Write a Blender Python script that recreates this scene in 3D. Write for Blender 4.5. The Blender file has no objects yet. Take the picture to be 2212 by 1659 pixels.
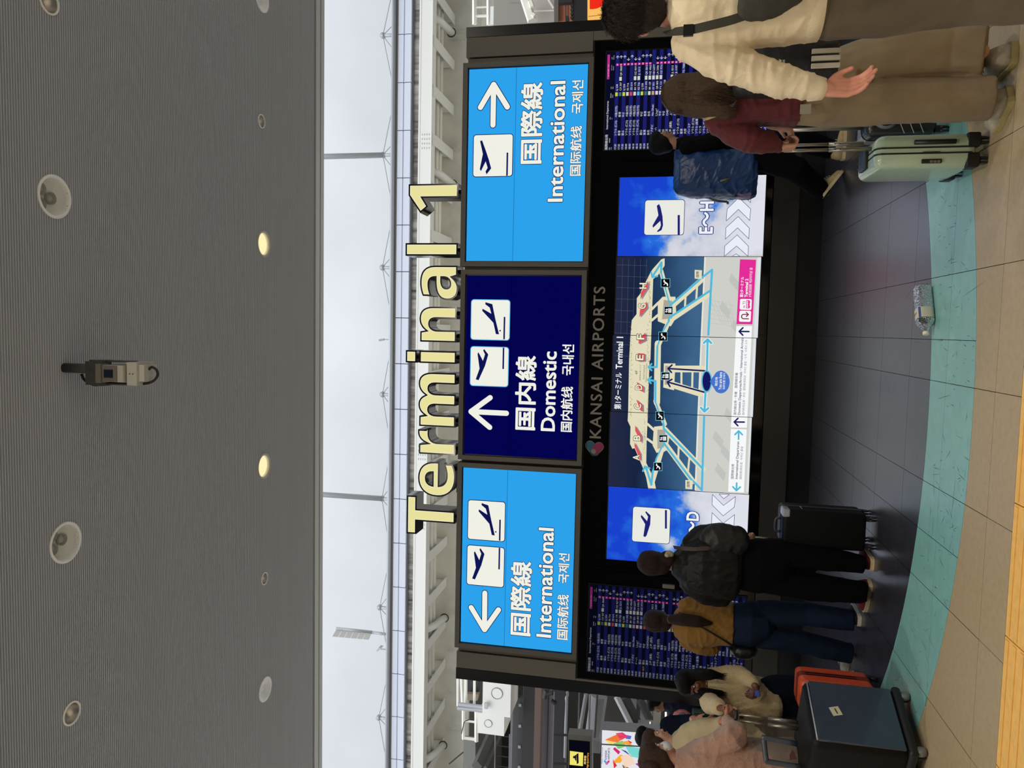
import bpy, bmesh, math, random
from mathutils import Vector, Matrix, noise
random.seed(7)
PI = math.pi
SC = bpy.context.scene
COL = SC.collection
# ------------------------------------------------------------------ camera
FPX, PITCH, ROLL, YAW, EYE = 1661.0, math.radians(11.3), math.radians(2.04), math.radians(4.25), 1.5
CF = Vector((-math.sin(YAW) * math.cos(PITCH), math.cos(YAW) * math.cos(PITCH), math.sin(PITCH)))
_r = Vector((math.cos(YAW), math.sin(YAW), 0)); _u = _r.cross(CF)
CR = _r * math.cos(ROLL) + _u * math.sin(ROLL)
CU = _u * math.cos(ROLL) - _r * math.sin(ROLL)
CAMPOS = Vector((0, 0, EYE))
cam_d = bpy.data.cameras.new('camera'); cam = bpy.data.objects.new('camera', cam_d); COL.objects.link(cam)
cam_d.sensor_fit = 'HORIZONTAL'; cam_d.sensor_width = 36.0; cam_d.lens = 36.0 * FPX / 2212.0
cam_d.clip_start = 0.05; cam_d.clip_end = 300
X_, Y_, Z_ = -CU, CR, -CF            # phone held upright, file stored on its side
cam.matrix_world = Matrix(((X_.x, Y_.x, Z_.x, CAMPOS.x), (X_.y, Y_.y, Z_.y, CAMPOS.y), (X_.z, Y_.z, Z_.z, CAMPOS.z), (0, 0, 0, 1)))
SC.camera = cam
SC.view_settings.view_transform = 'Standard'; SC.view_settings.look = 'None'
SC.view_settings.exposure = 0.0; SC.view_settings.gamma = 1.0; SC.view_settings.use_curve_mapping = False
SC.cycles.max_bounces = 8; SC.cycles.diffuse_bounces = 4; SC.cycles.glossy_bounces = 4; SC.cycles.transmission_bounces = 8
SC.cycles.sample_clamp_indirect = 4.0; SC.cycles.use_denoising = True
SC.cycles.caustics_reflective = False; SC.cycles.caustics_refractive = False
# ------------------------------------------------------------------ overcast sky
W = bpy.data.worlds.new('overcast_sky'); SC.world = W; W.use_nodes = True
nt = W.node_tree; nt.nodes.clear(); L = nt.links.new
def N(t, **k):
    n = nt.nodes.new(t)
    for a, b in k.items(): setattr(n, a, b)
    return n
tc = N('ShaderNodeTexCoord'); sep = N('ShaderNodeSeparateXYZ'); L(tc.outputs['Generated'], sep.inputs[0])
mx = N('ShaderNodeMath', operation='MAXIMUM'); L(sep.outputs[2], mx.inputs[0]); mx.inputs[1].default_value = 0.0
ml = N('ShaderNodeMath', operation='MULTIPLY_ADD'); L(mx.outputs[0], ml.inputs[0]); ml.inputs[1].default_value = 2.6; ml.inputs[2].default_value = 0.68
nz = N('ShaderNodeTexNoise'); L(tc.outputs['Generated'], nz.inputs['Vector']); nz.inputs['Scale'].default_value = 7; nz.inputs['Detail'].default_value = 5
mp = N('ShaderNodeMapRange'); L(nz.outputs['Fac'], mp.inputs['Value']); mp.inputs['From Min'].default_value = .3; mp.inputs['From Max'].default_value = .7
mp.inputs['To Min'].default_value = .93; mp.inputs['To Max'].default_value = 1.05
mm = N('ShaderNodeMath', operation='MULTIPLY'); L(ml.outputs[0], mm.inputs[0]); L(mp.outputs[0], mm.inputs[1])
bg = N('ShaderNodeBackground'); bg.inputs[0].default_value = (0.455, 0.475, 0.510, 1); L(mm.outputs[0], bg.inputs[1])
wo = N('ShaderNodeOutputWorld'); L(bg.outputs[0], wo.inputs[0])
# ------------------------------------------------------------------ ceiling lamps of the hall (real downlights, those behind the camera included)
def area(name, loc, size, power, col=(1, .86, .66), rot=(0, 0, 0), spread=PI):
    l = bpy.data.lights.new(name, 'AREA'); l.shape = 'DISK'; l.size = size; l.energy = power; l.color = col; l.spread = spread
    o = bpy.data.objects.new(name, l); COL.objects.link(o); o.location = loc; o.rotation_euler = rot
    return o
CEIL = 5.6
sun_d = bpy.data.lights.new('sun_behind_cloud', 'SUN'); sun_d.energy = 1.7; sun_d.angle = 1.3; sun_d.color = (.96, .98, 1)
sun = bpy.data.objects.new('sun_behind_cloud', sun_d); COL.objects.link(sun); sun.rotation_euler = (math.radians(50), 0, math.radians(-8))
LAMPS = [(0.77, 7.32), (-1.52, 7.28)]
for (x, y) in LAMPS: area('downlight_lamp', (x, y, CEIL + .035), .2, 14)
for (x, y) in [(-2.6, 1.8), (0.4, 1.6), (3.0, 1.8), (-2.6, -1.6), (0.4, -1.6), (3.0, -1.6), (-5, 3), (5, 3)]:
    area('hall_lamp', (x, y, CEIL - .05), .3, 62, (1, .91, .78))
# ------------------------------------------------------------------ helpers
def P(px, py, Y=None, Z=None, X=None):
    """the point that the photograph's pixel (px, py) shows on a known world plane"""
    u = 829.5 - py; v = px - 1106.0
    d = CF + CR * (u / FPX) - CU * (v / FPX)
    if Y is not None: t = Y / d.y
    elif Z is not None: t = (Z - EYE) / d.z
    else: t = X / d.x
    return CAMPOS + d * t
def dep(p): return (Vector(p) - CAMPOS).dot(CF)
def lin(c):
    r = []
    for v in c[:3]:
        v = v / 255.0
        r.append(v / 12.92 if v <= .04045 else ((v + .055) / 1.055) ** 2.4)
    return (r[0], r[1], r[2], 1)
MATS = {}
def mat(name, col, rough=.6, metal=0.0, spec=.5, bump=0, bscale=60, var=0, vscale=8, emit=0, stretch=None, sheen=0, coat=0, alpha=None, ior=None):
    if name in MATS: return MATS[name]
    m = bpy.data.materials.new(name); MATS[name] = m; m.use_nodes = True
    n = m.node_tree.nodes; l = m.node_tree.links; b = n['Principled BSDF']
    c = lin(col); b.inputs['Base Color'].default_value = c; b.inputs['Roughness'].default_value = rough
    b.inputs['Metallic'].default_value = metal; b.inputs['Specular IOR Level'].default_value = spec
    if sheen: b.inputs['Sheen Weight'].default_value = sheen; b.inputs['Sheen Roughness'].default_value = .5
    if ior: b.inputs['IOR'].default_value = ior
    if coat: b.inputs['Coat Weight'].default_value = coat
    if emit: b.inputs['Emission Color'].default_value = c; b.inputs['Emission Strength'].default_value = emit
    if alpha is not None: b.inputs['Alpha'].default_value = alpha
    if bump or var:
        t = n.new('ShaderNodeTexCoord'); mpn = n.new('ShaderNodeMapping'); l.new(t.outputs['Object'], mpn.inputs[0])
        if stretch: mpn.inputs['Scale'].default_value = stretch
    if var:
        z = n.new('ShaderNodeTexNoise'); z.inputs['Scale'].default_value = vscale; z.inputs['Detail'].default_value = 6
        l.new(mpn.outputs[0], z.inputs['Vector'])
        r = n.new('ShaderNodeMapRange'); r.inputs['From Min'].default_value = .3; r.inputs['From Max'].default_value = .7
        r.inputs['To Min'].default_value = 1 - var; r.inputs['To Max'].default_value = 1 + var; l.new(z.outputs['Fac'], r.inputs['Value'])
        mu = n.new('ShaderNodeVectorMath'); mu.operation = 'SCALE'; mu.inputs[0].default_value = c[:3]; l.new(r.outputs[0], mu.inputs['Scale'])
        l.new(mu.outputs[0], b.inputs['Base Color'])
    if bump:
        z = n.new('ShaderNodeTexNoise'); z.inputs['Scale'].default_value = bscale; z.inputs['Detail'].default_value = 4
        l.new(mpn.outputs[0], z.inputs['Vector'])
        bn = n.new('ShaderNodeBump'); bn.inputs['Strength'].default_value = bump; bn.inputs['Distance'].default_value = .01
        l.new(z.outputs['Fac'], bn.inputs['Height']); l.new(bn.outputs[0], b.inputs['Normal'])
    return m
def emat(name, col, k=1.0):
    """something that gives off light of its own: backlit sign face, screen pixel, lamp"""
    if name in MATS: return MATS[name]
    m = bpy.data.materials.new(name); MATS[name] = m; m.use_nodes = True
    n = m.node_tree.nodes; n.clear(); e = n.new('ShaderNodeEmission'); e.inputs[0].default_value = lin(col); e.inputs[1].default_value = k
    o = n.new('ShaderNodeOutputMaterial'); m.node_tree.links.new(e.outputs[0], o.inputs[0])
    return m
class MB:
    def __init__(s): s.v = []; s.f = []
    def quad(s, a, b, c, d):
        i = len(s.v); s.v += [tuple(a), tuple(b), tuple(c), tuple(d)]; s.f.append((i, i + 1, i + 2, i + 3)); return s
    def poly(s, pts):
        i = len(s.v); s.v += [tuple(p) for p in pts]; s.f.append(tuple(range(i, i + len(pts)))); return s
    def box(s, x0, x1, y0, y1, z0, z1, M=None):
        i = len(s.v); c = [(x0, y0, z0), (x1, y0, z0), (x1, y1, z0), (x0, y1, z0), (x0, y0, z1), (x1, y0, z1), (x1, y1, z1), (x0, y1, z1)]
        if M: c = [tuple(M @ Vector(p)) for p in c]
        s.v += c
        s.f += [(i, i + 3, i + 2, i + 1), (i + 4, i + 5, i + 6, i + 7), (i, i + 1, i + 5, i + 4), (i + 1, i + 2, i + 6, i + 5), (i + 2, i + 3, i + 7, i + 6), (i + 3, i, i + 4, i + 7)]
        return s
    def prism(s, pts, d):
        """closed outline (3D points, planar) pushed along vector d"""
        n = len(pts); i = len(s.v); d = Vector(d)
        s.v += [tuple(p) for p in pts] + [tuple(Vector(p) + d) for p in pts]
        s.f.append(tuple(range(i, i + n))[::-1]); s.f.append(tuple(range(i + n, i + 2 * n)))
        for k in range(n): a = i + k; b = i + (k + 1) % n; s.f.append((a, b, b + n, a + n))
        return s
    def tube(s, pts, r, n=8, cap=True):
        pts = [Vector(p) for p in pts]; i0 = len(s.v); m = len(pts)
        rs = r if isinstance(r, (list, tuple)) else [r] * m
        t0 = (pts[1] - pts[0]).normalized(); up = Vector((0, 0, 1)) if abs(t0.z) < .9 else Vector((1, 0, 0))
        a = t0.cross(up).normalized()
        for k, p in enumerate(pts):
            t = (pts[min(k + 1, m - 1)] - pts[max(k - 1, 0)]).normalized()
            a = (a - t * a.dot(t)).normalized(); b = t.cross(a)
            for j in range(n):
                an = 2 * PI * j / n; s.v.append(tuple(p + (a * math.cos(an) + b * math.sin(an)) * rs[k]))
        for k in range(m - 1):
            for j in range(n):
                q = i0 + k * n; s.f.append((q + j, q + (j + 1) % n, q + n + (j + 1) % n, q + n + j))
        if cap: s.f.append(tuple(range(i0, i0 + n))[::-1]); s.f.append(tuple(range(i0 + (m - 1) * n, i0 + m * n)))
        return s
    def lathe(s, prof, c=(0, 0, 0), n=24, M=None):
        i0 = len(s.v)
        for (r, z) in prof:
            for j in range(n):
                an = 2 * PI * j / n; p = Vector((r * math.cos(an), r * math.sin(an), z))
                if M: p = M @ p
                s.v.append(tuple(p + Vector(c)))
        for k in range(len(prof) - 1):
            for j in range(n):
                q = i0 + k * n; s.f.append((q + j, q + (j + 1) % n, q + n + (j + 1) % n, q + n + j))
        return s
    def rbox(s, x0, x1, y0, y1, z0, z1, r, M=None, seg=4):
        """box with rounded vertical and horizontal edges (superellipsoid-like loft)"""
        nz_ = 2 * (seg + 1); i0 = len(s.v); cx, cy = (x0 + x1) / 2, (y0 + y1) / 2
        def ring(ins, z):
            out = []
            rr = max(r - ins, r * .15)
            X0, X1, Y0, Y1 = x0 + ins, x1 - ins, y0 + ins, y1 - ins
            for (qx, qy, a0) in ((X1 - rr, Y1 - rr, 0), (X0 + rr, Y1 - rr, 90), (X0 + rr, Y0 + rr, 180), (X1 - rr, Y0 + rr, 270)):
                for k in range(seg + 1):
                    an = math.radians(a0 + 90.0 * k / seg); out.append(Vector((qx + rr * math.cos(an), qy + rr * math.sin(an), z)))
            return out
        rings = []
        for k in range(seg + 1):
            an = PI / 2 * k / seg; rings.append(ring(r * (1 - math.sin(an)) * .9, z0 + r * (1 - math.cos(an))))
        for k in range(seg + 1):
            an = PI / 2 * (1 - k / seg); rings.append(ring(r * (1 - math.sin(an)) * .9, z1 - r * (1 - math.cos(an))))
        n = len(rings[0])
        for g in rings: s.v += [tuple(M @ p) if M else tuple(p) for p in g]
        for k in range(len(rings) - 1):
            for j in range(n): q = i0 + k * n; s.f.append((q + j, q + (j + 1) % n, q + n + (j + 1) % n, q + n + j))
        s.f.append(tuple(range(i0, i0 + n))[::-1]); q = i0 + (len(rings) - 1) * n; s.f.append(tuple(range(q, q + n)))
        return s
    def mesh(s, name):
        me = bpy.data.meshes.new(name); me.from_pydata(s.v, [], s.f); me.update(); return me
    def build(s, name, m, parent=None, smooth=False, **k):
        return link(name, s.mesh(name), m, parent, smooth, **k)
def link(name, me, m, parent=None, smooth=False, **k):
    o = bpy.data.objects.new(name, me); COL.objects.link(o)
    if m is not None:
        me.materials.clear()
        for q in (m if isinstance(m, (list, tuple)) else [m]): me.materials.append(q)
    if smooth: me.polygons.foreach_set('use_smooth', [True] * len(me.polygons))
    if parent: 
        o.parent = parent; o.matrix_parent_inverse = Matrix.Translation(parent.location).inverted() if parent.rotation_euler.to_quaternion().angle < 1e-6 else parent.matrix_basis.inverted()
    tag(o, **k)
    return o
def tag(o, label=None, cat=None, group=None, kind=None):
    if label: o['label'] = label
    if cat: o['category'] = cat
    if group: o['group'] = group
    if kind: o['kind'] = kind
    return o
def thing(name, label, cat, loc=(0, 0, 0), group=None, kind=None):
    o = bpy.data.objects.new(name, None); COL.objects.link(o); o.location = loc; o.empty_display_size = .1
    return tag(o, label, cat, group, kind)
# ------------------------------------------------------------------ lettering
def text_mesh(body, off=0.0, spacing=1.0, line=1.0, align='LEFT', shear=0):
    c = bpy.data.curves.new('lettering', 'FONT'); c.body = body; c.offset = off; c.space_character = spacing; c.space_line = line
    c.resolution_u = 3; c.align_x = align; c.shear = shear
    o = bpy.data.objects.new('lettering', c)
    me = bpy.data.meshes.new_from_object(o)
    bpy.data.objects.remove(o); bpy.data.curves.remove(c)
    return me
def bbox2(me):
    n = len(me.vertices); a = [0.0] * (3 * n); me.vertices.foreach_get('co', a)
    return min(a[0::3]), max(a[0::3]), min(a[1::3]), max(a[1::3])
def add_text(mb, body, x0, x1, z0, z1, y, off=0.0, extra=0.0, **k):
    off_, ex_ = off, extra; off = extra = 0.0
    """fit the words into the rectangle x0..x1, z0..z1 of the plane at depth y"""
    me = text_mesh(body, 0, **k)
    bx0, bx1, by0, by1 = bbox2(me)
    sx = (x1 - x0) / (bx1 - bx0 + 2 * off_); sz = (z1 - z0) / (by1 - by0 + 2 * off_)
    r = off_ + ex_; co = [(v.co.x, v.co.y) for v in me.vertices]; fs = [tuple(p.vertices) for p in me.polygons]
    lay = 0
    # heavier weight: the same outline laid down again around a small circle
    for (ox, oy) in ([(0, 0)] + [(r * math.cos(2 * PI * q / 10), r * math.sin(2 * PI * q / 10)) for q in range(10)] + ([(r * .55 * math.cos(2 * PI * q / 6), r * .55 * math.sin(2 * PI * q / 6)) for q in range(6)] if r > .05 else []) if r > 0 else [(0, 0)]):
        i = len(mb.v); lay += 1
        mb.v += [(x0 + (a - bx0 + off_ + ox) * sx, y - lay * .00006, z0 + (b - by0 + off_ + oy) * sz) for (a, b) in co]
        mb.f += [tuple(i + q for q in f) for f in fs]
    bpy.data.meshes.remove(me)
    return mb
def itext(mb, body, px0, px1, py0, py1, Y, off=0.0, extra=0.0, **k):
    """lettering between image columns px0 (top) .. px1 (foot) and rows py1 (start of line) .. py0 (end of line)"""
    pm = (px0 + px1) / 2
    a = P(pm, py1, Y=Y); b = P(pm, py0, Y=Y); t = P(px0, (py0 + py1) / 2, Y=Y); f = P(px1, (py0 + py1) / 2, Y=Y)
    return add_text(mb, body, a.x, b.x, f.z, t.z, Y, off, extra, **k)
# ------------------------------------------------------------------ floor
M_DARK = mat('dark_tile', (40, 41, 50), rough=.31, ior=2.5, bump=.05, bscale=120, var=.25, vscale=5)
M_TEAL = mat('teal_tile', (126, 182, 178), rough=.34, ior=1.8, bump=.05, bscale=150, var=.07, vscale=14)
M_BEIGE = mat('beige_tile', (170, 152, 120), rough=.42, bump=.05, bscale=200, var=.08, vscale=30)
M_YEL = mat('yellow_tile', (236, 186, 100), rough=.6, bump=.1, bscale=90, var=.08, vscale=20)
M_SCUFF = mat('scuff_marks', (24, 46, 44), rough=.6)
M_GROUT = mat('grout', (24, 22, 20), rough=.8)
fl = MB().box(-22, 22, -10, 46, -.4, -.02).build('floor', M_GROUT, kind='structure')
IC, IR = (-.437, 8.131), 3.299; OC, OR = (-.394, 7.813), 3.635
TD, TX, TY, TY0 = .01, .59, .65, 3.93
def chord(c, r, x):
    d = r * r - (x - c[0]) ** 2
    return None if d <= 0 else (c[1] - math.sqrt(d), c[1] + math.sqrt(d))
def subtract(iv, cut):
    if not cut: return [iv]
    out = []
    if iv[0] < cut[0]: out.append((iv[0], min(iv[1], cut[0])))
    if iv[1] > cut[1]: out.append((max(iv[0], cut[1]), iv[1]))
    return [q for q in out if q[1] - q[0] > .002]
def inter(iv, cut):
    if not cut: return []
    a, b = max(iv[0], cut[0]), min(iv[1], cut[1]); return [(a, b)] if b - a > .002 else []
g = .0016
def tile(x0, x1, y0, y1, zone, mtl):
    xs = [x0 + (x1 - x0) * k / 10 for k in range(11)]
    def ivs(x):
        ci, co = chord(IC, IR, x), chord(OC, OR, x)
        if zone == 'dark': return inter((y0, y1), ci)
        if zone == 'teal':
            out = []
            for q in inter((y0, y1), co): out += subtract(q, ci)
            return out
        return subtract((y0, y1), co)
    A = [ivs(x) for x in xs]
    if not any(A): return None
    mb = MB()
    full = all(len(a) == 1 and abs(a[0][0] - y0) < 1e-6 and abs(a[0][1] - y1) < 1e-6 for a in A)
    if full: mb.box(x0 + g, x1 - g, y0 + g, y1 - g, -TD - .01, 0)
    else:
        for k in range(10):
            a, b = A[k], A[k + 1]
            for j in range(min(len(a), len(b)) if a and b else 0):
                pa, pb = a[j], b[j]; xa, xb = xs[k] + (g if k == 0 else 0), xs[k + 1] - (g if k == 9 else 0)
                i = len(mb.v)
                la, ha, lb, hb = pa[0] + g, pa[1] - g, pb[0] + g, pb[1] - g
                mb.v += [(xa, la, -.02), (xb, lb, -.02), (xb, hb, -.02), (xa, ha, -.02), (xa, la, 0), (xb, lb, 0), (xb, hb, 0), (xa, ha, 0)]
                mb.f += [(i + 4, i + 5, i + 6, i + 7), (i, i + 1, i + 5, i + 4), (i + 2, i + 3, i + 7, i + 6)]
        if not mb.v: return None
    return mb.build('tile', mtl, fl)
zx = [-.84 + TX * k for k in range(-6, 8)]
for ix in range(len(zx) - 1):
    for iy in range(0, 9):
        y0 = TY0 + TY * iy
        if y0 > 8.4 and -4.3 < zx[ix] < 3.3: continue
        for zone, mtl in (('dark', M_DARK), ('teal', M_TEAL), ('beige', M_BEIGE)):
            # a joint runs down the middle of the two tiles under the tower's axis
            if zone != 'beige' and (abs(zx[ix] + 1.43) < .02 or abs(zx[ix] + .25) < .02):
                m_ = zx[ix] + (.3 if zx[ix] < -1 else .235)
                tile(zx[ix], m_, y0, y0 + TY, zone, mtl); tile(m_, zx[ix + 1], y0, y0 + TY, zone, mtl)
            else: tile(zx[ix], zx[ix + 1], y0, y0 + TY, zone, mtl)
    tile(zx[ix], zx[ix + 1], 3.66, TY0, 'beige', M_BEIGE)
# the rest of the hall floor, too far away to tell the tiles apart
rest = MB()
for x in range(-22, 22):
    for y in range(-8, 44):
        if -4.7 < x + .5 < 6.9 and 3 <= y < 10: continue
        rest.box(x + .002, x + .998, y + .002, y + .998, -.02, -.001)
rest.build('tile', mat('pale_bounce_paving', (226, 220, 208), rough=.7), fl, kind='stuff')  # colour made very pale to bounce daylight up under the canopy
# tactile paving: raised bars along the strip
for k in range(15):
    x0 = -4.96 + TX * k + .12
    t = MB().box(x0 + .003, x0 + TX - .003, 3.06, 3.655, -.02, .001)
    for j in range(8): t.box(x0 + .012, x0 + TX - .012, 3.10 + j * .073, 3.135 + j * .073, 0, .005)
    t.build('tile', M_YEL, fl, label='yellow tactile tile with raised bars')
# scuffs on the teal ring
sc = MB(); rn = random.Random(3)
for k in range(900):
    a = rn.uniform(PI * 1.08, PI * 1.92); r = rn.uniform(3.28, 3.9)
    x = -.42 + r * math.cos(a); y = 7.97 + r * math.sin(a)
    co, ci = chord(OC, OR, x), chord(IC, IR, x)
    if not co or not (co[0] + .03 < y < (ci[0] - .03 if ci else 9)): continue
    an = rn.gauss(0, .35) + PI / 2 * (rn.random() < .8); ln = abs(rn.gauss(0, .028)) + .006; w = rn.uniform(.0005, .0016)
    if rn.random() < .04: ln *= 3.5
    dx, dy = math.cos(an) * ln, math.sin(an) * ln; nx, ny = -math.sin(an) * w, math.cos(an) * w
    sc.quad((x - dx, y - dy, .0006), (x + nx, y + ny, .0006), (x + dx, y + dy, .0006), (x - nx, y - ny, .0006))
sc.build('scuff_marks', M_SCUFF, fl, kind='stuff')
sc = MB()
for k in range(170):
    x = rn.uniform(-2.4, 1.6); y = rn.uniform(4.95, 7.9); ci = chord(IC, IR, x)
    if not ci or y < ci[0] + .04: continue
    an = rn.gauss(0, .5) + (PI / 2 if rn.random() < .7 else 0); ln = abs(rn.gauss(0, .05)) + .008; w = rn.uniform(.0004, .001)
    dx, dy = math.cos(an) * ln, math.sin(an) * ln; nx, ny = -math.sin(an) * w, math.cos(an) * w
    sc.quad((x - dx, y - dy, .0006), (x + nx, y + ny, .0006), (x + dx, y + dy, .0006), (x - nx, y - ny, .0006))
sc.build('scuff_marks', mat('dark_scuffs', (14, 14, 16), rough=.5), fl, kind='stuff')

# ------------------------------------------------------------------ ceiling: soffit of fine ribs with round openings
M_RIB = mat('ribbed_soffit', (190, 193, 198), rough=.65)
M_GAP = mat('soffit_gap', (38, 39, 40), rough=.8)
M_TRIM = mat('aluminium_trim', (190, 192, 192), rough=.45)
BIG = [P(118, 425, Z=CEIL), P(142, 1172, Z=CEIL)]
LIT = [P(570, 527, Z=CEIL), P(570.5, 1007, Z=CEIL)]
WHT = [P(573, 1489, Z=CEIL), P(566, -3, Z=CEIL)]
SML = [P(565, 262, Z=CEIL), P(571.5, 1250, Z=CEIL)]
BRN = [P(155, 1541, Z=CEIL), P(106, 3, Z=CEIL)]
HOLES = [(p.x, p.y, .128) for p in BIG] + [(p.x, p.y, .118) for p in LIT] + [(p.x, p.y, .112) for p in WHT] + [(p.x, p.y, .06) for p in SML] + [(p.x, p.y, .075) for p in BRN]
EDGE = 8.60; PITCHR = .0205
ce = MB().box(-14, 14, -9.0, 2.0, CEIL, CEIL + .3)
ce.box(-14, 14, 1.9, EDGE + .02, CEIL + .32, CEIL + .5)
ceil = ce.build('ceiling', M_GAP, kind='structure')
def spans(y, x0=-8.0, x1=8.0):
    iv = [(x0, x1)]
    for (hx, hy, hr) in HOLES:
        d = hr * hr - (y - hy) ** 2
        if d <= 0: continue
        s = math.sqrt(d); nv = []
        for q in iv: nv += subtract(q, (hx - s, hx + s))
        iv = nv
    return iv
rb = MB(); bk = MB(); y = 2.0
while y < EDGE - .13:
    for (a, b) in spans(y):
        rb.quad((a, y - .0045, CEIL + .012), (b, y - .0045, CEIL + .012), (b, y - .003, CEIL), (a, y - .003, CEIL))
        rb.quad((a, y - .003, CEIL), (b, y - .003, CEIL), (b, y + .003, CEIL), (a, y + .003, CEIL))
        rb.quad((a, y + .003, CEIL), (b, y + .003, CEIL), (b, y + .0045, CEIL + .012), (a, y + .0045, CEIL + .012))
    for (a, b) in spans(y + PITCHR / 2):
        bk.quad((a, y + .0045, CEIL + .012), (b, y + .0045, CEIL + .012), (b, y + PITCHR - .0045, CEIL + .012), (a, y + PITCHR - .0045, CEIL + .012))
    y += PITCHR
rb.build('rib', M_RIB, ceil, kind='stuff')
bk.build('backing', M_GAP, ceil, kind='stuff')
MB().box(-14, 14, -9.4, -9.0, 0, CEIL).build('wall_rear', mat('rear_wall_grey', (96, 92, 86), rough=.8), kind='structure')
tr = MB().box(-14, 14, EDGE - .11, EDGE - .005, CEIL - .012, CEIL + .3).box(-14, 14, EDGE + .02, EDGE + .045, CEIL - .012, CEIL + .5).box(-14, 14, EDGE + .055, EDGE + .12, CEIL - .005, CEIL + .6)
tr.build('trim_1', M_TRIM, kind='structure')
M_RING = mat('fixture_ring', (250, 249, 244), rough=.45)
M_REFL = mat('brushed_reflector', (196, 190, 182), rough=.35, metal=1.0)
M_WHR = mat('white_reflector', (252, 253, 254), rough=.3)
M_GREY = mat('grey_reflector', (236, 238, 234), rough=.4)
M_LAMP = emat('warm_lamp_glow', (255, 244, 186), 1.0)
def ring_part(p, r0, r1, t, m=M_RING):
    return MB().lathe([(r0, CEIL + .03), (r0, CEIL - .002), (r0 + (r1 - r0) * .3, CEIL - .008), (r1, CEIL - .004), (r1, CEIL + .002)], (p.x, p.y, 0), 40).build('trim_ring', m, t, smooth=True)
def fixture(p, r, kind, label, group=None):
    t = thing('downlight' if kind != 'big' else 'gimbal_downlight', label, 'ceiling light', (p.x, p.y, CEIL), group)
    c = (p.x, p.y, 0)
    if kind == 'lit':
        ring_part(p, r * .84, r, t, mat('lit_ring', (190, 184, 172), rough=.5))
        MB().lathe([(r * .86, CEIL + .002), (r * .8, CEIL + .03)], c, 32).build('reflector', M_RING, t, smooth=True)
        MB().lathe([(r * .82, CEIL + .028), (r * .4, CEIL + .022), (.001, CEIL + .02)], c, 32).build('lamp_glass', M_LAMP, t, smooth=True)
    elif kind == 'white':
        ring_part(p, r * .82, r, t, M_WHR)
        MB().lathe([(r * .84, CEIL), (r * .78, CEIL + .03), (r * .5, CEIL + .06), (.001, CEIL + .07)], c, 32).build('reflector', M_WHR, t, smooth=True)
        MB().tube([(p.x, p.y, CEIL + .07), (p.x, p.y, CEIL + .03)], .02, 10).build('bulb', M_WHR, t, smooth=True)
    elif kind in ('small', 'brown'):
        ring_part(p, r * .84, r, t)
        MB().lathe([(r * .85, CEIL), (r * .8, CEIL + .02), (r * .6, CEIL + .05), (r * .25, CEIL + .07), (.001, CEIL + .074)], c, 28).build('reflector', M_REFL, t, smooth=True)
    else:
        ring_part(p, r * .86, r, t)
        MB().lathe([(r * .87, CEIL), (r * .85, CEIL + .10), (.001, CEIL + .105)], c, 40).build('housing', M_GREY, t, smooth=True)
        for k in range(3):
            an = PI / 2 + 2 * PI * k / 3; q = (p.x + .058 * math.cos(an) , p.y + .058 * math.sin(an), 0)
            sp = MB().lathe([(.04, CEIL + .10), (.042, CEIL + .075), (.038, CEIL + .073), (.03, CEIL + .092), (.02, CEIL + .096)], q, 20).build('spotlight', mat('spot_ring', (150, 152, 148), rough=.3), t, smooth=True)
            MB().lathe([(.03, CEIL + .09), (.016, CEIL + .08), (.001, CEIL + .076)], q, 16).build('lens', mat('lamp_lens', (170, 172, 165), rough=.1), sp, smooth=True)
fixture(BIG[0], .147, 'big', 'large round ceiling light with three spots, on the side of the arrow pointing right')
fixture(BIG[1], .147, 'big', 'large round ceiling light with three spots, nearer the plain brown downlight')
fixture(LIT[0], .137, 'lit', 'glowing warm round downlight nearer the digit one')
fixture(LIT[1], .137, 'lit', 'glowing warm round downlight nearer the letter T')
fixture(WHT[0], .132, 'white', 'unlit white downlight with bulb, fully in view near the sky gap')
fixture(WHT[1], .132, 'white', 'unlit white downlight cut by the picture edge near the sky gap')
fixture(SML[0], .07, 'small', 'tiny silver downlight between glowing lamp and the cut white one')
fixture(SML[1], .068, 'small', 'tiny silver downlight beyond the letter T end, near unlit white lamp')
fixture(BRN[0], .086, 'brown', 'brown metallic downlight in the deep ribbed ceiling, fully in view')
fixture(BRN[1], .086, 'brown', 'brown metallic downlight cut by the picture edge in the ribbed ceiling')

# sensor camera hanging from the soffit
def hx(px, py): return P(px, py, Y=4.62)
ca = thing('sensor_camera', 'boxy grey camera with black looped cable hanging on a post from the ribbed ceiling', 'camera', P(152, 800, Z=CEIL))
M_STEEL = mat('grey_steel', (92, 90, 86), rough=.45, metal=.5, var=.15, vscale=30)
M_CASE = mat('cream_housing', (188, 184, 172), rough=.5)
M_CASED = mat('taupe_housing', (120, 112, 100), rough=.5)
M_BLK = mat('black_rubber', (14, 14, 16), rough=.5)
cx = hx(200, 803).x; cy = 4.62
def zz(px): return hx(px, 803).z
MB().tube([(cx + .02, cy, CEIL), (cx + .02, cy, zz(200))], .034, 16).build('post', M_STEEL, ca, smooth=True)
MB().box(cx - .085, cx + .075, cy - .07, cy + .07, zz(218), zz(200)).box(cx - .09, cx + .085, cy - .075, cy + .02, zz(237), zz(217)).build('bracket', M_STEEL, ca)
for s in (-1, 1): MB().box(cx + s * .078 - .005, cx + s * .078 + .005, cy - .03, cy + .05, zz(288), zz(200)).build('bracket_arm', M_STEEL, ca)
bd = MB().box(cx - .058, cx + .055, cy - .09, cy + .12, zz(285), zz(240)).build('camera_body', M_CASE, ca)
MB().box(cx - .056, cx + .053, cy - .1, cy - .088, zz(273), zz(243)).build('front_plate', M_CASED, bd)
MB().box(cx - .028, cx + .026, cy - .106, cy - .098, zz(266), zz(248)).build('lens', mat('lens_glass', (24, 30, 48), rough=.08), bd)
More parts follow.
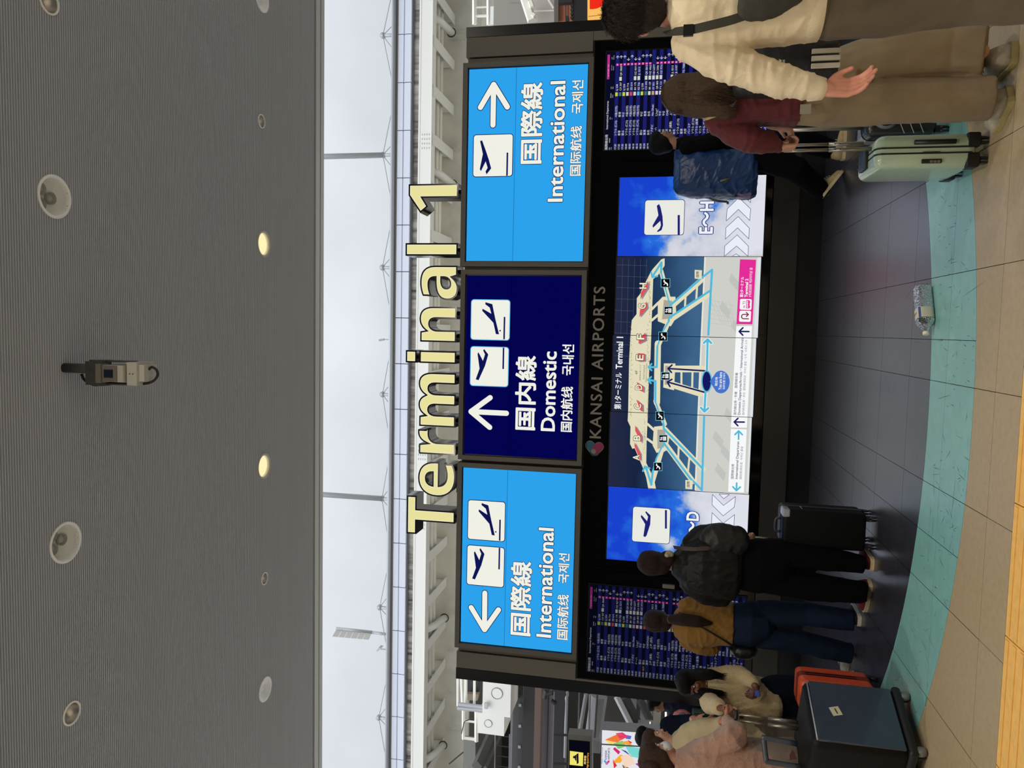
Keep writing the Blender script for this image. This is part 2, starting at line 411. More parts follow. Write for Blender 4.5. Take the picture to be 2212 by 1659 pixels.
MB().box(cx - .066, cx + .062, cy - .11, cy - .03, zz(242), zz(231)).build('hood', M_CASED, ca)
mb = MB().box(cx - .078, cx + .078, cy - .07, cy + .1, zz(310), zz(289)).build('mounting_box', M_CASE, ca)
for q in (-.012, .012):
    MB().tube([(cx, cy - .071, zz(299) + q), (cx, cy - .0735, zz(299) + q)], .004, 8).build('screw', M_BLK, mb)
MB().box(cx - .05, cx + .062, cy - .05, cy + .08, zz(322), zz(310)).build('junction_cap', M_CASE, ca)
pts = [hx(*q) for q in ((176, 808), (182, 820), (194, 828), (208, 832), (226, 828), (260, 829), (300, 830), (328, 825), (340, 812), (338, 799), (328, 793), (322, 798))]
def smooth_path(pts, n=4):
    out = []
    for i in range(len(pts) - 1):
        p0, p1, p2, p3 = pts[max(i - 1, 0)], pts[i], pts[i + 1], pts[min(i + 2, len(pts) - 1)]
        for k in range(n):
            t = k / n; out.append(.5 * ((2 * p1) + (-p0 + p2) * t + (2 * p0 - 5 * p1 + 4 * p2 - p3) * t * t + (-p0 + 3 * p1 - 3 * p2 + p3) * t ** 3))
    out.append(pts[-1]); return out
MB().tube(smooth_path([Vector(p) for p in pts]), .009, 8).build('cable', M_BLK, ca, smooth=True)

# ------------------------------------------------------------------ station canopy across the gap
M_WPAINT = mat('white_painted_steel', (232, 232, 226), rough=.5)
M_CREAM = mat('cream_painted_steel', (238, 236, 224), rough=.55, bump=.15, bscale=8, var=.05, vscale=3)
M_PANEL = mat('blue_white_cladding', (214, 220, 234), rough=.35)
M_CONC = mat('stained_concrete', (150, 146, 138), rough=.9, var=.75, vscale=7, stretch=(1, 1, .12))
M_GALV = mat('galvanised_steel', (176, 180, 184), rough=.45, metal=.3)
M_ROOFD = mat('roof_deck', (120, 118, 112), rough=.8)
YF = 22.0
cp = thing('station_canopy', 'long white steel canopy of the station across the gap, clad in pale blue panels', 'canopy', (0, YF, 8.4))
MB().tube([(-19, YF - .1, 9.62), (15, YF - .1, 9.62)], .065, 12).build('gutter_pipe', M_GALV, cp, smooth=True)
MB().box(-19, 15, YF - .02, YF + .35, 9.50, 9.60).build('gutter', mat('gutter_grey', (150, 146, 140), rough=.6), cp)
for k in range(24):
    x = 14.0 - 1.372 * k - .05
    pb = MB(); 
    for (z0, z1) in ((9.33, 9.49), (9.1, 9.29)): pb.box(x - 1.36, x - .012, YF - .05, YF + .1, z0, z1)
    pb.box(x - 1.36, x - .012, YF - .02, YF + .1, 9.28, 9.34)
    pb.build('panel', M_PANEL, cp)
MB().box(-19, 15, YF + .05, YF + .12, 9.06, 9.5).build('panel_rail', mat('rail_grey', (120, 122, 128), rough=.6), cp)  # plain grey rail behind the cladding panels
MB().box(-19, 15, YF + .12, YF + .6, 8.84, 9.08).build('concrete_edge', M_CONC, cp)
MB().box(-19, 15, YF - .05, YF + .02, 8.46, 8.82).box(-19, 15, YF - .06, YF + .3, 8.80, 8.85).box(-19, 15, YF - .06, YF + .3, 8.45, 8.48).build('edge_beam', M_WPAINT, cp)
bolt = MB()
for (bx, by) in ((912, 307), (918, 980), (908, 1130)):
    c = P(bx, by, Y=YF - .05)
    for i in range(4):
        for j in range(4): bolt.box(c.x - .2 + i * .13, c.x - .15 + i * .13, YF - .075, YF - .05, 8.52 + j * .07, 8.545 + j * .07)
bolt.build('bolt', M_WPAINT, cp, kind='stuff')
for k in range(21):
    x = 9.66 - 1.395 * k + 1.395
    MB().box(x - .05, x + .05, YF + .02, YF + 2.2, 8.46, 8.78).box(x - .16, x + .16, YF + .02, YF + 2.2, 8.43, 8.46).build('bracket', M_WPAINT, cp)
MB().box(-19, 15, YF + .6, YF + 6, 8.86, 9.0).build('deck', M_CREAM, cp)
MB().tube([(-19, YF + .9, 8.62), (15, YF + .9, 8.62)], .1, 10).tube([(-19, YF + 1.25, 8.62), (15, YF + 1.25, 8.62)], .1, 10).build('service_pipe', M_CREAM, cp, smooth=True)
MB().box(-19, 15, YF + 2.25, YF + 2.4, 7.62, 8.86).build('girder', M_CREAM, cp)
MB().box(1.4, 15, YF + 2.3, YF + 2.4, 5.6, 7.62).build('girder', M_CREAM, cp)
rv = MB()
for (px_, py_, nx_, ny_) in ((998, 75, 16, 2), (996, 90, 14, 1), (990, 330, 12, 5), (994, 1320, 10, 2), (994, 1330, 10, 2), (994, 1408, 10, 2), (990, 1500, 9, 2), (990, 1580, 9, 3)):
    c = P(px_, py_, Y=YF + 2.25)
    for i in range(nx_):
        for j in range(ny_): rv.box(c.x + j * .09, c.x + j * .09 + .035, YF + 2.225, YF + 2.25, c.z + .35 - i * .075, c.z + .385 - i * .075)
rv.build('bolt', M_CREAM, cp, kind='stuff')
for (a, b) in (((936, 32), (975, 70)), ((936, 366), (978, 398)), ((929, 1360), (960, 1335)), ((925, 1643), (957, 1610))):
    p0, p1 = P(*a, Y=YF + .3), P(*b, Y=YF + 1.9)
    p1.z = p0.z - .35 if False else p1.z
    dr = MB().tube([p0 + Vector((0, 0, .12)), p0 + (p1 - p0) * .35, p1], .12, 12).build('drain_pipe', M_WPAINT, cp, smooth=True)
    MB().lathe([(.12, -.02), (.15, -.02), (.15, .0), (.12, .0)], p1, 16, Matrix.Rotation(PI / 2, 4, 'X')).build('pipe_collar', mat('pipe_collar_dark', (60, 60, 58), rough=.6), dr, smooth=True)
# rods and masts on the roof
for k, (mx_, my_) in enumerate(((827, 77), (827, 335), (826, 578), (826, 852), (825, 1077), (820, 1312), (818, 1550))):
    p = P(mx_, my_, Y=YF + .4)
    nm = ['nearest the picture edge by the digit one', 'carrying the tall bar beside the digit one', 'over the letter l', 'over the letter m', 'carrying the tall bar above the letter T', 'beside the floodlight panel', 'last one, past the floodlight']
    t = thing('cable_mast', 'grey roof mast with stay rods ' + nm[k], 'mast', (p.x, p.y, 9.6), 'masts on the station roof')
    MB().tube([(p.x, p.y, 9.6), (p.x, p.y, p.z + .02)], .05, 10).build('post', M_GALV, t, smooth=True)
    MB().lathe([(.001, -.06), (.06, -.05), (.06, .05), (.001, .06)], p, 12).lathe([(.001, -.03), (.09, -.03), (.09, .03), (.001, .03)], p, 12, Matrix.Rotation(PI / 2, 4, 'X')).build('node', M_GALV, t, smooth=True)
    for s in (-1, 1):
        MB().tube([p, (p.x + s * 1.72, p.y, 9.76)], .014, 6).build('stay_rod', M_GALV, t)
        MB().tube([p, (p.x + s * .72, p.y + .3, 9.6)], .012, 6).build('stay_rod', M_GALV, t)
    if k in (1, 4):
        MB().tube([(p.x, p.y, p.z), (p.x, p.y, 15)], .085, 12).build('hanger_bar', M_GALV, t, smooth=True)
# floodlight panel
fp = thing('floodlight_panel', 'tilted row of stacked floodlights on a pole above the station roof', 'floodlight', P(843, 1370, Y=23))
a, b = P(843, 1371, Y=23), P(803, 1366, Y=23)
MB().tube([a, b + (b - a) * .05], .05, 8).build('pole', M_GALV, fp, smooth=True)
ax = [P(803, 1366, Y=23), P(727, 1358, Y=23)]; bx_ = [P(797, 1382, Y=22.6), P(717, 1375, Y=22.6)]
MB().tube([ax[0], ax[1]], .06, 8).build('pole', M_GALV, fp, smooth=True)
for k in range(6):
    s0, s1 = k / 6 + .008, (k + 1) / 6 - .008
    q = [ax[0].lerp(ax[1], s0), ax[0].lerp(ax[1], s1), bx_[0].lerp(bx_[1], s1), bx_[0].lerp(bx_[1], s0)]
    MB().prism(q, (0, .12, .02)).build('lamp_head', mat('lamp_head_grey', (196, 194, 188), rough=.5), fp)
fp = thing('roof_lamp', 'small single roof lamp on a thin pole beside the floodlight panel', 'lamp', P(845, 1404, Y=23))
MB().tube([P(845, 1404, Y=23), P(822, 1402, Y=23)], .025, 8).build('pole', M_GALV, fp)
MB().prism([P(824, 1400, Y=23), P(818, 1399, Y=23), P(812, 1406, Y=23), P(816, 1408, Y=23)], (0, .2, 0)).build('lamp_head', M_GALV, fp)
fp = thing('roof_antenna', 'thin roof antenna between the masts over the letters', 'antenna', P(852, 733, Y=23))
MB().tube([P(852, 734, Y=23), P(822, 733, Y=23)], [.03, .008], 6).build('pole', M_GALV, fp)
MB().tube([P(830, 733, Y=23) + Vector((0, 0, 0)), P(819, 735, Y=23)], .04, 6).build('tip', M_GALV, fp)
# ------------------------------------------------------------------ sign tower
YS = 8.30
M_BROWN = mat('warm_grey_panel', (104, 99, 88), rough=.5)
M_BROWN2 = mat('warm_grey_frame', (92, 87, 77), rough=.45)
M_BLACKP = mat('black_trim', (11, 12, 15), rough=.3)
M_GLASSB = mat('black_glass', (5, 5, 8), rough=.1, spec=.4)
M_PLINTH = mat('charcoal_plinth', (50, 47, 44), rough=.3)
def X_(px, py, Y=YS): return P(px, py, Y=Y).x
def Z__(px, py, Y=YS): return P(px, py, Y=Y).z
xr_o, xr_i = (X_(1006, 58) + X_(1200, 47)) / 2, (X_(1006, 82) + X_(1200, 70)) / 2
xl_o, xl_i = (X_(985, 1467) + X_(1200, 1491)) / 2, (X_(985, 1443) + X_(1200, 1465)) / 2
ztop = (Z__(1006, 70) + Z__(985, 1450)) / 2
zhead = (Z__(1282, 100) + Z__(1242, 1450)) / 2
xb_r, xb_l = X_(1300, 87), X_(1300, 1471)
tower = thing('sign_tower', 'huge black and warm grey information tower standing on the dark tiled floor', 'sign tower', ((xr_o + xl_o) / 2, YS + .4, 0))
MB().box(xl_i + .02, xr_i - .02, YS + .06, YS + .75, .02, ztop - .05).build('body', M_BLACKP, tower)
for (a, b) in ((xr_i + .006, xr_o), (xl_o, xl_i - .006)): MB().box(a, b, YS + .012, YS + .8, 0, ztop).build('edge_post', M_BLACKP, tower)
xf_r, xf_l = X_(1003, 130), X_(984, 1402)
MB().box(xf_r + .03, xr_i, YS + .01, YS + .4, zhead, ztop - .005).build('side_panel', M_BROWN, tower)
MB().box(xl_i, xf_l - .03, YS + .01, YS + .4, zhead, ztop - .005).build('side_panel', M_BROWN, tower)
MB().box(xf_l - .02, xf_r + .02, YS + .035, YS + .4, zhead - .004, ztop - .02).build('header_back', M_BROWN2, tower)
MB().box(xb_r + .008, xr_i, YS + .01, YS + .4, .02, zhead - .004).build('side_strip', M_BROWN, tower)
MB().box(xl_i, xb_l - .008, YS + .01, YS + .4, .02, zhead - .004).build('side_strip', M_BROWN, tower)
# black glass front, in doors
xs_ = [xb_l, X_(1440, 1246), X_(1450, 1237), X_(1500, 720), X_(1284, 350), xb_r]
for i in range(len(xs_) - 1):
    if xs_[i + 1] - xs_[i] > .02: MB().box(xs_[i] + .003, xs_[i + 1] - .003, YS + .02, YS + .06, .50, zhead - .02).build('glass_panel', M_GLASSB, tower)
MB().box(xb_l, xb_r, YS, YS + .06, zhead - .022, zhead - .006).build('ledge', M_BLACKP, tower)
MB().box(xb_l, xb_r, YS + .01, YS + .5, .24, .49).build('plinth', M_PLINTH, tower)
MB().box(xb_l, xb_r, YS + .05, YS + .5, .0, .238).build('kickboard', M_BLACKP, tower)
h0, h1 = P(1431, 1266, Y=YS), P(1458, 1266, Y=YS)
MB().rbox(h0.x - .022, h0.x + .022, YS - .012, YS + .03, h1.z, h0.z, .01).build('door_handle', mat('handle_grey', (120, 114, 104), rough=.4), tower, smooth=True)
# ---- flat shapes cut to measure
def cap(a, b, w, n=8):
    """capsule outline from a to b in the (x, z) plane"""
    a, b = Vector(a), Vector(b); d = (b - a).normalized(); s = math.atan2(d.y, d.x); out = []
    for k in range(n + 1): an = s - PI / 2 + PI * k / n; out.append((b.x + w * math.cos(an), b.y + w * math.sin(an)))
    for k in range(n + 1): an = s + PI / 2 + PI * k / n; out.append((a.x + w * math.cos(an), a.y + w * math.sin(an)))
    return out
def rrect(x0, x1, z0, z1, r, n=5):
    out = []
    for (cx, cz, a0) in ((x1 - r, z1 - r, 0), (x0 + r, z1 - r, 90), (x0 + r, z0 + r, 180), (x1 - r, z0 + r, 270)):
        for k in range(n + 1): an = math.radians(a0 + 90 * k / n); out.append((cx + r * math.cos(an), cz + r * math.sin(an)))
    return out
def flat(mb, pts, y): 
    a = sum(pts[i][0] * pts[(i + 1) % len(pts)][1] - pts[(i + 1) % len(pts)][0] * pts[i][1] for i in range(len(pts)))
    if a < 0: pts = pts[::-1]
    mb.poly([(p[0], y, p[1]) for p in pts]); return mb
def xz(px, py, Y=YS): p = P(px, py, Y=Y); return (p.x, p.z)
TAKE_R = [(.845, .175), (.86, .225), (.6, .33), (.41, .40), (.20, .465), (.06, .35), (.13, .325), (.215, .375), (.365, .325), (.14, .21), (.19, .18), (.54, .25)]
TAKE_L = [(.17, .155), (.15, .23), (.51, .39), (.80, .47), (.935, .36), (.9, .335), (.80, .385), (.64, .335), (.85, .215), (.81, .19), (.44, .25)]
LAND_L = [(.155, .65), (.15, .73), (.54, .625), (.885, .545), (.93, .37), (.88, .365), (.80, .48), (.65, .525), (.77, .30), (.72, .29), (.43, .58)]
def inbox(pts, x0, x1, z0, z1): return [(x0 + (x1 - x0) * u, z1 - (z1 - z0) * w) for (u, w) in pts]
M_WFACE = emat('backlit_white', (240, 240, 229)); M_NAVY = emat('backlit_navy', (14, 20, 84)); M_SKYB = emat('backlit_skyblue', (44, 162, 236)); M_DKBLUE = emat('backlit_deep_navy', (3, 3, 78))
M_EDGE = emat('backlit_cyan_edge', (88, 180, 240)); M_SEAM = emat('panel_seam', (24, 100, 160)); M_SEAM2 = emat('panel_seam_dark', (2, 2, 40))
YL = YS - .05
def arrow(mbs, tip, tail, e1, e2, w):
    for mb, y, ww in mbs:
        for e in (tail, e1, e2): flat(mb, cap(e, tip, ww), y)
def lightbox(label, corners, base, boxes, arrow_pts, texts, dark, seam):
    TL, BL, TR, BR = [P(*c, Y=YL) for c in corners]
    x0, x1, z0, z1 = (TL.x + BL.x) / 2, (TR.x + BR.x) / 2, (BL.z + BR.z) / 2, (TL.z + TR.z) / 2
    t = thing('illuminated_sign', label, 'sign', ((x0 + x1) / 2, YS, z0), 'direction light boxes across the top of the tower')
    f = MB(); o, i_ = .062, .012
    f.box(x0 - o, x0 - i_, YL - .03, YS + .04, z0 - o, z1 + o).box(x1 + i_, x1 + o, YL - .03, YS + .04, z0 - o, z1 + o)
    f.box(x0 - i_, x1 + i_, YL - .03, YS + .04, z1 + i_, z1 + o).box(x0 - i_, x1 + i_, YL - .03, YS + .04, z0 - o, z0 - i_)
    f.build('frame', M_BROWN2, t)
    MB().box(x0 - i_, x1 + i_, YL + .006, YS + .03, z0 - i_, z1 + i_).build('inner_frame', M_BLACKP, t)
    MB().box(x0, x1, YL, YL + .02, z0, z1).build('face_panel', base, t)
    ln, wh = MB(), MB(); edge = MB() if dark else ln; ow = .008
    sx = MB().quad((x0, YL - .001, Z__(*seam, Y=YL) - .003), (x1, YL - .001, Z__(*seam, Y=YL) - .003), (x1, YL - .001, Z__(*seam, Y=YL) + .002), (x0, YL - .001, Z__(*seam, Y=YL) + .002))
    sx.build('panel_seam', M_SEAM2 if dark else M_SEAM, t)
    pts = [xz(*q, Y=YL) for q in arrow_pts]
    am = MB(); am2 = MB()
    arrow([(am, YL - .004, .029)] + ([] if dark else [(am2, YL - .003, .037)]), *pts, 0)
    am.build('arrow', M_WFACE, t)
    if not dark: am2.build('arrow_outline', M_NAVY, t)
    for (px0, px1, py0, py1, icon, bar, dot) in boxes:
        a, b = P((px0 + px1) / 2, py1, Y=YL), P((px0 + px1) / 2, py0, Y=YL); c, d = P(px0, (py0 + py1) / 2, Y=YL), P(px1, (py0 + py1) / 2, Y=YL)
        X0, X1, Z0, Z1 = a.x, b.x, d.z, c.z
        flat(edge, rrect(X0, X1, Z0, Z1, .035), YL - .003)
        pm = flat(MB(), rrect(X0 + ow, X1 - ow, Z0 + ow, Z1 - ow, .028), YL - .004).build('pictogram', M_WFACE, t)
        ic = MB(); flat(ic, inbox(icon, X0, X1, Z0, Z1), YL - .006)
        flat(ic, inbox([(bar[0], .84), (bar[1], .84), (bar[1], .88), (bar[0], .88)], X0, X1, Z0, Z1), YL - .006)
        if dot: flat(ic, inbox([(.24 + .02 * math.cos(q), .755 + .02 * math.sin(q)) for q in [k * PI / 4 for k in range(8)]], X0, X1, Z0, Z1), YL - .006)
        ic.build('aircraft_symbol', mat('x', (0, 0, 0)) if 0 else M_NAVY, pm)
    if dark: edge.build('pictogram_edge', M_EDGE, t)
    ol = ln
    for (s, a, b, c, d, off) in texts:
        itext(wh, s, a, b, c, d, YL - .005, off)
        if not dark: itext(ol, s, a, b, c, d, YL - .003, off, extra=.022 if b - a > 40 else .03)
    wh.build('lettering', M_WFACE, t, kind='stuff')
    if ol.v: ol.build('lettering_outline', M_NAVY, t, kind='stuff')
    return t
lightbox('sky blue light box sign reading International with an arrow pointing right, under the digit one',
    [(1008, 564), (1257, 564), (1013, 150), (1272, 138.7)], M_SKYB, [(1021.7, 1108.5, 289.7, 382.4, TAKE_R, (.02, .56), False)],
    [(1066.5, 183), (1065, 270), (1038, 232), (1096, 231)],
    [('国際線', 1124, 1172, 178, 354, .026), ('International', 1186, 1219, 175, 436, .022), ('国际航线', 1231, 1256, 272, 380, .022), ('국제선', 1235, 1260, 173, 246, .022)], False, (1111.5, 360))
lightbox('deep navy light box sign reading Domestic with an arrow pointing up',
    [(1003, 980), (1245, 993), (1008, 596), (1255, 596)], M_DKBLUE,
    [(1015.5, 1099, 748.5, 835, TAKE_L, (.45, .98), False), (1017, 1102, 646.8, 735, LAND_L, (.03, .58), True)],
    [(1017.5, 889), (1094, 892.7), (1059, 859), (1058, 923)],
    [('国内線', 1112.5, 1158, 768, 929, .026), ('Domestic', 1170, 1201, 759, 931.5, .022), ('国内航线', 1211, 1237, 835, 933, .022), ('국내선', 1214, 1240, 744, 811, .022)], True, (1102, 780))
lightbox('sky blue light box sign reading International with an arrow pointing left, under the letter T',
    [(995, 1385), (1234, 1411), (1001, 1010), (1244, 1024)], M_SKYB,
    [(1008, 1090, 1179, 1266.5, TAKE_L, (.45, .98), False), (1010, 1092, 1081, 1168, LAND_L, (.03, .55), True)],
    [(1046.7, 1360), (1047.5, 1281), (1018, 1312), (1077, 1317)],
    [('国際線', 1102, 1148, 1212, 1373, .026), ('International', 1161, 1194, 1140, 1377, .022), ('国际航线', 1203, 1228, 1284, 1382, .022), ('국제선', 1206, 1230, 1195, 1260, .022)], False, (1093, 1200))

# ---- channel letters on top: outlines written by hand, units = pixels of stem height
def path(s):
    tok = s.replace(',', ' ').split(); out = []; cur = []; i = 0; c = (0, 0)
    while i < len(tok):
        k = tok[i]; i += 1
        if k == 'M': c = (float(tok[i]), float(tok[i + 1])); i += 2; cur = [c]
        elif k == 'L': c = (float(tok[i]), float(tok[i + 1])); i += 2; cur.append(c)
        elif k == 'C':
            p = [c] + [(float(tok[i + 2 * j]), float(tok[i + 2 * j + 1])) for j in range(3)]; i += 6
            for q in range(1, 9):
                t = q / 8; a = [(1 - t) ** 3, 3 * t * (1 - t) ** 2, 3 * t * t * (1 - t), t ** 3]
                cur.append((sum(a[j] * p[j][0] for j in range(4)), sum(a[j] * p[j][1] for j in range(4))))
            c = p[3]
        elif k == 'Z': out.append(cur)
    return out
N_ = 'M 0 0 L 25 0 L 25 40 C 25 50 30 57 38 57 C 46 57 49 52 49 43 L 49 0 L 74 0 L 74 50 C 74 69 65 79 49 79 C 38 79 30 74 24 66 L 22 77 L 0 77 Z'
GLYPH = {
    'T': ('M 28 0 L 54 0 L 54 81 L 82 81 L 82 102 L 0 102 L 0 81 L 28 81 Z', 82, 102),
    'e': ('M 73 33 L 24 33 C 25 23 33 18 44 18 C 53 18 62 20 70 24 L 70 5 C 61 0 52 -2 41 -2 C 16 -2 0 12 0 38 C 0 63 15 79 38 79 C 61 79 73 65 73 43 Z M 24 48 L 50 48 C 50 56 46 61 38 61 C 30 61 25 56 24 48 Z', 73, 79),
    'r': ('M 0 0 L 25 0 L 25 37 C 25 50 32 56 43 56 C 46 56 49 56 51 55 L 51 79 C 38 81 28 75 23 62 L 21 77 L 0 77 Z', 51, 78),
    'm': ('M 0 0 L 25 0 L 25 41 C 25 51 29 57 36 57 C 43 57 46 52 46 43 L 46 0 L 70 0 L 70 41 C 70 51 74 57 81 57 C 88 57 91 52 91 43 L 91 0 L 115 0 L 115 50 C 115 69 106 79 92 79 C 81 79 73 74 67 65 C 63 74 56 79 47 79 C 37 79 30 75 24 66 L 22 77 L 0 77 Z', 115, 79),
    'i': ('M 0 0 L 25 0 L 25 77 L 0 77 Z', 25, 77), 'n': (N_, 74, 79),
    'a': ('M 50 0 L 47 10 C 40 2 33 -2 24 -2 C 9 -2 0 7 0 21 C 0 38 13 46 36 47 L 46 47 C 46 56 42 60 33 60 C 25 60 16 58 8 54 L 8 73 C 17 77 27 79 37 79 C 59 79 71 69 71 47 L 71 0 Z M 46 33 L 38 33 C 29 32 25 29 25 23 C 25 18 28 16 33 16 C 41 16 46 21 46 29 Z', 72, 79),
    'l': ('M 0 0 L 25 0 L 25 109 L 0 109 Z', 25, 109), '1': ('M 28 0 L 54 0 L 54 103 L 33 103 L 0 78 L 12 62 L 28 73 Z', 54, 103)}
GLYPH['dot'] = ('M 0 0 L 25 0 L 25 21 L 0 21 Z', 25, 21)
def outline_mesh(loops, off, depth):
    c = bpy.data.curves.new('letter', 'CURVE'); c.dimensions = '2D'; c.fill_mode = 'BOTH' if depth else 'FRONT'; c.extrude = depth / 2; c.offset = off
    for lp in loops:
        s = c.splines.new('POLY'); s.points.add(len(lp) - 1); s.use_cyclic_u = True
        for k, q in enumerate(lp): s.points[k].co = (q[0], q[1], 0, 1)
    o = bpy.data.objects.new('letter', c); me = bpy.data.meshes.new_from_object(o); bpy.data.objects.remove(o); bpy.data.curves.remove(c); return me
M_LFACE = emat('warm_white_letter_face', (232, 225, 158)); M_RET = mat('black_letter_return', (15, 10, 12), rough=.16); M_LEDGE = emat('letter_face_edge', (248, 240, 214))
YT = YS + .06
def letter(ch, g, py0, py1, px0, px1, label, extra=None):
    a, b = P((px0 + px1) / 2, py1, Y=YT), P((px0 + px1) / 2, py0, Y=YT); c, d = P(px0, (py0 + py1) / 2, Y=YT), P(px1, (py0 + py1) / 2, Y=YT)
    t = thing('channel_letter', label, 'letter', (a.x, YT, d.z), 'glowing letters spelling the terminal name')
    for (gg, z0, z1, nm) in [(g, d.z, c.z, '')] + ([extra] if extra else []):
        s, w, h = GLYPH[gg]; lo = path(s); mnz = min(q[1] for l_ in lo for q in l_)
        loops = [[((q[0] / w) * (b.x - a.x) + a.x, (q[1] - mnz) / (h - mnz) * (z1 - z0) + z0) for q in l_] for l_ in lo]
        def put(off, dp, y, name, m):
            me = outline_mesh(loops, off, dp)
            me.transform(Matrix(((1, 0, 0, 0), (0, 0, -1, y), (0, 1, 0, 0), (0, 0, 0, 1)))); return link(name, me, m, t)
        put(0, .26, YT + .13, 'return', M_RET)
        put(-.018, .0, YT - .001, 'face_edge', M_LEDGE)
        put(-.0235, .0, YT - .002, 'face', M_LFACE)
    for q in ([.5] if ch in 'Til1r' else [.18, .82] if ch != 'm' else [.12, .5, .88]):
        qx = a.x + (b.x - a.x) * (q if ch not in 'r1' else (.25 if ch == 'r' else .75))
        MB().box(qx - .025, qx + .025, YT + .08, YT + .14, ztop - .03, d.z + .01).build('mount', M_BLACKP, t)
LT = [('T', 'T', 1073, 1156, 878.5, 983, 'glowing cream channel letter T standing on the tower'), ('e', 'e', 998, 1073, 903, 984, 'glowing cream channel letter e after the T'),
      ('r', 'r', 929, 982, 904, 984, 'glowing cream channel letter r between e and m'), ('m', 'm', 805, 922, 904, 984.5, 'glowing cream channel letter m, widest of the word'),
      ('n', 'n', 662.5, 739, 906, 986, 'glowing cream channel letter n between i and a'),
      ('a', 'a', 572.5, 648, 907.5, 990, 'glowing cream channel letter a between n and l'), ('l', 'l', 525, 552.5, 876, 989, 'glowing cream channel letter l, tallest plain bar'),
      ('1', '1', 397, 460, 882.5, 990, 'glowing cream channel digit 1 standing apart from the word')]
for q in LT: letter(*q)
zi = (P(876.5, 771, Y=YT).z, P(900, 771, Y=YT).z)
letter('i', 'i', 758, 785, 906, 985.5, 'glowing cream channel letter i with its square dot', ('dot', zi[1], zi[0], ''))
MB().box(X_(905, 775), X_(905, 768), YT + .05, YT + .08, P(908, 771, Y=YT).z - .02, zi[1] + .01).build('mount', M_BLACKP, [o for o in COL.objects if o.get('label', '').startswith('glowing cream channel letter i with')][0])
# name on the black glass and its emblem
M_GREYL = mat('grey_metal_letter', (140, 132, 122), rough=.6)
nm = MB(); itext(nm, 'KANSAI AIRPORTS', 1278, 1303, 619, 947, YS + .012, .012, spacing=1.12); 
nm.build('lettering', M_GREYL, tower, kind='stuff')
def iflat(mb, pts, Y): return flat(mb, [xz(q[0], q[1], Y) for q in pts], Y)
lg = thing('emblem', 'small two colour heart shaped emblem beside the grey lettering', 'emblem', P(1285, 968, Y=YS), None)
o_ = flat(MB(), cap(xz(1274.5, 962, YS + .014), xz(1285, 975, YS + .014), .052), YS + .014); flat(o_, cap(xz(1294, 965, YS + .014), xz(1284, 975, YS + .014), .052), YS + .014); o_.build('rim', M_GREYL, lg)
flat(MB(), cap(xz(1274.5, 962, YS + .01), xz(1285, 975, YS + .01), .045), YS + .01).build('blue_wing', mat('emblem_blue', (24, 98, 118), rough=.4), lg)
flat(MB(), cap(xz(1294, 965, YS + .008), xz(1287, 972, YS + .008), .045), YS + .008).build('pink_wing', mat('emblem_pink', (150, 34, 84), rough=.4), lg)
c_ = xz(1282, 975, YS + .004); flat(MB(), cap(c_, (c_[0] + .001, c_[1]), .026), YS + .004).build('dot', M_GREYL, lg)
# ------------------------------------------------------------------ display wall
M_BEZ = mat('display_bezel', (10, 10, 12), rough=.3)
YD = YS - .004
cols = [((1339, 383), (1658, 377)), ((1334, 554), (1645, 554)), ((1327, 724), (1636, 730)), ((1319, 889), (1624, 901)), ((1314, 1049), (1617, 1069)), ((1311, 1207), (1612, 1233))]
dx_ = [(P(*a, Y=YD).x + P(*b, Y=YD).x) / 2 for a, b in cols]
dzt = [P(*a, Y=YD).z for a, b in cols]; dzb = [P(*b, Y=YD).z for a, b in cols]
def sky_screen(name, seed):
    m = bpy.data.materials.new(name); m.use_nodes = True; n = m.node_tree.nodes; l = m.node_tree.links; n.clear()
    t = n.new('ShaderNodeTexCoord'); s = n.new('ShaderNodeSeparateXYZ'); l.new(t.outputs['Object'], s.inputs[0])
    z = n.new('ShaderNodeTexNoise'); mp = n.new('ShaderNodeMapping'); mp.inputs['Location'].default_value = (seed, 0, seed); l.new(t.outputs['Object'], mp.inputs[0]); l.new(mp.outputs[0], z.inputs['Vector'])
    z.inputs['Scale'].default_value = 2.6; z.inputs['Detail'].default_value = 8; z.inputs['Roughness'].default_value = .55
    g = n.new('ShaderNodeMapRange'); l.new(s.outputs[2], g.inputs['Value']); g.inputs['From Min'].default_value = 2.0; g.inputs['From Max'].default_value = .7; g.inputs['To Min'].default_value = -.28; g.inputs['To Max'].default_value = .36
    a = n.new('ShaderNodeMath'); a.operation = 'ADD'; l.new(z.outputs['Fac'], a.inputs[0]); l.new(g.outputs[0], a.inputs[1])
    r = n.new('ShaderNodeValToRGB'); l.new(a.outputs[0], r.inputs[0]); e = r.color_ramp.elements
    e[0].position = .30; e[0].color = lin((24, 66, 205)); e[1].position = .80; e[1].color = lin((222, 224, 234))
    q = e.new(.47); q.color = lin((40, 112, 222)); q = e.new(.56); q.color = lin((160, 180, 215)); q = e.new(.62); q.color = lin((205, 208, 220))
    em = n.new('ShaderNodeEmission'); l.new(r.outputs[0], em.inputs[0]); o = n.new('ShaderNodeOutputMaterial'); l.new(em.outputs[0], o.inputs[0]); return m
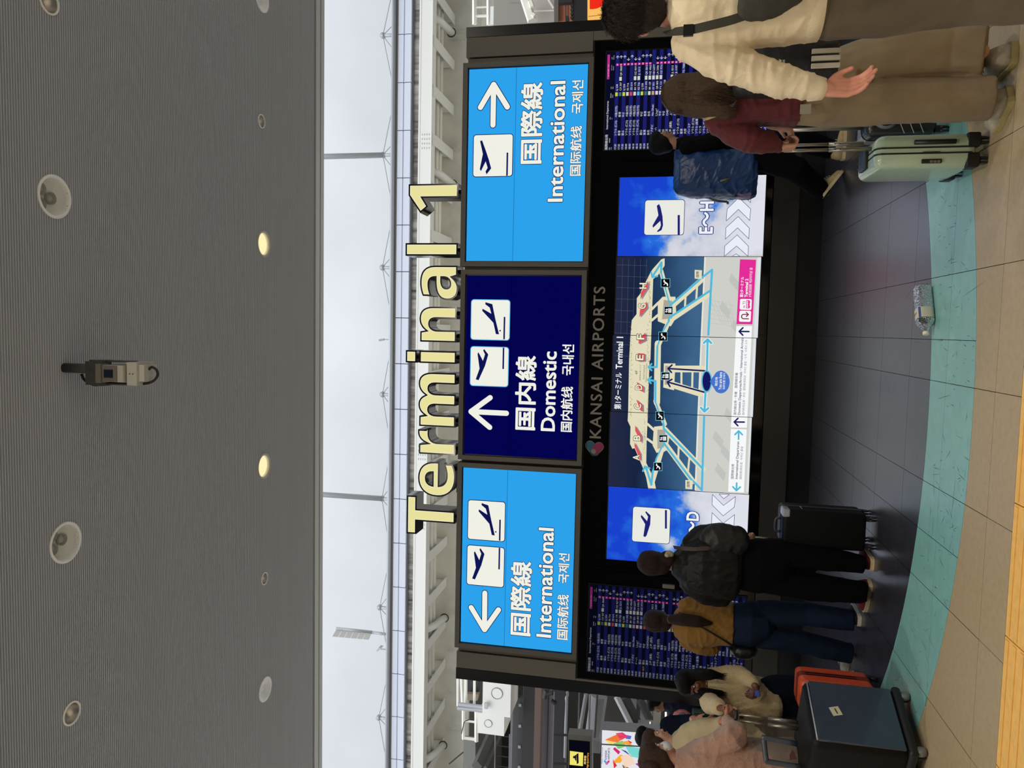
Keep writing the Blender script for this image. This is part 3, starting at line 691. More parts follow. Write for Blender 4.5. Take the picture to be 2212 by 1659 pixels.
def map_screen():
    m = bpy.data.materials.new('map_background'); m.use_nodes = True; n = m.node_tree.nodes; l = m.node_tree.links; n.clear()
    t = n.new('ShaderNodeTexCoord'); s = n.new('ShaderNodeSeparateXYZ'); l.new(t.outputs['Object'], s.inputs[0])
    z = n.new('ShaderNodeTexNoise'); z.inputs['Scale'].default_value = 3; z.inputs['Detail'].default_value = 4; l.new(t.outputs['Object'], z.inputs['Vector'])
    g = n.new('ShaderNodeMapRange'); l.new(s.outputs[2], g.inputs['Value']); g.inputs['From Min'].default_value = 2.06; g.inputs['From Max'].default_value = 1.1; g.inputs['To Min'].default_value = 0; g.inputs['To Max'].default_value = 1
    a = n.new('ShaderNodeMath'); a.operation = 'MULTIPLY_ADD'; l.new(z.outputs['Fac'], a.inputs[0]); a.inputs[1].default_value = .25; l.new(g.outputs[0], a.inputs[2])
    r = n.new('ShaderNodeValToRGB'); l.new(a.outputs[0], r.inputs[0]); e = r.color_ramp.elements
    e[0].position = .1; e[0].color = lin((38, 42, 66)); e[1].position = 1.0; e[1].color = lin((62, 100, 138)); q = e.new(.42); q.color = lin((22, 36, 66)); q = e.new(.75); q.color = lin((44, 76, 112))
    em = n.new('ShaderNodeEmission'); l.new(r.outputs[0], em.inputs[0]); o = n.new('ShaderNodeOutputMaterial'); l.new(em.outputs[0], o.inputs[0]); return m
MAPB = map_screen()
SCR = []
lab = ['leftmost big screen, blue sky picture with letter D and chevrons, behind the person in black', 'map screen showing letters A and B, seam left of C', 'middle map screen with the you are here pin', 'map screen showing letters G and H with the pink bar', 'sky picture screen reading E to H, partly behind the blue backpack']
for k in range(5):
    i = 4 - k; x0, x1 = dx_[i + 1] + .003, dx_[i] - .003; z1, z0 = (dzt[i] + dzt[i + 1]) / 2, (dzb[i] + dzb[i + 1]) / 2
    t = thing('display_screen', lab[k], 'screen', ((x0 + x1) / 2, YS, z0), 'screens of the wide display wall')
    MB().box(x0 - .002, x1 + .002, YD + .003, YD + .05, z0 - .012, z1 + .012).build('bezel', M_BEZ, t)
    MB().box(x0, x1, YD, YD + .02, z0, z1).build('screen_panel', [sky_screen('sky_picture_a', 3.1), MAPB, MAPB, MAPB, sky_screen('sky_picture_b', 8.4)][k], t)
    SCR.append((t, x0, x1, z0, z1))
ART = {}
def clip(poly, x0, x1, z0, z1):
    for (ax, v, s) in ((0, x0, 1), (0, x1, -1), (1, z0, 1), (1, z1, -1)):
        out = []; n = len(poly)
        for i in range(n):
            a, b = poly[i], poly[(i + 1) % n]; ia, ib = (a[ax] - v) * s >= 0, (b[ax] - v) * s >= 0
            if ia: out.append(a)
            if ia != ib:
                t = (v - a[ax]) / (b[ax] - a[ax]); out.append((a[0] + t * (b[0] - a[0]), a[1] + t * (b[1] - a[1])))
        poly = out
        if len(poly) < 3: return []
    return poly
def art(pts, m, layer, name='map_graphic'):
    """flat picture element given in world (x, z), cut at the edges of the screens"""
    for k, (t, x0, x1, z0, z1) in enumerate(SCR):
        q = clip(pts, x0, x1, z0, z1)
        if q: flat(ART.setdefault((k, name, m.name, layer), MB()), q, YD - .0012 * layer)
def ip(pts): return [xz(a, b, YD) for a, b in pts]
def iart(pts, col, layer, name='map_graphic'): art(ip(pts), emat('ink_%d_%d_%d' % col, col), layer, name)
def istroke(pts, w, col, layer, name='route_line'):
    q = ip(pts)
    for a, b in zip(q, q[1:]): art(cap(a, b, w * .5 * .00505, 5), emat('ink_%d_%d_%d' % col, col), layer, name)
def idots(pts, w, col, layer, step=4):
    q = [Vector(p) for p in pts]
    for a, b in zip(q, q[1:]):
        n = max(2, int((b - a).length / step))
        for i in range(n): c = a + (b - a) * ((i + .25) / n); d = a + (b - a) * ((i + .75) / n); istroke([c, d], w, col, layer, 'route_dots')
def iarrow(tip, tail, w, hl, col, layer, outline=None):
    t, b = Vector(tip), Vector(tail); d = (b - t).normalized(); n = Vector((-d.y, d.x))
    for (c, ww, l_) in ([(outline, w + 3, layer - 1)] if outline else []) + [(col, w, layer)]:
        istroke([t, b], ww, c, l_); istroke([t, t + (d + n) * hl], ww, c, l_); istroke([t, t + (d - n) * hl], ww, c, l_)
def stext(s, px0, px1, py0, py1, col, layer, off=0., outline=None, name='lettering', spacing=1):
    c = P((px0 + px1) / 2, (py0 + py1) / 2, Y=YD); k = min(range(5), key=lambda j: abs((SCR[j][1] + SCR[j][2]) / 2 - c.x))
    if outline: itext(ART.setdefault((k, name + '_outline', emat('ink_%d_%d_%d' % outline, outline).name, layer - 1), MB()), s, px0, px1, py0, py1, YD - .0012 * (layer - 1), off, extra=.05, spacing=spacing)
    itext(ART.setdefault((k, name, emat('ink_%d_%d_%d' % col, col).name, layer), MB()), s, px0, px1, py0, py1, YD - .0012 * layer, off, spacing=spacing)
R2 = lambda a, b: (1320 + .14467 * a, 560 + .14467 * b)
R3 = lambda a, b: (1320 + .14467 * a, 780 + .14467 * b)
Z6 = lambda a, b: (1250 + .27125 * a, 400 + .27125 * b)
Z7 = lambda a, b: (1250 + .27125 * a, 800 + .27125 * b)
BG_, CY, CR_, NV = (226, 220, 188), (84, 184, 216), (222, 84, 90), (28, 30, 92)
LG = (206, 207, 200)
# lower pale field, dark strip grid
iart([(1522, 555), (1649, 550), (1640, 730), (1627, 901), (1619, 1070), (1502, 1060), (1508, 900), (1515, 730)], LG, 1, 'pale_ground')
iart([(1612, 1062), (1622, 1064), (1648, 556), (1636, 556)], (222, 226, 232), 2, 'pale_ground')
for k in range(6): istroke([(1332 + k * 13, 560), (1328 + k * 13, 722)], .7, (74, 80, 102), 1, 'grid_line')
for k in range(9): istroke([(1328, 572 + k * 24.5), (1398 - (k > 3) * 30, 574 + k * 24.5)], .7, (74, 80, 102), 1, 'grid_line')
for (a, b) in ((1580, 590), (1560, 650), (1585, 690), (1545, 930), (1562, 960), (1550, 1000), (1570, 880)):
    iart([(a, b), (a + 18, b + 22), (a + 14, b + 40), (a - 6, b + 16)], (192, 194, 190), 2, 'faint_shape')
for k in range(6):
    istroke([(1535 + k * 8, 650), (1560 + k * 5, 700)], .8, (190, 192, 188), 2, 'faint_shape'); istroke([(1535, 648 + k * 10), (1585, 660 + k * 9)], .8, (190, 192, 188), 2, 'faint_shape')
istroke([(1523, 556), (1515, 730), (1508, 900), (1502, 1058)], 3, (232, 230, 214), 2, 'pale_ground')
# concourse
hall = [(1429, 560), (1409.7, 581.7), (1405, 589), (1385, 629), (1383.6, 634), (1375.7, 644), (1375, 678.6), (1364.8, 691.6), (1362, 723.5), (1359, 780), (1357, 887), (1355.9, 908.8), (1362, 921.8), (1361, 959), (1366, 969.5), (1371, 968), (1389.4, 1012), (1396, 1032), (1400.5, 1056), (1417, 1056), (1413, 1035), (1402, 1012), (1396, 1000), (1396.7, 953.6), (1398.8, 910), (1403, 780), (1405, 777), (1407.5, 701.8), (1411, 603), (1421, 594.7), (1427, 587.5), (1435.7, 573.7), (1435.7, 558)]
iart(hall, BG_, 3, 'concourse')
iart([(1431.4, 641), (1459, 641), (1461, 683), (1457, 692), (1449, 705), (1421, 694), (1421, 652)], BG_, 3, 'concourse')
iart([(1434, 648), (1452, 650), (1452, 688), (1430, 690)], (172, 164, 150), 4, 'hall_interior')
iart([(1412.6, 921.8), (1435.7, 919), (1448, 933), (1441, 972), (1434, 976), (1418, 978), (1409.7, 962)], BG_, 3, 'concourse')
iart([(1420, 928), (1436, 928), (1440, 950), (1434, 966), (1420, 970)], (172, 164, 150), 4, 'hall_interior')
iart([(1432.8, 837), (1434, 785), (1459, 785), (1456, 843)], BG_, 3, 'concourse'); iart([(1437, 790), (1444, 790), (1443, 831), (1436, 831)], (172, 164, 150), 4, 'hall_interior')
for (p, w) in (([(1408, 668), (1422, 654)], 5), ([(1408, 692), (1422, 680)], 5), ([(1399, 916), (1414, 930)], 5), ([(1398, 948), (1412, 958)], 5),
    ([(1428, 585), (1447, 655)], 9), ([(1445, 694), (1423, 745)], 9), ([(1421, 742), (1419, 870)], 13), ([(1416, 866), (1436, 916)], 9), ([(1434, 958), (1410, 1040)], 9),
    ([(1451, 662), (1514, 606)], 11), ([(1447, 692), (1534, 633)], 11), ([(1479, 674), (1481, 639)], 4), ([(1504, 648), (1506, 614)], 4),
    ([(1436, 927), (1519, 1014)], 11), ([(1438, 960), (1497, 1040)], 11), ([(1466, 966), (1465, 994)], 4), ([(1489, 990), (1486, 1020)], 4),
    ([(1458, 797), (1518, 797)], 14), ([(1456, 832), (1514, 850)], 14), ([(1472, 800), (1472, 836)], 4), ([(1496, 800), (1495, 842)], 4)): istroke(p, w, BG_, 3, 'concourse')
rn = random.Random(5)
for k in range(230):   # crowd of ticks drawn along the concourse walls
    y_ = rn.uniform(700, 905); x_ = 1363 + rn.gauss(0, 1.6) if k % 2 else 1400 + rn.gauss(0, 1.6)
    istroke([(x_, y_), (x_ + rn.uniform(-1.2, 1.2), y_ + rn.uniform(-1.5, 1.5))], .6, (96, 92, 82), 4, 'wall_detail')
for k in range(60):
    y_ = rn.uniform(600, 700); x_ = 1405 - abs(rn.gauss(0, 2)) ; istroke([(x_, y_), (x_ + rn.uniform(-1, 1), y_ + rn.uniform(-1.5, 1.5))], .6, (120, 114, 98), 4, 'wall_detail')
    y_ = rn.uniform(905, 990); x_ = 1394 - abs(rn.gauss(0, 3)); istroke([(x_, y_), (x_ + rn.uniform(-1, 1), y_ + rn.uniform(-1.5, 1.5))], .6, (120, 114, 98), 4, 'wall_detail')
for q in ([R2(555, 320), R2(555, 420), R2(440, 600), R2(445, 500)], [R2(535, 630), R2(540, 730), R2(425, 865), R2(430, 760)], [R2(515, 1095), R2(520, 1210), R2(410, 1265), R2(415, 1180)], [R2(400, 1400), R2(505, 1410), R2(505, 1520), R2(405, 1525)],
    [R3(380, 310), R3(490, 380), R3(485, 465), R3(430, 440)], [R3(375, 570), R3(470, 650), R3(475, 750), R3(440, 740)], [R3(360, 960), R3(460, 1120), R3(455, 1225), R3(360, 1040)], [R3(350, 1210), R3(440, 1380), R3(445, 1505), R3(350, 1270)]):
    iart([(a + 3, b + 1.5) for a, b in q], (132, 138, 150), 4, 'counter_shadow'); iart(q, CR_, 5, 'counter_block')
for s, q0, q1 in (('H', R2(425, 355), R2(532, 440)), ('G', R2(410, 660), R2(518, 742)), ('F', R2(385, 1120), R2(498, 1200)), ('E', R2(375, 1425), R2(485, 1508)),
    ('D', R3(362, 350), R3(465, 428)), ('C', R3(345, 640), R3(450, 720)), ('B', R3(335, 1108), R3(437, 1187)), ('A', R3(325, 1400), R3(425, 1480))):
    stext(s, q0[0], q1[0], q0[1], q1[1], (244, 238, 206), 8, .02, outline=(70, 60, 56), name='zone_letter')
# routes
for p in ([(1409.7, 597), (1429, 567), (1428, 589)], [(1447, 660), (1509.5, 606)], [(1444.5, 694.5), (1445, 687), (1534, 628)], [(1420, 748), (1418.5, 793), (1404, 793)], [(1415.5, 867), (1416, 823), (1402, 821)],
    [(1433, 914), (1434, 926), (1517, 1011)], [(1434, 957), (1491, 1033)], [(1407, 1047), (1396, 1011)], [(1407, 1047), (1410, 1018)], [(1508, 606), (1538, 583), (1530, 723)], [(1521, 900), (1516, 1060)], [(1491, 1033), (1516, 1058)]): istroke(p, 4.4, CY, 6)
for p in ([(1428, 589), (1446, 655)], [(1444, 695), (1432, 716), (1420, 748)], [(1415.5, 867), (1423, 888), (1434, 914)], [(1433, 958), (1418, 990), (1410, 1018)]): idots(p, 3.2, CY, 6)
iarrow((1409, 599), (1411, 596), 3.6, 8, CY, 6); iarrow((1400.5, 793), (1410, 793), 3.6, 7, CY, 6); iarrow((1399.5, 820.5), (1408, 821), 3.6, 7, CY, 6); iarrow((1393, 1007), (1396, 1014), 3.6, 8, CY, 6)
iarrow((1528.5, 733), (1527, 800), 4.4, 8, CY, 7, (236, 238, 236)); iarrow((1521.5, 889), (1524, 846), 4.4, 8, CY, 7, (236, 238, 236))
iarrow((1443, 796), (1522.5, 801), 3.4, 8, NV, 7); iarrow((1441.5, 825), (1521, 847), 3.4, 8, NV, 7)
# you are here
def ell(cx, cy, rx, ry, n=28): return [(cx + rx * math.cos(2 * PI * k / n), cy + ry * math.sin(2 * PI * k / n)) for k in range(n)]
iart(ell(1526.5, 823.5, 11.5, 24), CY, 8, 'place_marker'); iart(ell(1526.5, 823.5, 9, 21), (20, 24, 96), 9, 'place_marker')
iart([(1533, 824)] + [(1557 + 19 * math.cos(a), 825 + 24.5 * math.sin(a)) for a in [math.radians(-125 + 250 * k / 24) for k in range(25)]], (70, 116, 202), 10, 'place_pin')
WH_ = (246, 246, 246)
stext('現在地', 1544.5, 1550.5, 814.5, 834, WH_, 11, .01); stext('You are here', 1552.5, 1559.5, 804, 842, WH_, 11, .015); stext('当前位置 현재지', 1561.5, 1566.5, 806, 841, WH_, 11, .005)
for (s, a, b, c, d) in (('4F', 1372, 1377.5, 800, 809.5), ('国際線出発フロア', 1381.5, 1384.5, 787, 822), ('International', 1389, 1392.5, 789, 819), ('Departure Floor', 1394.5, 1398, 784.5, 825)): stext(s, a, b, c, d, (70, 62, 54), 8)
# pictograms
def picto(px0, px1, py0, py1, kind):
    iart([(px0 - 1, py0 - 1), (px0 - 1, py1 + 1), (px1 + 1, py1 + 1), (px1 + 1, py0 - 1)], (120, 200, 220), 7, 'symbol_edge'); iart([(px0, py0), (px0, py1), (px1, py1), (px1, py0)], (10, 10, 12), 8, 'symbol_plate')
    q = lambda u, w: (px0 + (px1 - px0) * w, py1 - (py1 - py0) * u)
    if kind == 'esc':
        istroke([q(.2, .74), q(.38, .72), q(.66, .34), q(.82, .34)], 2.6, WH_, 9, 'symbol'); istroke([q(.28, .32), q(.46, .5)], 1.4, WH_, 9, 'symbol')
    else:
        iart([q(.2, .45), q(.8, .45), q(.8, .88), q(.2, .88)], WH_, 9, 'symbol'); iart([q(.25, .5), q(.75, .5), q(.75, .83), q(.25, .83)], (20, 20, 22), 10, 'symbol')
        for u in (.34, .5, .66): istroke([q(u, .58), q(u, .8)], 1.8, WH_, 11, 'symbol')
        istroke([q(.35, .12), q(.35, .36)], 1.2, WH_, 9, 'symbol'); istroke([q(.62, .12), q(.62, .36)], 1.2, WH_, 9, 'symbol')
        istroke([q(.25, .22), q(.35, .1), q(.45, .22)], 1.1, WH_, 9, 'symbol'); istroke([q(.52, .26), q(.62, .38), q(.72, .26)], 1.1, WH_, 9, 'symbol')
for b in ((1428.5, 1446.6, 602.7, 620), (1423.4, 1440.8, 717.7, 735.8), (1417, 1434, 889, 907.3), (1412.7, 1429.5, 999.3, 1016)): picto(*b, 'esc')
for b in ((1435.7, 1452.4, 663, 678.6), (1429, 1446, 804.6, 819.8), (1424.5, 1440.8, 939.9, 954.3)): picto(*b, 'lift')
for (a, b, s) in ((1500.5, 583, 0), (1480.5, 1036.5, 1)):     # the little boards reading 国際
    iart([(a, b), (a, b + 19), (a + 15, b + 20), (a + 16, b + 1)], (226, 220, 190), 9, 'small_board'); stext('国際', a + 3, a + 9.5, b + 3, b + 16, (40, 36, 40), 10, .01); 
# title and foot bars
stext('第1ターミナル', 1327.5, 1343, 805, 884, WH_, 3, .015); stext('Terminal 1', 1331, 1345.5, 727.5, 797, WH_, 3, .02)
PK = (228, 44, 152)
iart([R2(1925, 2), R2(2165, 8), R2(2110, 972), R2(1872, 968)], PK, 3, 'pink_bar')
def rr(p0, p1, p2, p3, col, layer, name):
    q = ip([p0, p1, p2, p3]); c = Vector((sum(a[0] for a in q) / 4, sum(a[1] for a in q) / 4)); out = []
    for i in range(4):
        a, b, d = Vector(q[i - 1]), Vector(q[i]), Vector(q[(i + 1) % 4]); out += [tuple(b + (a - b).normalized() * .014), tuple(b + ((a - b).normalized() + (d - b).normalized()) * .004), tuple(b + (d - b).normalized() * .014)]
    art(out, emat('ink_%d_%d_%d' % col, col), layer, name)
rr(R2(1925, 592), R2(2102, 596), R2(2094, 758), R2(1918, 752), WH_, 4, 'symbol_plate'); rr(R2(1918, 768), R2(2092, 772), R2(2082, 936), R2(1908, 932), WH_, 4, 'symbol_plate')
stext('to T2', *[1320 + .14467 * 1965, 1320 + .14467 * 2000, 560 + .14467 * 625, 560 + .14467 * 730], (120, 30, 70), 5, .01)
iart([R2(2018, 612), R2(2070, 612), R2(2068, 735), R2(2016, 735)], PK, 5, 'bus_symbol')
for k in range(4): iart([R2(2026, 625 + k * 27), R2(2044, 625 + k * 27), R2(2044, 645 + k * 27), R2(2026, 645 + k * 27)], WH_, 6, 'bus_symbol')
for k in (640, 708): iart([R2(2070 + 8 * math.cos(t * PI / 4), k + 10 * math.sin(t * PI / 4)) for t in range(8)], PK, 6, 'bus_symbol')
istroke([R2(2050, 890), R2(1975, 888)] + [R2(1975 - 28 * math.sin(t * PI / 6), 856 + 32 * math.cos(t * PI / 6)) for t in range(1, 6)] + [R2(1975, 824), R2(2045, 826)], 2.2, (140, 40, 80), 5, 'turn_arrow'); istroke([R2(2018, 795), R2(2050, 826), R2(2018, 856)], 2.2, (140, 40, 80), 5, 'turn_arrow')
stext('第2ターミナル', 1599, 1606.5, 598, 642, WH_, 5, .02); stext('Terminal 2', 1609, 1616, 602, 642, WH_, 5, .03); stext('2号航站楼 제2터미널 줄', 1618, 1624.5, 578, 642, WH_, 5, 0)
iart([R2(1870, 998), R2(2105, 998), Z7(1339, 457), Z7(1212, 454)], (246, 248, 250), 3, 'white_bar'); iart([Z7(1212, 466), Z7(1338, 470), Z7(1316, 972), Z7(1190, 966)], (246, 248, 250), 3, 'white_bar')
iarrow(R2(1912, 1078), R2(2058, 1080), 3.2, 8, NV, 5); iarrow(R3(1838, 908), R3(1988, 910), 3.2, 8, NV, 5)
iarrow(R3(1905, 1042), R3(1903, 1165), 3.4, 8, CY, 5); iarrow(Z7(1256, 957), Z7(1258, 897), 3.4, 8, CY, 5)
DK = (34, 36, 60)
stext('国内線出発・到着', 1585.5, 1591.5, 846, 896, DK, 5, .005); stext('国際線到着', 1587.5, 1593.5, 805, 838, DK, 5, .005)
stext('Domestic Departures/Arrivals・International Arrivals', 1597, 1604.5, 729.5, 896.5, DK, 5, .01); stext('国内航线出发・到达  国际航线到达  국내선 출발・도착  국제선 도착', 1606, 1611.5, 734, 896.5, (96, 98, 112), 5)
stext('国際線出発', 1579.5, 1585.5, 1002, 1034.5, DK, 5, .005); stext('International Departures', 1589.5, 1597, 953.5, 1034.6, DK, 5, .01); stext('国际航线出发  국제선 출발', 1598.5, 1604, 964, 1035, (96, 98, 112), 5)
# sky screens
def skyart(zf, box, icon, bar, word, chev, wname):
    p = [zf(*q) for q in box]; X0, X1 = P((p[0][0] + p[1][0]) / 2, p[1][1], Y=YD).x, P((p[0][0] + p[1][0]) / 2, p[0][1], Y=YD).x
    Z0, Z1 = P(p[1][0], (p[0][1] + p[1][1]) / 2, Y=YD).z, P(p[0][0], (p[0][1] + p[1][1]) / 2, Y=YD).z
    art(rrect(X0, X1, Z0, Z1, .03), emat('ink_34_40_120', (34, 40, 120)), 1, 'pictogram_edge'); art(rrect(X0 + .006, X1 - .006, Z0 + .006, Z1 - .006, .026), emat('ink_232_234_226', (232, 234, 226)), 2, 'pictogram')
    iart([zf(*q) for q in icon], (30, 34, 112), 3, 'aircraft_symbol'); iart([zf(*q) for q in bar], (30, 34, 112), 3, 'aircraft_symbol')
    for c in chev:
        q = [Vector(zf(*w)) for w in c]; iart([tuple(w) for w in q], (232, 236, 246), 3, 'chevron')
        istroke([tuple(w) for w in q] + [tuple(q[0])], .9, (40, 44, 120), 4, 'chevron_edge')
skyart(Z6, [(522, 115), (843, 400)], [(622, 165), (640, 150), (652, 175), (668, 250), (672, 320), (660, 358), (628, 375), (625, 365), (645, 345), (655, 320), (650, 285), (592, 340), (588, 322), (635, 240)], [(788, 395), (788, 238), (806, 238), (806, 395)], '', 
    [[(1175, 285), (1182, 190), (1275, 100), (1370, 190), (1362, 282), (1272, 193)], [(1168, 430), (1172, 340), (1270, 250), (1358, 342), (1355, 428), (1265, 340)], [(1160, 567), (1163, 485), (1262, 396), (1352, 487), (1348, 567), (1257, 485)], [(1222, 567), (1252, 548), (1285, 567)], [(1180, 140), (1186, 45), (1280, -42), (1375, 45), (1368, 140), (1278, 48)]], 'x')
skyart(Z7, [(425, 1090), (730, 1375)], [(515, 1320), (530, 1327), (541, 1315), (570, 1225), (573, 1155), (535, 1120), (531, 1130), (553, 1165), (545, 1200), (500, 1150), (494, 1165), (530, 1225)], [(687, 1112), (703, 1112), (703, 1260), (687, 1260)], '',
    [[(1065, 988), (1062, 1070), (1150, 1158), (1240, 1088), (1248, 1005), (1153, 1075)], [(1062, 1132), (1058, 1215), (1147, 1300), (1236, 1235), (1242, 1148), (1150, 1218)], [(1118, 985), (1155, 1022), (1200, 988)], [(1058, 1280), (1054, 1363), (1143, 1448), (1232, 1383), (1238, 1296), (1146, 1366)]], 'x')
stext('E～H', 1511, 1541, 435, 505, (236, 240, 248), 4, .03, outline=(40, 44, 120), name='zone_letter'); stext('A～D', 1481.5, 1509, 1105, 1175, (236, 240, 248), 4, .03, outline=(40, 44, 120), name='zone_letter')
for (k, name, mn, layer), mb in ART.items():
    m = MATS.get(mn) or bpy.data.materials[mn]; mb.build(name, m, SCR[k][0], kind='stuff' if name in ('lettering', 'route_line', 'route_dots', 'symbol', 'faint_shape', 'wall_detail', 'grid_line', 'concourse', 'counter_block', 'counter_shadow', 'lettering_outline', 'bus_symbol', 'turn_arrow', 'symbol_edge', 'symbol_plate', 'hall_interior', 'chevron_edge', 'pale_ground', 'place_marker', 'aircraft_symbol') else None)

# ------------------------------------------------------------------ departure boards
ROWS = [('17:20', 'ソウル (仁川)', '서울(인천)', 'y', 'LJ 228', '', 'H', 1), ('17:25', '香港', '香港', 'g', 'CX 507', 'QR 5868', 'E', 1), ('17:35', '釜山', '부산', 'y', 'LJ 254', '', 'H', 1), ('18:00', 'ソウル (仁川)', '서울(인천)', 'w', 'RS 716', '', 'A', -1),
 ('18:00', 'ソウル (仁川)', '서울(인천)', 'r', 'ZE 614', '', 'H', 1), ('18:10', 'ソウル (仁川)', '서울(인천)', 'w', 'BX 175', 'OZ 9571', 'E', -1), ('18:15', 'ソウル (仁川)', '서울(인천)', 'b', 'KE 726', 'JL 5213', 'B', -1), ('18:20', '釜山', '부산', 'y', 'LJ 258', '', 'H', 1),
 ('18:30', '香港', '香港', 'g', 'CX 595', 'QR 5815', 'E', 1), ('18:30', '台北', '台北', 'w', 'BR 129', 'NZ 4963', 'F', 1), ('18:40', 'アブダビ', 'Abu Dhabi', 'o', 'EY 831', 'NH 6377', '', 0), ('18:55', 'ドーハ', 'الدوحة', 'q', 'QR 803', 'LA 5306', 'B', -1),
 ('18:55', '釜山', '부산', 'w', 'BX 121', 'OZ 9731', 'A', -1), ('18:55', '釜山', '부산', 'r', 'TW 320', '', 'A', -1), ('19:00', '清州', 'CHEONGJU', 'w', 'RF 317', '', 'H', 1), ('19:00', '上海 (浦東)', '上海 (浦东)', 'w', 'CA 858', 'JL 8213', 'G', 1), ('19:05', '台北', '台北', 'w', 'MM 25', 'JL 5107', 'B', -1),
 ('19:15', 'ソウル (仁川)', '서울(인천)', 'b', 'TW 284', '', 'H', 1), ('19:25', '香港', '香港', 'w', 'HX 613', 'TG 7088', 'E', 1), ('19:25', '大邱', '대구', 'r', 'TW 314', '', 'A', -1), ('19:30', 'バンコク', 'กรุงเทพ', 'w', 'XJ 613', '', '', 0), ('19:30', 'ソウル (仁川)', '서울(인천)', 'y', 'LJ 238', '', 'A', -1),
 ('19:35', 'ソウル (金浦)', '서울(김포)', 'b', 'KE 2118', '', 'B', -1), ('19:35', 'マニラ', 'MANILA', 'w', '5J 829', '', 'G', 1), ('19:40', 'ソウル (仁川)', '서울(인천)', 'w', 'OZ 111', '', '', 0), ('19:45', 'ソウル (仁川)', '서울(인천)', 'y', 'LJ 220', '', 'F', 1), ('19:55', 'インドネシア', 'Indonesia', 'w', 'GA 889', '', 'F', 1)]
more = ['香港', 'ソウル (金浦)', '香港', '台北', 'ハノイ', 'ホノルル', 'クアラルンプール', '高雄', '台北', 'シドニー', 'ブリスベン', 'ソウル (仁川)', 'イスタンブール', 'ヘルシンキ']
for k, c in enumerate(more): ROWS.append(('%02d:%02d' % (20 + k // 5, (k * 13) % 60), c, ['香港', '서울(김포)', '香港', '台北', 'HANOI', 'HONOLULU', 'KUALA L.', '高雄', '台北', 'SYDNEY', 'BRISBANE', '서울(인천)', 'ISTANBUL', 'HELSINKI'][k], 'ywbrgow'[k % 7], 'XX %d' % (211 + 37 * k) if 0 else ['CX', 'KE', 'HX', 'BR', 'VN', 'HA', 'D7', 'IT', 'CI', 'JQ', 'JQ', 'OZ', 'TK', 'AY'][k] + ' %d' % (211 + 17 * k), '', 'ABEFGH'[k % 6], 1 if k % 3 else -1))
CH = {'y': (196, 206, 60), 'g': (62, 112, 108), 'w': (206, 208, 200), 'r': (206, 70, 72), 'b': (90, 176, 214), 'o': (196, 160, 110), 'q': (220, 200, 210)}
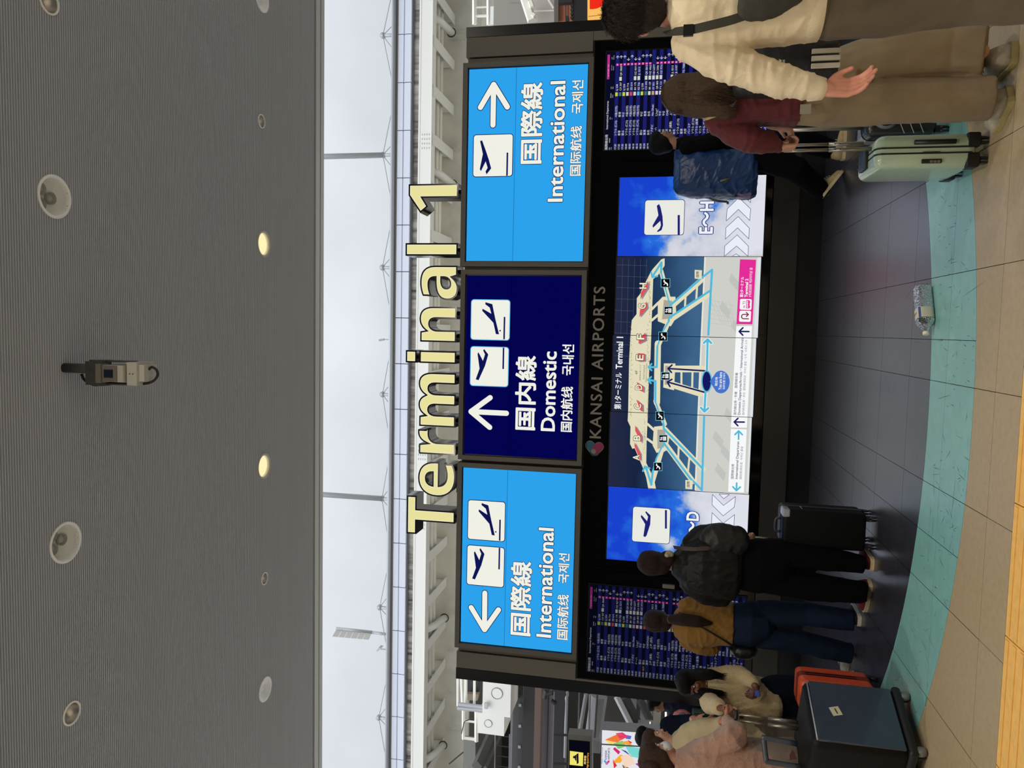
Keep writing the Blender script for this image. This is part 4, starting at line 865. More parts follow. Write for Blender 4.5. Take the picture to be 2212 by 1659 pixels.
def board(x0, x1, z0, z1, label, dim):
    t = thing('departure_board', label, 'screen', ((x0 + x1) / 2, YS, z0), 'departure boards at the two ends of the tower')
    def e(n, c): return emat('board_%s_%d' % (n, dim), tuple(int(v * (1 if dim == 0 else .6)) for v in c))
    MB().box(x0 - .012, x1 + .012, YD + .004, YD + .06, z0 - .012, z1 + .012).build('bezel', M_BEZ, t)
    MB().box(x0, x1, YD, YD + .03, z0, z1).build('screen_panel', e('back', (10, 12, 34)), t)
    w = x1 - x0; h = z1 - z0; y = YD - .0015; top = z1 - .095; p = (top - z0 - .01) / len(ROWS)
    bands = MB(); T = MB(); chips = {}; gates = MB(); gl = MB(); cs = MB(); yl = MB()
    def tx(mb, s, fx, zc, hh, yy=y):
        me = text_mesh(s, .006); a = bbox2(me); sc = hh / .72
        i = len(mb.v); mb.v += [(x0 + fx * w + (v.co.x - a[0]) * sc, yy, zc + v.co.y * sc) for v in me.vertices]; mb.f += [tuple(i + q for q in f.vertices) for f in me.polygons]; bpy.data.meshes.remove(me)
    tx(T, '国際線出発', .0, z1 - .034, .023); tx(T, 'International Departures', .21, z1 - .034, .021)
    for (s, fx, dz) in (('時刻', .0, .06), ('Time', .0, .078), ('変更時刻', .07, .06), ('行先', .31, .06), ('To', .31, .078), ('航空会社', .53, .06), ('Airline', .53, .078), ('便名', .62, .06), ('Flight', .62, .078), ('カウンター', .81, .06), ('Check-in', .81, .078), ('入口', .92, .06), ('Entrance', .92, .078)): tx(T, s, fx, z1 - dz, .0085)
    flat(MB(), [(x0 + .72 * w, z1 - .034), (x1 - .03 * w, z1 - .034), (x1 - .03 * w, z1 - .008), (x0 + .72 * w, z1 - .008)], y).build('date_bar', e('pink', (176, 50, 140)), t)
    dt = MB(); tx(dt, 'Apr 30, 2024   17:27', .745, z1 - .027, .011, y - .001); dt.build('date_lettering', e('pinkl', (232, 180, 214)), t)
    for k, (tm, jp, lo, c, fn, c2, gt, ar) in enumerate(ROWS):
        zc = top - p * (k + 1) + .2 * p; hh = p * .52
        if k % 2 == 0: flat(bands, [(x0 + .003, zc - .2 * p), (x1 - .003, zc - .2 * p), (x1 - .003, zc + .8 * p), (x0 + .003, zc + .8 * p)], y + .0008)
        tx(T, tm, .0, zc, hh); tx(T, jp, .14, zc, hh); tx(T, lo, .33, zc, hh); tx(T, fn, .60, zc, hh)
        def rc(mb, f0, f1, yy=y): flat(mb, [(x0 + f0 * w, zc - .02 * p), (x0 + f1 * w, zc - .02 * p), (x0 + f1 * w, zc + .66 * p), (x0 + f0 * w, zc + .66 * p)], yy)
        rc(chips.setdefault(c, MB()), .545, .583)
        if c2: rc(cs, .70, .74); tx(T, c2, .75, zc, hh)
        if gt: rc(gates, .853, .875); tx(gl, gt, .858, zc + .06 * p, hh * .8, y - .001)
        if ar:
            cx = x0 + (.94 if ar > 0 else .915) * w; cz = zc + .3 * p; r = p * .36
            for q in (((cx + ar * r, cz), (cx - ar * r, cz)), ((cx + ar * r, cz), (cx, cz + r)), ((cx + ar * r, cz), (cx, cz - r))): flat(T, cap(q[0], q[1], .0022, 3), y)
    tx(yl, '18:57', .07, top - p * 14 + .2 * p, p * .5); yl.build('changed_time', e('amber', (220, 160, 60)), t)
    bands.build('row_band', e('band', (28, 30, 104)), t, kind='stuff'); T.build('lettering', e('text', (206, 208, 216)), t, kind='stuff')
    for c, mb in chips.items(): mb.build('airline_chip', e('chip_' + c, CH[c]), t)
    cs.build('partner_chip', e('chip_w', CH['w']), t); gates.build('counter_tag', e('gate', (214, 60, 150)), t, kind='stuff'); gl.build('counter_letter', e('gatel', (250, 210, 234)), t)
zb = (SCR[0][3] + SCR[4][3]) / 2
board((X_(1303, 322, YD) + X_(1430, 322, YD)) / 2, X_(1312, 112, YD), zb - .01, Z__(1308, 215, YD), 'departure board on the side of the person with the beige sling bag', 0)
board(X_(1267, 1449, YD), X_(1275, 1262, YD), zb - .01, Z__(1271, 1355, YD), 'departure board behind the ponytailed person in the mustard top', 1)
# ------------------------------------------------------------------ station hall beyond, on both sides of the tower
M_DWALL = mat('dark_station_wall', (58, 56, 54), rough=.8)
M_DST = mat('dark_steel', (34, 33, 33), rough=.6); M_MST = mat('mid_grey_steel', (110, 110, 112), rough=.5); M_LST = mat('light_grey_steel', (168, 168, 170), rough=.5)
MB().box(-19, 1.4, 30, 30.3, 0, 8.9).build('wall_back', M_DWALL, kind='structure')
MB().box(-19.3, -19, 13, 30, 0, 8.9).build('wall_left', M_DWALL, kind='structure')
MB().box(14, 14.3, 13, 24.4, 0, 8.9).build('wall_right', M_DWALL, kind='structure')
MB().box(-19, 1.4, 24.4, 30, 7.62, 7.8).build('ceiling_2', M_ROOFD, kind='structure')
MB().box(-19, 15, 24.4, 24.6, 8.9, 9.0).build('trim_2', M_ROOFD, kind='structure')
R1 = lambda a, b: (970 + .132 * a, 1440 + .132 * b)
RB = lambda a, b: (1220 + .132 * a, 1440 + .132 * b)
R4 = lambda a, b: (970 + .132 * a, .132 * b)
def hbeam(px0, px1, Y, x0, x1, m, name, parent, d=.3, py=1580):
    z1, z0 = P(px0, py, Y=Y).z, P(px1, py, Y=Y).z
    return MB().box(x0, x1, Y, Y + d, z0, z1).build(name, m, parent)
st = thing('service_gantry', 'dark steel gantry with brown and grey beams in the hall left of the tower', 'gantry', (-10, 16, 5))
XL0, XL1 = -16, -6.2
hbeam(1102.5, 1107, 16.5, XL0, XL1, M_MST, 'rail', st, .1)
hbeam(1107, 1128, 16.9, XL0, XL1, mat('charcoal_fascia', (62, 62, 62), rough=.6), 'fascia', st, .1)
for (a, b) in ((1123.5, 1523), (1123, 1568), (1122, 1613), (1121.5, 1657)):
    p = P(a, b, Y=16.88); MB().box(p.x - .03, p.x + .03, 16.86, 16.9, p.z - .03, p.z + .03).build('square_fitting', M_LST, st)
hbeam(1128, 1153, 18.5, XL0, XL1, M_DST, 'recess', st, .1)
hbeam(1153.5, 1167, 16.0, XL0, XL1, mat('brown_beam', (96, 76, 68), rough=.6), 'brown_beam', st, .3)
hbeam(1167, 1194.5, 16.4, XL0, XL1, mat('purple_grey_panel', (122, 118, 126), rough=.5), 'grey_panel', st, .2)
hbeam(1183, 1183.8, 16.38, XL0, XL1, M_DST, 'panel_joint', st, .02)
hbeam(1196, 1221, 15.0, XL0, XL1, mat('black_beam', (26, 26, 28), rough=.5), 'black_beam', st, .4)
hbeam(1221, 1224, 14.8, P(1222, 1638, Y=14.8).x, XL1, M_MST, 'rail', st, .05)
hbeam(1247, 1249.5, 15.2, P(1248, 1590, Y=15.2).x, XL1, M_MST, 'rail', st, .05)
for k, (a, b) in enumerate((((1178, 1499), (1194, 1497)), ((1176, 1508), (1180, 1492)), ((1194, 1489), (1221, 1491)), ((1190, 1512), (1199, 1520)))):
    MB().tube([P(*a, Y=15), P(*b, Y=15)], .045, 8).build('clamp', M_DST, st)
MB().tube(smooth_path([P(*q, Y=14.9) for q in ((1225, 1494), (1226, 1502), (1223, 1508), (1224, 1520), (1222, 1560), (1221, 1600), (1220, 1636))]), .028, 6).build('cable', mat('pale_cable', (150, 150, 150), rough=.6), st)
for (a, b, w, Y, m) in (((1266, 1499), (1251, 1588), .035, 13.6, M_MST), ((1269, 1499), (1254, 1588), .02, 13.7, M_DST), ((1274.5, 1500), (1272, 1588), .02, 13.8, M_MST), ((1294, 1502), (1280, 1600), .16, 14.2, M_MST), ((1290, 1502), (1284, 1600), .02, 14.0, M_DST)):
    MB().tube([P(*a, Y=Y), P(*b, Y=Y)], w, 8).build('rod', m, st)
for (a, b, w, Y, m) in (((1332, 1505), (1376, 1592), .055, 13.0, M_LST), ((1349, 1507), (1390, 1590), .09, 13.1, M_DST), ((1383, 1512), (1416, 1580), .07, 13.3, M_DST), ((1340, 1520), (1384, 1592), .05, 13.4, M_MST)):
    MB().tube([P(*a, Y=Y), P(*b, Y=Y)], w, 4).build('brace', m, st)
def ipanel(pts, Y, m, name, parent, d=.12):
    return MB().prism([P(a, b, Y=Y) for a, b in pts], (0, d, 0)).build(name, m, parent)
ipanel([(1352, 1507), (1376, 1510), (1372, 1562)], 13.6, M_MST, 'panel', st); ipanel([(1384, 1514), (1408, 1516), (1410, 1566), (1382, 1556)], 13.8, M_MST, 'panel', st)
ipanel([(1296, 1503), (1330, 1506), (1370, 1590), (1296, 1590)], 14.6, mat('taupe_wall_panel', (56, 54, 50), rough=.7), 'panel', st)
ipanel([(1378, 1562), (1412, 1563), (1414, 1571), (1380, 1570)], 12.9, M_MST, 'crosspiece', st)
ipanel([(1410, 1500), (1430, 1500), (1425, 1595), (1412, 1595)], 12.5, mat('stone_post', (136, 134, 124), rough=.6), 'post', st)
for (a, b, c, d) in ((1402.8, 1405.6, 1571, 1585), (1402.8, 1405.4, 1562, 1565.5), (1436, 1440.5, 1541, 1560)):
    q = [P(a, d, Y=12.4), P(b, d, Y=12.4), P(b, c, Y=12.4), P(a, c, Y=12.4)]
    MB().prism(q, (0, .05, 0)).build('strip_lamp', emat('strip_light', (255, 252, 246)), st)
# grey beams under the girder, left
ipanel([(1001, 1597), (1027, 1600), (1027, 1659), (1000, 1659)], 20.0, mat('grey_side_plate', (118, 118, 112), rough=.6), 'side_plate', st, .2)
for (a, b, w) in (((1062, 1583), (1030, 1655), .14), ((1080, 1590), (1048, 1659), .05)): MB().tube([P(*a, Y=21), P(*b, Y=19)], w, 4).build('brace', mat('dull_grey_beam', (84, 84, 80), rough=.6), st)
for k in range(4): 
    a = P(1069 + 0, 1588 + k * 22, Y=19.5); b = P(1101, 1592 + k * 22, Y=19.5); MB().tube([a, b], .015, 6).build('ladder_rung', M_DST, st)
for px_ in (1070, 1101): MB().tube([P(px_, 1586, Y=19.5), P(px_ - 1, 1659, Y=19.5)], .02, 6).build('rail', M_MST, st)
# white equipment boxes
def eqbox(label, fr, Y, depth, cpt, cr, parent_name='equipment_box'):
    """fr: four pixels of the front face: top start, foot start, foot end, top end"""
    t = thing(parent_name, label, 'box', P(*fr[1], Y=Y))
    q = [P(a, b, Y=Y) for a, b in fr]; x0 = min(p.x for p in q); x1 = max(p.x for p in q); z0 = (q[1].z + q[2].z) / 2; z1 = (q[0].z + q[3].z) / 2
    MB().box(x0, x1, Y, Y + depth, z0, z1).build('case', M_WPAINT, t)
    c = P(*cpt, Y=Y - .005); r = cr * dep(c) / FPX
    MB().lathe([(r * .94, .012), (r, .012), (r, 0), (r * .94, 0)], c, 32, Matrix.Rotation(PI / 2, 4, 'X')).build('round_cover', M_MST, t, smooth=False)
    MB().lathe([(.001, .004), (r * .94, .004)], c, 32, Matrix.Rotation(PI / 2, 4, 'X')).build('cover_plate', M_WPAINT, t)
    return t
eqbox('big white metal box with round cover, beside the tower edge', [(1042, 1543), (1103, 1543), (1103, 1476), (1043, 1476)], 16, 2.3, (1073.4, 1497.8), 12.5)
eqbox('narrower off-white box with round cover, next to the big white box', [(1031, 1583), (1089, 1583), (1089, 1546), (1032, 1546)], 17.5, 1.4, (1054.5, 1562.8), 8.5)
eqbox('white box with a round cover beyond the tower, on the arrow right side', [(1059, 52), (1120, 50), (1120, 12), (1059, 14)], 15, 1.6, (1083, 33), 9)
fr = thing('pipe_rack', 'cream rack with galvanised pipes between the white boxes', 'rack', P(1030, 1540, Y=17))
for (a, b, w) in (((989, 1466), (989, 1525), .03), ((1006.5, 1467), (1006, 1532), .035), ((1025, 1470), (1024.5, 1534), .03)): MB().tube([P(*a, Y=16.4), P(*b, Y=16.4)], w, 6).build('rod', M_CREAM, fr)
for (a, b) in (((990, 1521), (1045, 1528)), ((988, 1529), (1048, 1535))): MB().tube([P(*a, Y=16.2), P(*b, Y=16.2)], .05, 8).build('pipe', M_GALV, fr)
for (a, b, w) in (((1001, 1534), (1001, 1597), .04), ((1029, 1536), (1029, 1602), .05), ((1002, 1557), (1028, 1560), .03), ((1002, 1594), (1030, 1598), .04), ((998, 1466), (1000, 1532), .05)): MB().tube([P(*a, Y=18), P(*b, Y=18)], w, 4).build('bar', M_CREAM, fr)
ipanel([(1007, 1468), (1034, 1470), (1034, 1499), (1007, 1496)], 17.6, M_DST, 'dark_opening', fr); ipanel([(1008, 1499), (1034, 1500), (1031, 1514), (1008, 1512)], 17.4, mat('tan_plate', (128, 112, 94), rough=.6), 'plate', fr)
ipanel([(1046, 1519), (1053, 1519), (1053, 1532), (1046, 1531)], 15.9, M_GALV, 'bracket', fr, .05)
MB().tube(smooth_path([P(*q, Y=17.9) for q in ((997, 1585), (1003, 1560), (1010, 1556), (1018, 1552), (1020, 1548))]), .012, 5).build('cable', M_DST, fr)
MB().tube([P(970, 1650, Y=20), P(1000, 1625, Y=20)], .02, 5).build('cable', M_DST, fr)
# right-hand side
fr = thing('plaster_bay', 'pale plaster bay with ledges above the orange window, on the arrow right side', 'wall panel', P(1190, 20, Y=14))
ipanel([(1151, 48), (1197, 46), (1197, -150), (1130, -150)], 14.5, mat('pale_plaster', (186, 182, 174), rough=.8), 'panel', fr)
for (a, b, w, Y) in (((1153, 24), (1196, 23), .012, 14.45), ((1183, -4), (1196, 18), .02, 14.45), ((1133, -5), (1149, 45), .09, 14.2), ((1145, 2), (1150, 16), .05, 14.1), ((1150, 30), (1155, 35), .04, 14.1)): MB().tube([P(*a, Y=Y), P(*b, Y=Y)], w, 5).build('ledge', M_CREAM, fr)
for (a, b, w) in (((1025, -5), (1025, 53), .05), ((1056, -5), (1056, 54), .05), ((1027, 35), (1055, 34), .03), ((1028, 16), (1055, 15), .02)): MB().tube([P(*a, Y=16), P(*b, Y=16)], w, 4).build('bar', M_CREAM, fr)
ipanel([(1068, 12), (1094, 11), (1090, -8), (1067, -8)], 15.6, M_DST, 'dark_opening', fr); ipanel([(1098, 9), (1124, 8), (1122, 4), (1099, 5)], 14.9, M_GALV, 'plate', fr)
fr = thing('kiosk_front', 'shop front with copper orange panel and black shutter box past the tower', 'shop front', P(1230, 20, Y=13.5))
ipanel([(1197, 47), (1206, 46.5), (1206, -150), (1197, -150)], 13.6, mat('grey_mullion', (104, 100, 92), rough=.5), 'mullion', fr)
ipanel([(1206, 46), (1236, 44), (1236, -150), (1206, -150)], 13.7, mat('copper_panel', (196, 124, 92), rough=.5), 'copper_panel', fr)
ipanel([(1236, 44), (1272, 42), (1270, -150), (1236, -150)], 13.4, mat('black_beam', (26, 26, 28)), 'shutter_box', fr)
for k in range(4): p = P(1235, 12 + k * 8.5, Y=13.38); MB().tube([p, p + Vector((0, .06, 0))], .024, 10).build('roller', M_DST, fr)
ipanel([(1221.5, 46), (1223, 46), (1223, 2), (1221.5, 2)], 13.65, M_DST, 'panel_joint', fr, .02); ipanel([(1221, 44), (1228, 43), (1228, 34), (1221, 34)], 13.35, M_DST, 'clamp', fr); ipanel([(1206, 6), (1236, 4), (1236, -3), (1206, -3)], 13.35, M_DST, 'beam', fr)
po = thing('poster_lightbox', 'bright orange and red backlit poster past the tower, above the cropped hair', 'poster', P(1330, 20, Y=12.5))
ipanel([(1269, 42), (1330, 40), (1330, -75), (1269, -75)], 12.5, emat('poster_orange', (250, 190, 100)), 'face', po, .1)
def fdisc(cx, cy, r, a0, a1, Y, n=20): return [(cx + r * math.cos(math.radians(a0 + (a1 - a0) * k / n)), cy + r * math.sin(math.radians(a0 + (a1 - a0) * k / n))) for k in range(n + 1)]
MB().poly([P(a, b, Y=12.49) for a, b in fdisc(1278, -20, 40, 0, 360, 0, 30) if a >= 1270.5]).build('red_disc', emat('poster_red', (240, 44, 26)), po)
MB().poly([P(a, b, Y=12.48) for a, b in ((1311, 24), (1314, 24), (1314, 39), (1311, 39))]).poly([P(a, b, Y=12.48) for a, b in ((1271, 35), (1310, 31), (1310, 32), (1271, 36))]).build('dark_print', emat('poster_dark', (90, 60, 30)), po, kind=None)
MB().box(4.0, 14, 14.9, 15.1, 0, 5.0).build('wall_front', mat('hall_wall_grey', (150, 146, 138), rough=.8), kind='structure')
ipanel([(1330, 42), (1440, 36), (1440, -150), (1330, -150)], 13.9, mat('black_beam', (26, 26, 28)), 'shutter', fr)
# hanging ferry sign
fs = thing('hanging_sign', 'hanging dark sign with a yellow ferry pictogram, left of the tower', 'sign', P(1250, 1640, Y=12))
YG = 12.0
ipanel([(1227, 1700), (1279, 1700), (1279, 1590), (1227, 1586)], YG, mat('sign_frame_taupe', (92, 88, 80), rough=.5), 'frame', fs, .2)
def ig(mb, pts, k=1): mb.poly([P(a, b, Y=YG - .004 * k) for a, b in pts]); return mb
ig(MB(), [(1229, 1700), (1274, 1700), (1274, 1602), (1229, 1598)]).build('screen_panel', emat('sign_black', (8, 9, 20)), fs)
ig(MB(), [(1230.6, 1652), (1259, 1655), (1260, 1626), (1231, 1622)], 2).build('pictogram', emat('sign_yellow', (238, 228, 110)), fs)
sh = MB(); ig(sh, [(1245, 1629), (1249.5, 1627), (1250, 1648), (1246, 1651)], 3); ig(sh, [(1238, 1633), (1242, 1633), (1242, 1638), (1238, 1638)], 3); ig(sh, [(1241.8, 1631), (1245, 1631), (1245, 1645), (1241.8, 1641)], 3); sh.build('ferry_symbol', emat('ship_ink', (24, 12, 40)), fs)
tt = MB(); itext(tt, '高速船', 1261.5, 1266, 1632, 1651, YG - .01, .02); tt.build('lettering', emat('sign_amber', (255, 214, 130)), fs)
tt = MB(); itext(tt, 'High-Speed Ferry', 1267.5, 1272.5, 1626, 1659, YG - .01, .02); tt.build('lettering', emat('sign_orange', (246, 170, 60)), fs)
ipanel([(1279, 1600), (1296, 1602), (1296, 1628), (1279, 1626)], 12.6, M_MST, 'bracket', fs, .1)
for py_ in (1588, 1650): MB().tube([P(1227, py_, Y=YG + .1), P(1196, py_ - 1, Y=YG + .1)], .02, 6).build('hanger_rod', M_DST, fs)
# advertising lightbox
ad = thing('advert_lightbox', 'white advertising light box with coloured shards behind the hair bun', 'poster', P(1390, 1630, Y=11.5))
YA = 11.5
ipanel([(1296, 1700), (1440, 1700), (1440, 1584), (1299, 1575)], YA, M_MST, 'case', ad, .25)
def ia(pts, col, k=1, name='colour_shard'): return MB().poly([P(a, b, Y=YA - .004 * k) for a, b in pts]).build(name, emat('ad_%d_%d_%d' % col, col), ad)
ia([(1298, 1700), (1438, 1700), (1438, 1586), (1300.5, 1577)], (226, 228, 234), 1, 'face'); ia([(1297, 1609), (1297, 1606), (1440, 1614), (1440, 1617)], (70, 72, 78), 4, 'frame_bar')
for pts, col in ((((1307, 1598), (1340, 1583), (1355, 1592), (1333, 1604)), (240, 120, 60)), (((1330, 1584), (1345, 1582), (1358, 1592), (1340, 1598)), (222, 60, 110)), (((1307, 1598), (1330, 1602), (1322, 1612)), (240, 214, 110)), (((1325, 1606), (1345, 1600), (1352, 1612), (1336, 1618)), (120, 200, 110)),
    (((1328, 1614), (1340, 1624), (1336, 1630), (1324, 1618)), (214, 40, 120)), (((1340, 1618), (1366, 1636), (1352, 1622)), (50, 84, 170)), (((1350, 1610), (1390, 1618), (1390, 1640), (1362, 1634)), (120, 214, 206)), (((1336, 1604), (1356, 1600), (1368, 1612)), (236, 170, 60)),
    (((1322, 1648), (1340, 1630), (1352, 1634), (1340, 1648)), (250, 170, 50)), (((1324, 1640), (1333, 1654), (1326, 1660)), (222, 50, 60)), (((1340, 1634), (1362, 1628), (1372, 1650), (1350, 1659)), (244, 214, 190)), (((1372, 1650), (1384, 1646), (1388, 1662)), (170, 60, 170)),
    (((1350, 1587), (1364, 1590), (1362, 1597), (1352, 1596)), (70, 110, 210)), (((1356, 1598), (1366, 1604), (1360, 1608)), (220, 60, 60)), (((1344, 1652), (1366, 1662), (1350, 1672)), (150, 100, 70))): ia([(1 * a, b) for a, b in pts], col, 2)
tt = MB(); itext(tt, 'Shaping a New Journey', 1299.5, 1303, 1614, 1650, YA - .012, .0); itext(tt, 'KANSAI', 1306.5, 1311, 1621, 1641, YA - .012, .02); itext(tt, 'AIRPORTS', 1313, 1317.3, 1615.6, 1641.5, YA - .012, .02); tt.build('lettering', emat('ad_ink', (60, 60, 110)), ad)
ad2 = []
for (a, b, c) in (((1306.5, 1644), (1311, 1650), (60, 170, 220)), ((1315, 1644.5), (1310, 1650), (226, 60, 140))):
    p, q = P(*a, Y=YA - .012), P(*b, Y=YA - .012); flat(MB(), cap((p.x, p.z), (q.x, q.z), .016), YA - .012).build('emblem', emat('ad_e_%d' % c[0], c), ad)
# ------------------------------------------------------------------ figures: closed forms merged into one skin by voxel remeshing
def ellip(mb, c, rx, ry, rz, M=None, n=16, m=10):
    i0 = len(mb.v); R = M.to_3x3() if M else Matrix.Identity(3); c = Vector(c)
    mb.v.append(tuple(c + R @ Vector((0, 0, -rz))))
    for k in range(1, m):
        a = -PI / 2 + PI * k / m
        for j in range(n): b = 2 * PI * j / n; mb.v.append(tuple(c + R @ Vector((rx * math.cos(a) * math.cos(b), ry * math.cos(a) * math.sin(b), rz * math.sin(a)))))
    mb.v.append(tuple(c + R @ Vector((0, 0, rz)))); top = len(mb.v) - 1
    for j in range(n): mb.f.append((i0, i0 + 1 + (j + 1) % n, i0 + 1 + j)); q = i0 + 1 + (m - 2) * n; mb.f.append((top, q + j, q + (j + 1) % n))
    for k in range(m - 2):
        for j in range(n): q = i0 + 1 + k * n; mb.f.append((q + j, q + (j + 1) % n, q + n + (j + 1) % n, q + n + j))
    return mb
def limb(mb, pts, rs, n=14, flat_end=False):
    pts = [Vector(p) for p in pts]
    P_, R_ = [], []
    a = (pts[0] - pts[1]).normalized(); b = (pts[-1] - pts[-2]).normalized()
    for k in (0, 1, 2): t = math.radians(80 - 40 * k); P_.append(pts[0] + a * rs[0] * math.sin(t)); R_.append(rs[0] * math.cos(t))
    for k in range(len(pts) - 1):
        for s in range(4): t = s / 4; P_.append(pts[k].lerp(pts[k + 1], t)); R_.append(rs[k] + (rs[k + 1] - rs[k]) * t)
    for k in ((0,) if flat_end else (0, 1, 2, 3)): t = math.radians(k * 27); P_.append(pts[-1] + b * rs[-1] * math.sin(t)); R_.append(rs[-1] * math.cos(t))
    mb.tube(P_, R_, n); return mb
def loft(mb, rings, n=24):
    """rings: (centre, rx, ry, turn) stacked; superelliptic cross-sections"""
    i0 = len(mb.v)
    for (c, rx, ry, rot) in rings:
        for j in range(n):
            a = 2 * PI * j / n; ca, sa = math.cos(a), math.sin(a); e = .85
            x = rx * math.copysign(abs(ca) ** e, ca); y = ry * math.copysign(abs(sa) ** e, sa)
            mb.v.append((c[0] + x * math.cos(rot) - y * math.sin(rot), c[1] + x * math.sin(rot) + y * math.cos(rot), c[2]))
    for k in range(len(rings) - 1):
        for j in range(n): q = i0 + k * n; mb.f.append((q + j, q + (j + 1) % n, q + n + (j + 1) % n, q + n + j))
    mb.f.append(tuple(range(i0, i0 + n))[::-1]); q = i0 + (len(rings) - 1) * n; mb.f.append(tuple(range(q, q + n)))
    return mb
V = Vector
WORK = bpy.data.scenes.new('work')
def organic(name, mb, vox, m, parent, smooth=3, disp=None, **k):
    bm = bmesh.new(); me = mb.mesh(name); bm.from_mesh(me)
    bmesh.ops.recalc_face_normals(bm, faces=bm.faces); bm.to_mesh(me); bm.free()
    o = bpy.data.objects.new('tmp', me); WORK.collection.objects.link(o)
    r = o.modifiers.new('r', 'REMESH'); r.mode = 'VOXEL'; r.voxel_size = vox
    if smooth: s = o.modifiers.new('s', 'SMOOTH'); s.factor = .5; s.iterations = smooth
    
    with bpy.context.temp_override(scene=WORK, view_layer=WORK.view_layers[0]):
        dg = bpy.context.evaluated_depsgraph_get(); out = bpy.data.meshes.new_from_object(o.evaluated_get(dg))
    bpy.data.objects.remove(o); bpy.data.meshes.remove(me)
    if disp:
        n_ = len(out.vertices); co = [0.0] * (3 * n_); no = [0.0] * (3 * n_); out.vertices.foreach_get('co', co); out.vertices.foreach_get('normal', no)
        for i in range(0, 3 * n_, 3):
            d_ = disp(V((co[i], co[i + 1], co[i + 2]))); co[i] += no[i] * d_; co[i + 1] += no[i + 1] * d_; co[i + 2] += no[i + 2] * d_
        out.vertices.foreach_set('co', co); out.update()
    return link(name, out, m, parent, smooth=True, **k)
def folds(amp, sx=6, sy=6, sz=14, seed=0, gather=None):
    def ridge(q): return 1 - min(1, abs(noise.noise(q)) * 3.2)
    def f(c):
        w = noise.noise(Vector((c.x * sx + seed, c.y * sy, c.z * sz * .5)))
        wx, wz = c.x + .05 * w, c.z + .04 * w
        r = .55 * w + .6 * ridge(Vector((wx * sx + seed, c.y * sy, wz * sz))) - .3 + .28 * ridge(Vector((wx * sx * 2.3 - seed, c.y * sy * 2.3, wz * sz * 2.1 + c.x * 9))) - .12
        return amp * r * (gather(c) if gather else 1)
    return f
def hand(mb, wrist, d, nrm, curl=.35, thumb=1, s=1.0, grip=False):
    """palm, four unequal fingers bent at each joint, thumb from the side near the wrist"""
    w = Vector(wrist); d = Vector(d).normalized(); nrm = Vector(nrm); nrm = (nrm - d * nrm.dot(d)).normalized(); x = d.cross(nrm).normalized() * thumb
    limb(mb, [w - d * .04 * s, w + d * .015 * s], [.026 * s, .024 * s], 12)
    for k in range(4):
        o = (k - 1.5) * .0205 * s; b = w + x * -o * .62 + d * .015 * s; kn = w + x * -o + d * (.088 - abs(k - 1.2) * .004) * s
        limb(mb, [b, kn], [.0155 * s, .0115 * s], 10)
        L_ = (.043, .047, .043, .034)[k] * s; a = 0; p = kn; pts = [kn]; 
        for j in range(3):
            a += curl * (1.0, 1.15, .8)[j]; q = d * math.cos(a) + nrm * math.sin(a); p = p + q * L_ * (1, .68, .55)[j]; pts.append(p)
        limb(mb, pts, [.0098 * s, .0092 * s, .0085 * s, .0072 * s], 10)
    tb = w + x * .022 * s + d * .022 * s; t1 = tb + (x * .75 + d * .62 + nrm * .2).normalized() * .036 * s; c2 = .5 + curl * .5
    t2 = t1 + (x * (.5 - c2 * .45) + d * .8 + nrm * c2 * .55).normalized() * .03 * s; t3 = t2 + (x * (.2 - c2 * .4) + d * .75 + nrm * c2 * .8).normalized() * .025 * s
    limb(mb, [tb, t1, t2, t3], [.0155 * s, .0125 * s, .0108 * s, .009 * s], 10)
def head_form(mb, c, h, face, tilt=0, roll=0):
    """skull, jaw, nose, ears; c = middle of the head, h = its height; face = heading of the face (radians, 0 looks along +Y)"""
    M = Matrix.Translation(c) @ Matrix.Rotation(face, 4, 'Z') @ Matrix.Rotation(tilt, 4, 'X') @ Matrix.Rotation(roll, 4, 'Y'); k = h / .23
    E_ = lambda p, rx, ry, rz: ellip(mb, M @ (Vector(p) * k), rx * k, ry * k, rz * k, M)
    E_((0, -.008, .03), .074, .093, .083); E_((0, .028, -.038), .056, .062, .07); E_((0, .05, -.088), .03, .03, .025)
    E_((0, .092, -.02), .012, .018, .022); E_((0, .1, -.032), .016, .014, .011); E_((0, .082, .022), .05, .014, .012)
    for s in (-1, 1): E_((s * .076, -.004, -.008), .009, .019, .031); E_((s * .035, .068, -.025), .022, .02, .02)
    E_((0, .083, -.062), .022, .012, .006); E_((0, .081, -.072), .019, .012, .007)
    return M, k
def face_parts(M, k, t, lips=(150, 84, 76), iris=(30, 20, 16), brow=(22, 18, 16)):
    for s in (-1, 1):
        e = ellip(MB(), M @ (Vector((s * .031, .078, .006)) * k), .0115 * k, .009 * k, .0085 * k, M, 12, 8).build('eye', mat('eye_white', (214, 208, 200), rough=.2), t, smooth=True)
        ellip(MB(), M @ (Vector((s * .031, .0855, .005)) * k), .0055 * k, .003 * k, .0055 * k, M, 10, 6).build('iris', mat('iris_dark', iris, rough=.1), e, smooth=True)
        p = [M @ (Vector(q) * k) for q in ((s * .012, .092, .024), (s * .03, .089, .031), (s * .048, .077, .027))]; MB().tube(p, [.003 * k, .0035 * k, .0015 * k], 6).build('eyebrow', mat('brow', brow, rough=.8), t, smooth=True)
    l = MB(); ellip(l, M @ (Vector((0, .0935, -.0635)) * k), .021 * k, .005 * k, .0045 * k, M, 12, 6); ellip(l, M @ (Vector((0, .0925, -.0715)) * k), .018 * k, .006 * k, .006 * k, M, 12, 6); l.build('lips', mat('lips_%d' % lips[0], lips, rough=.4), t, smooth=True)
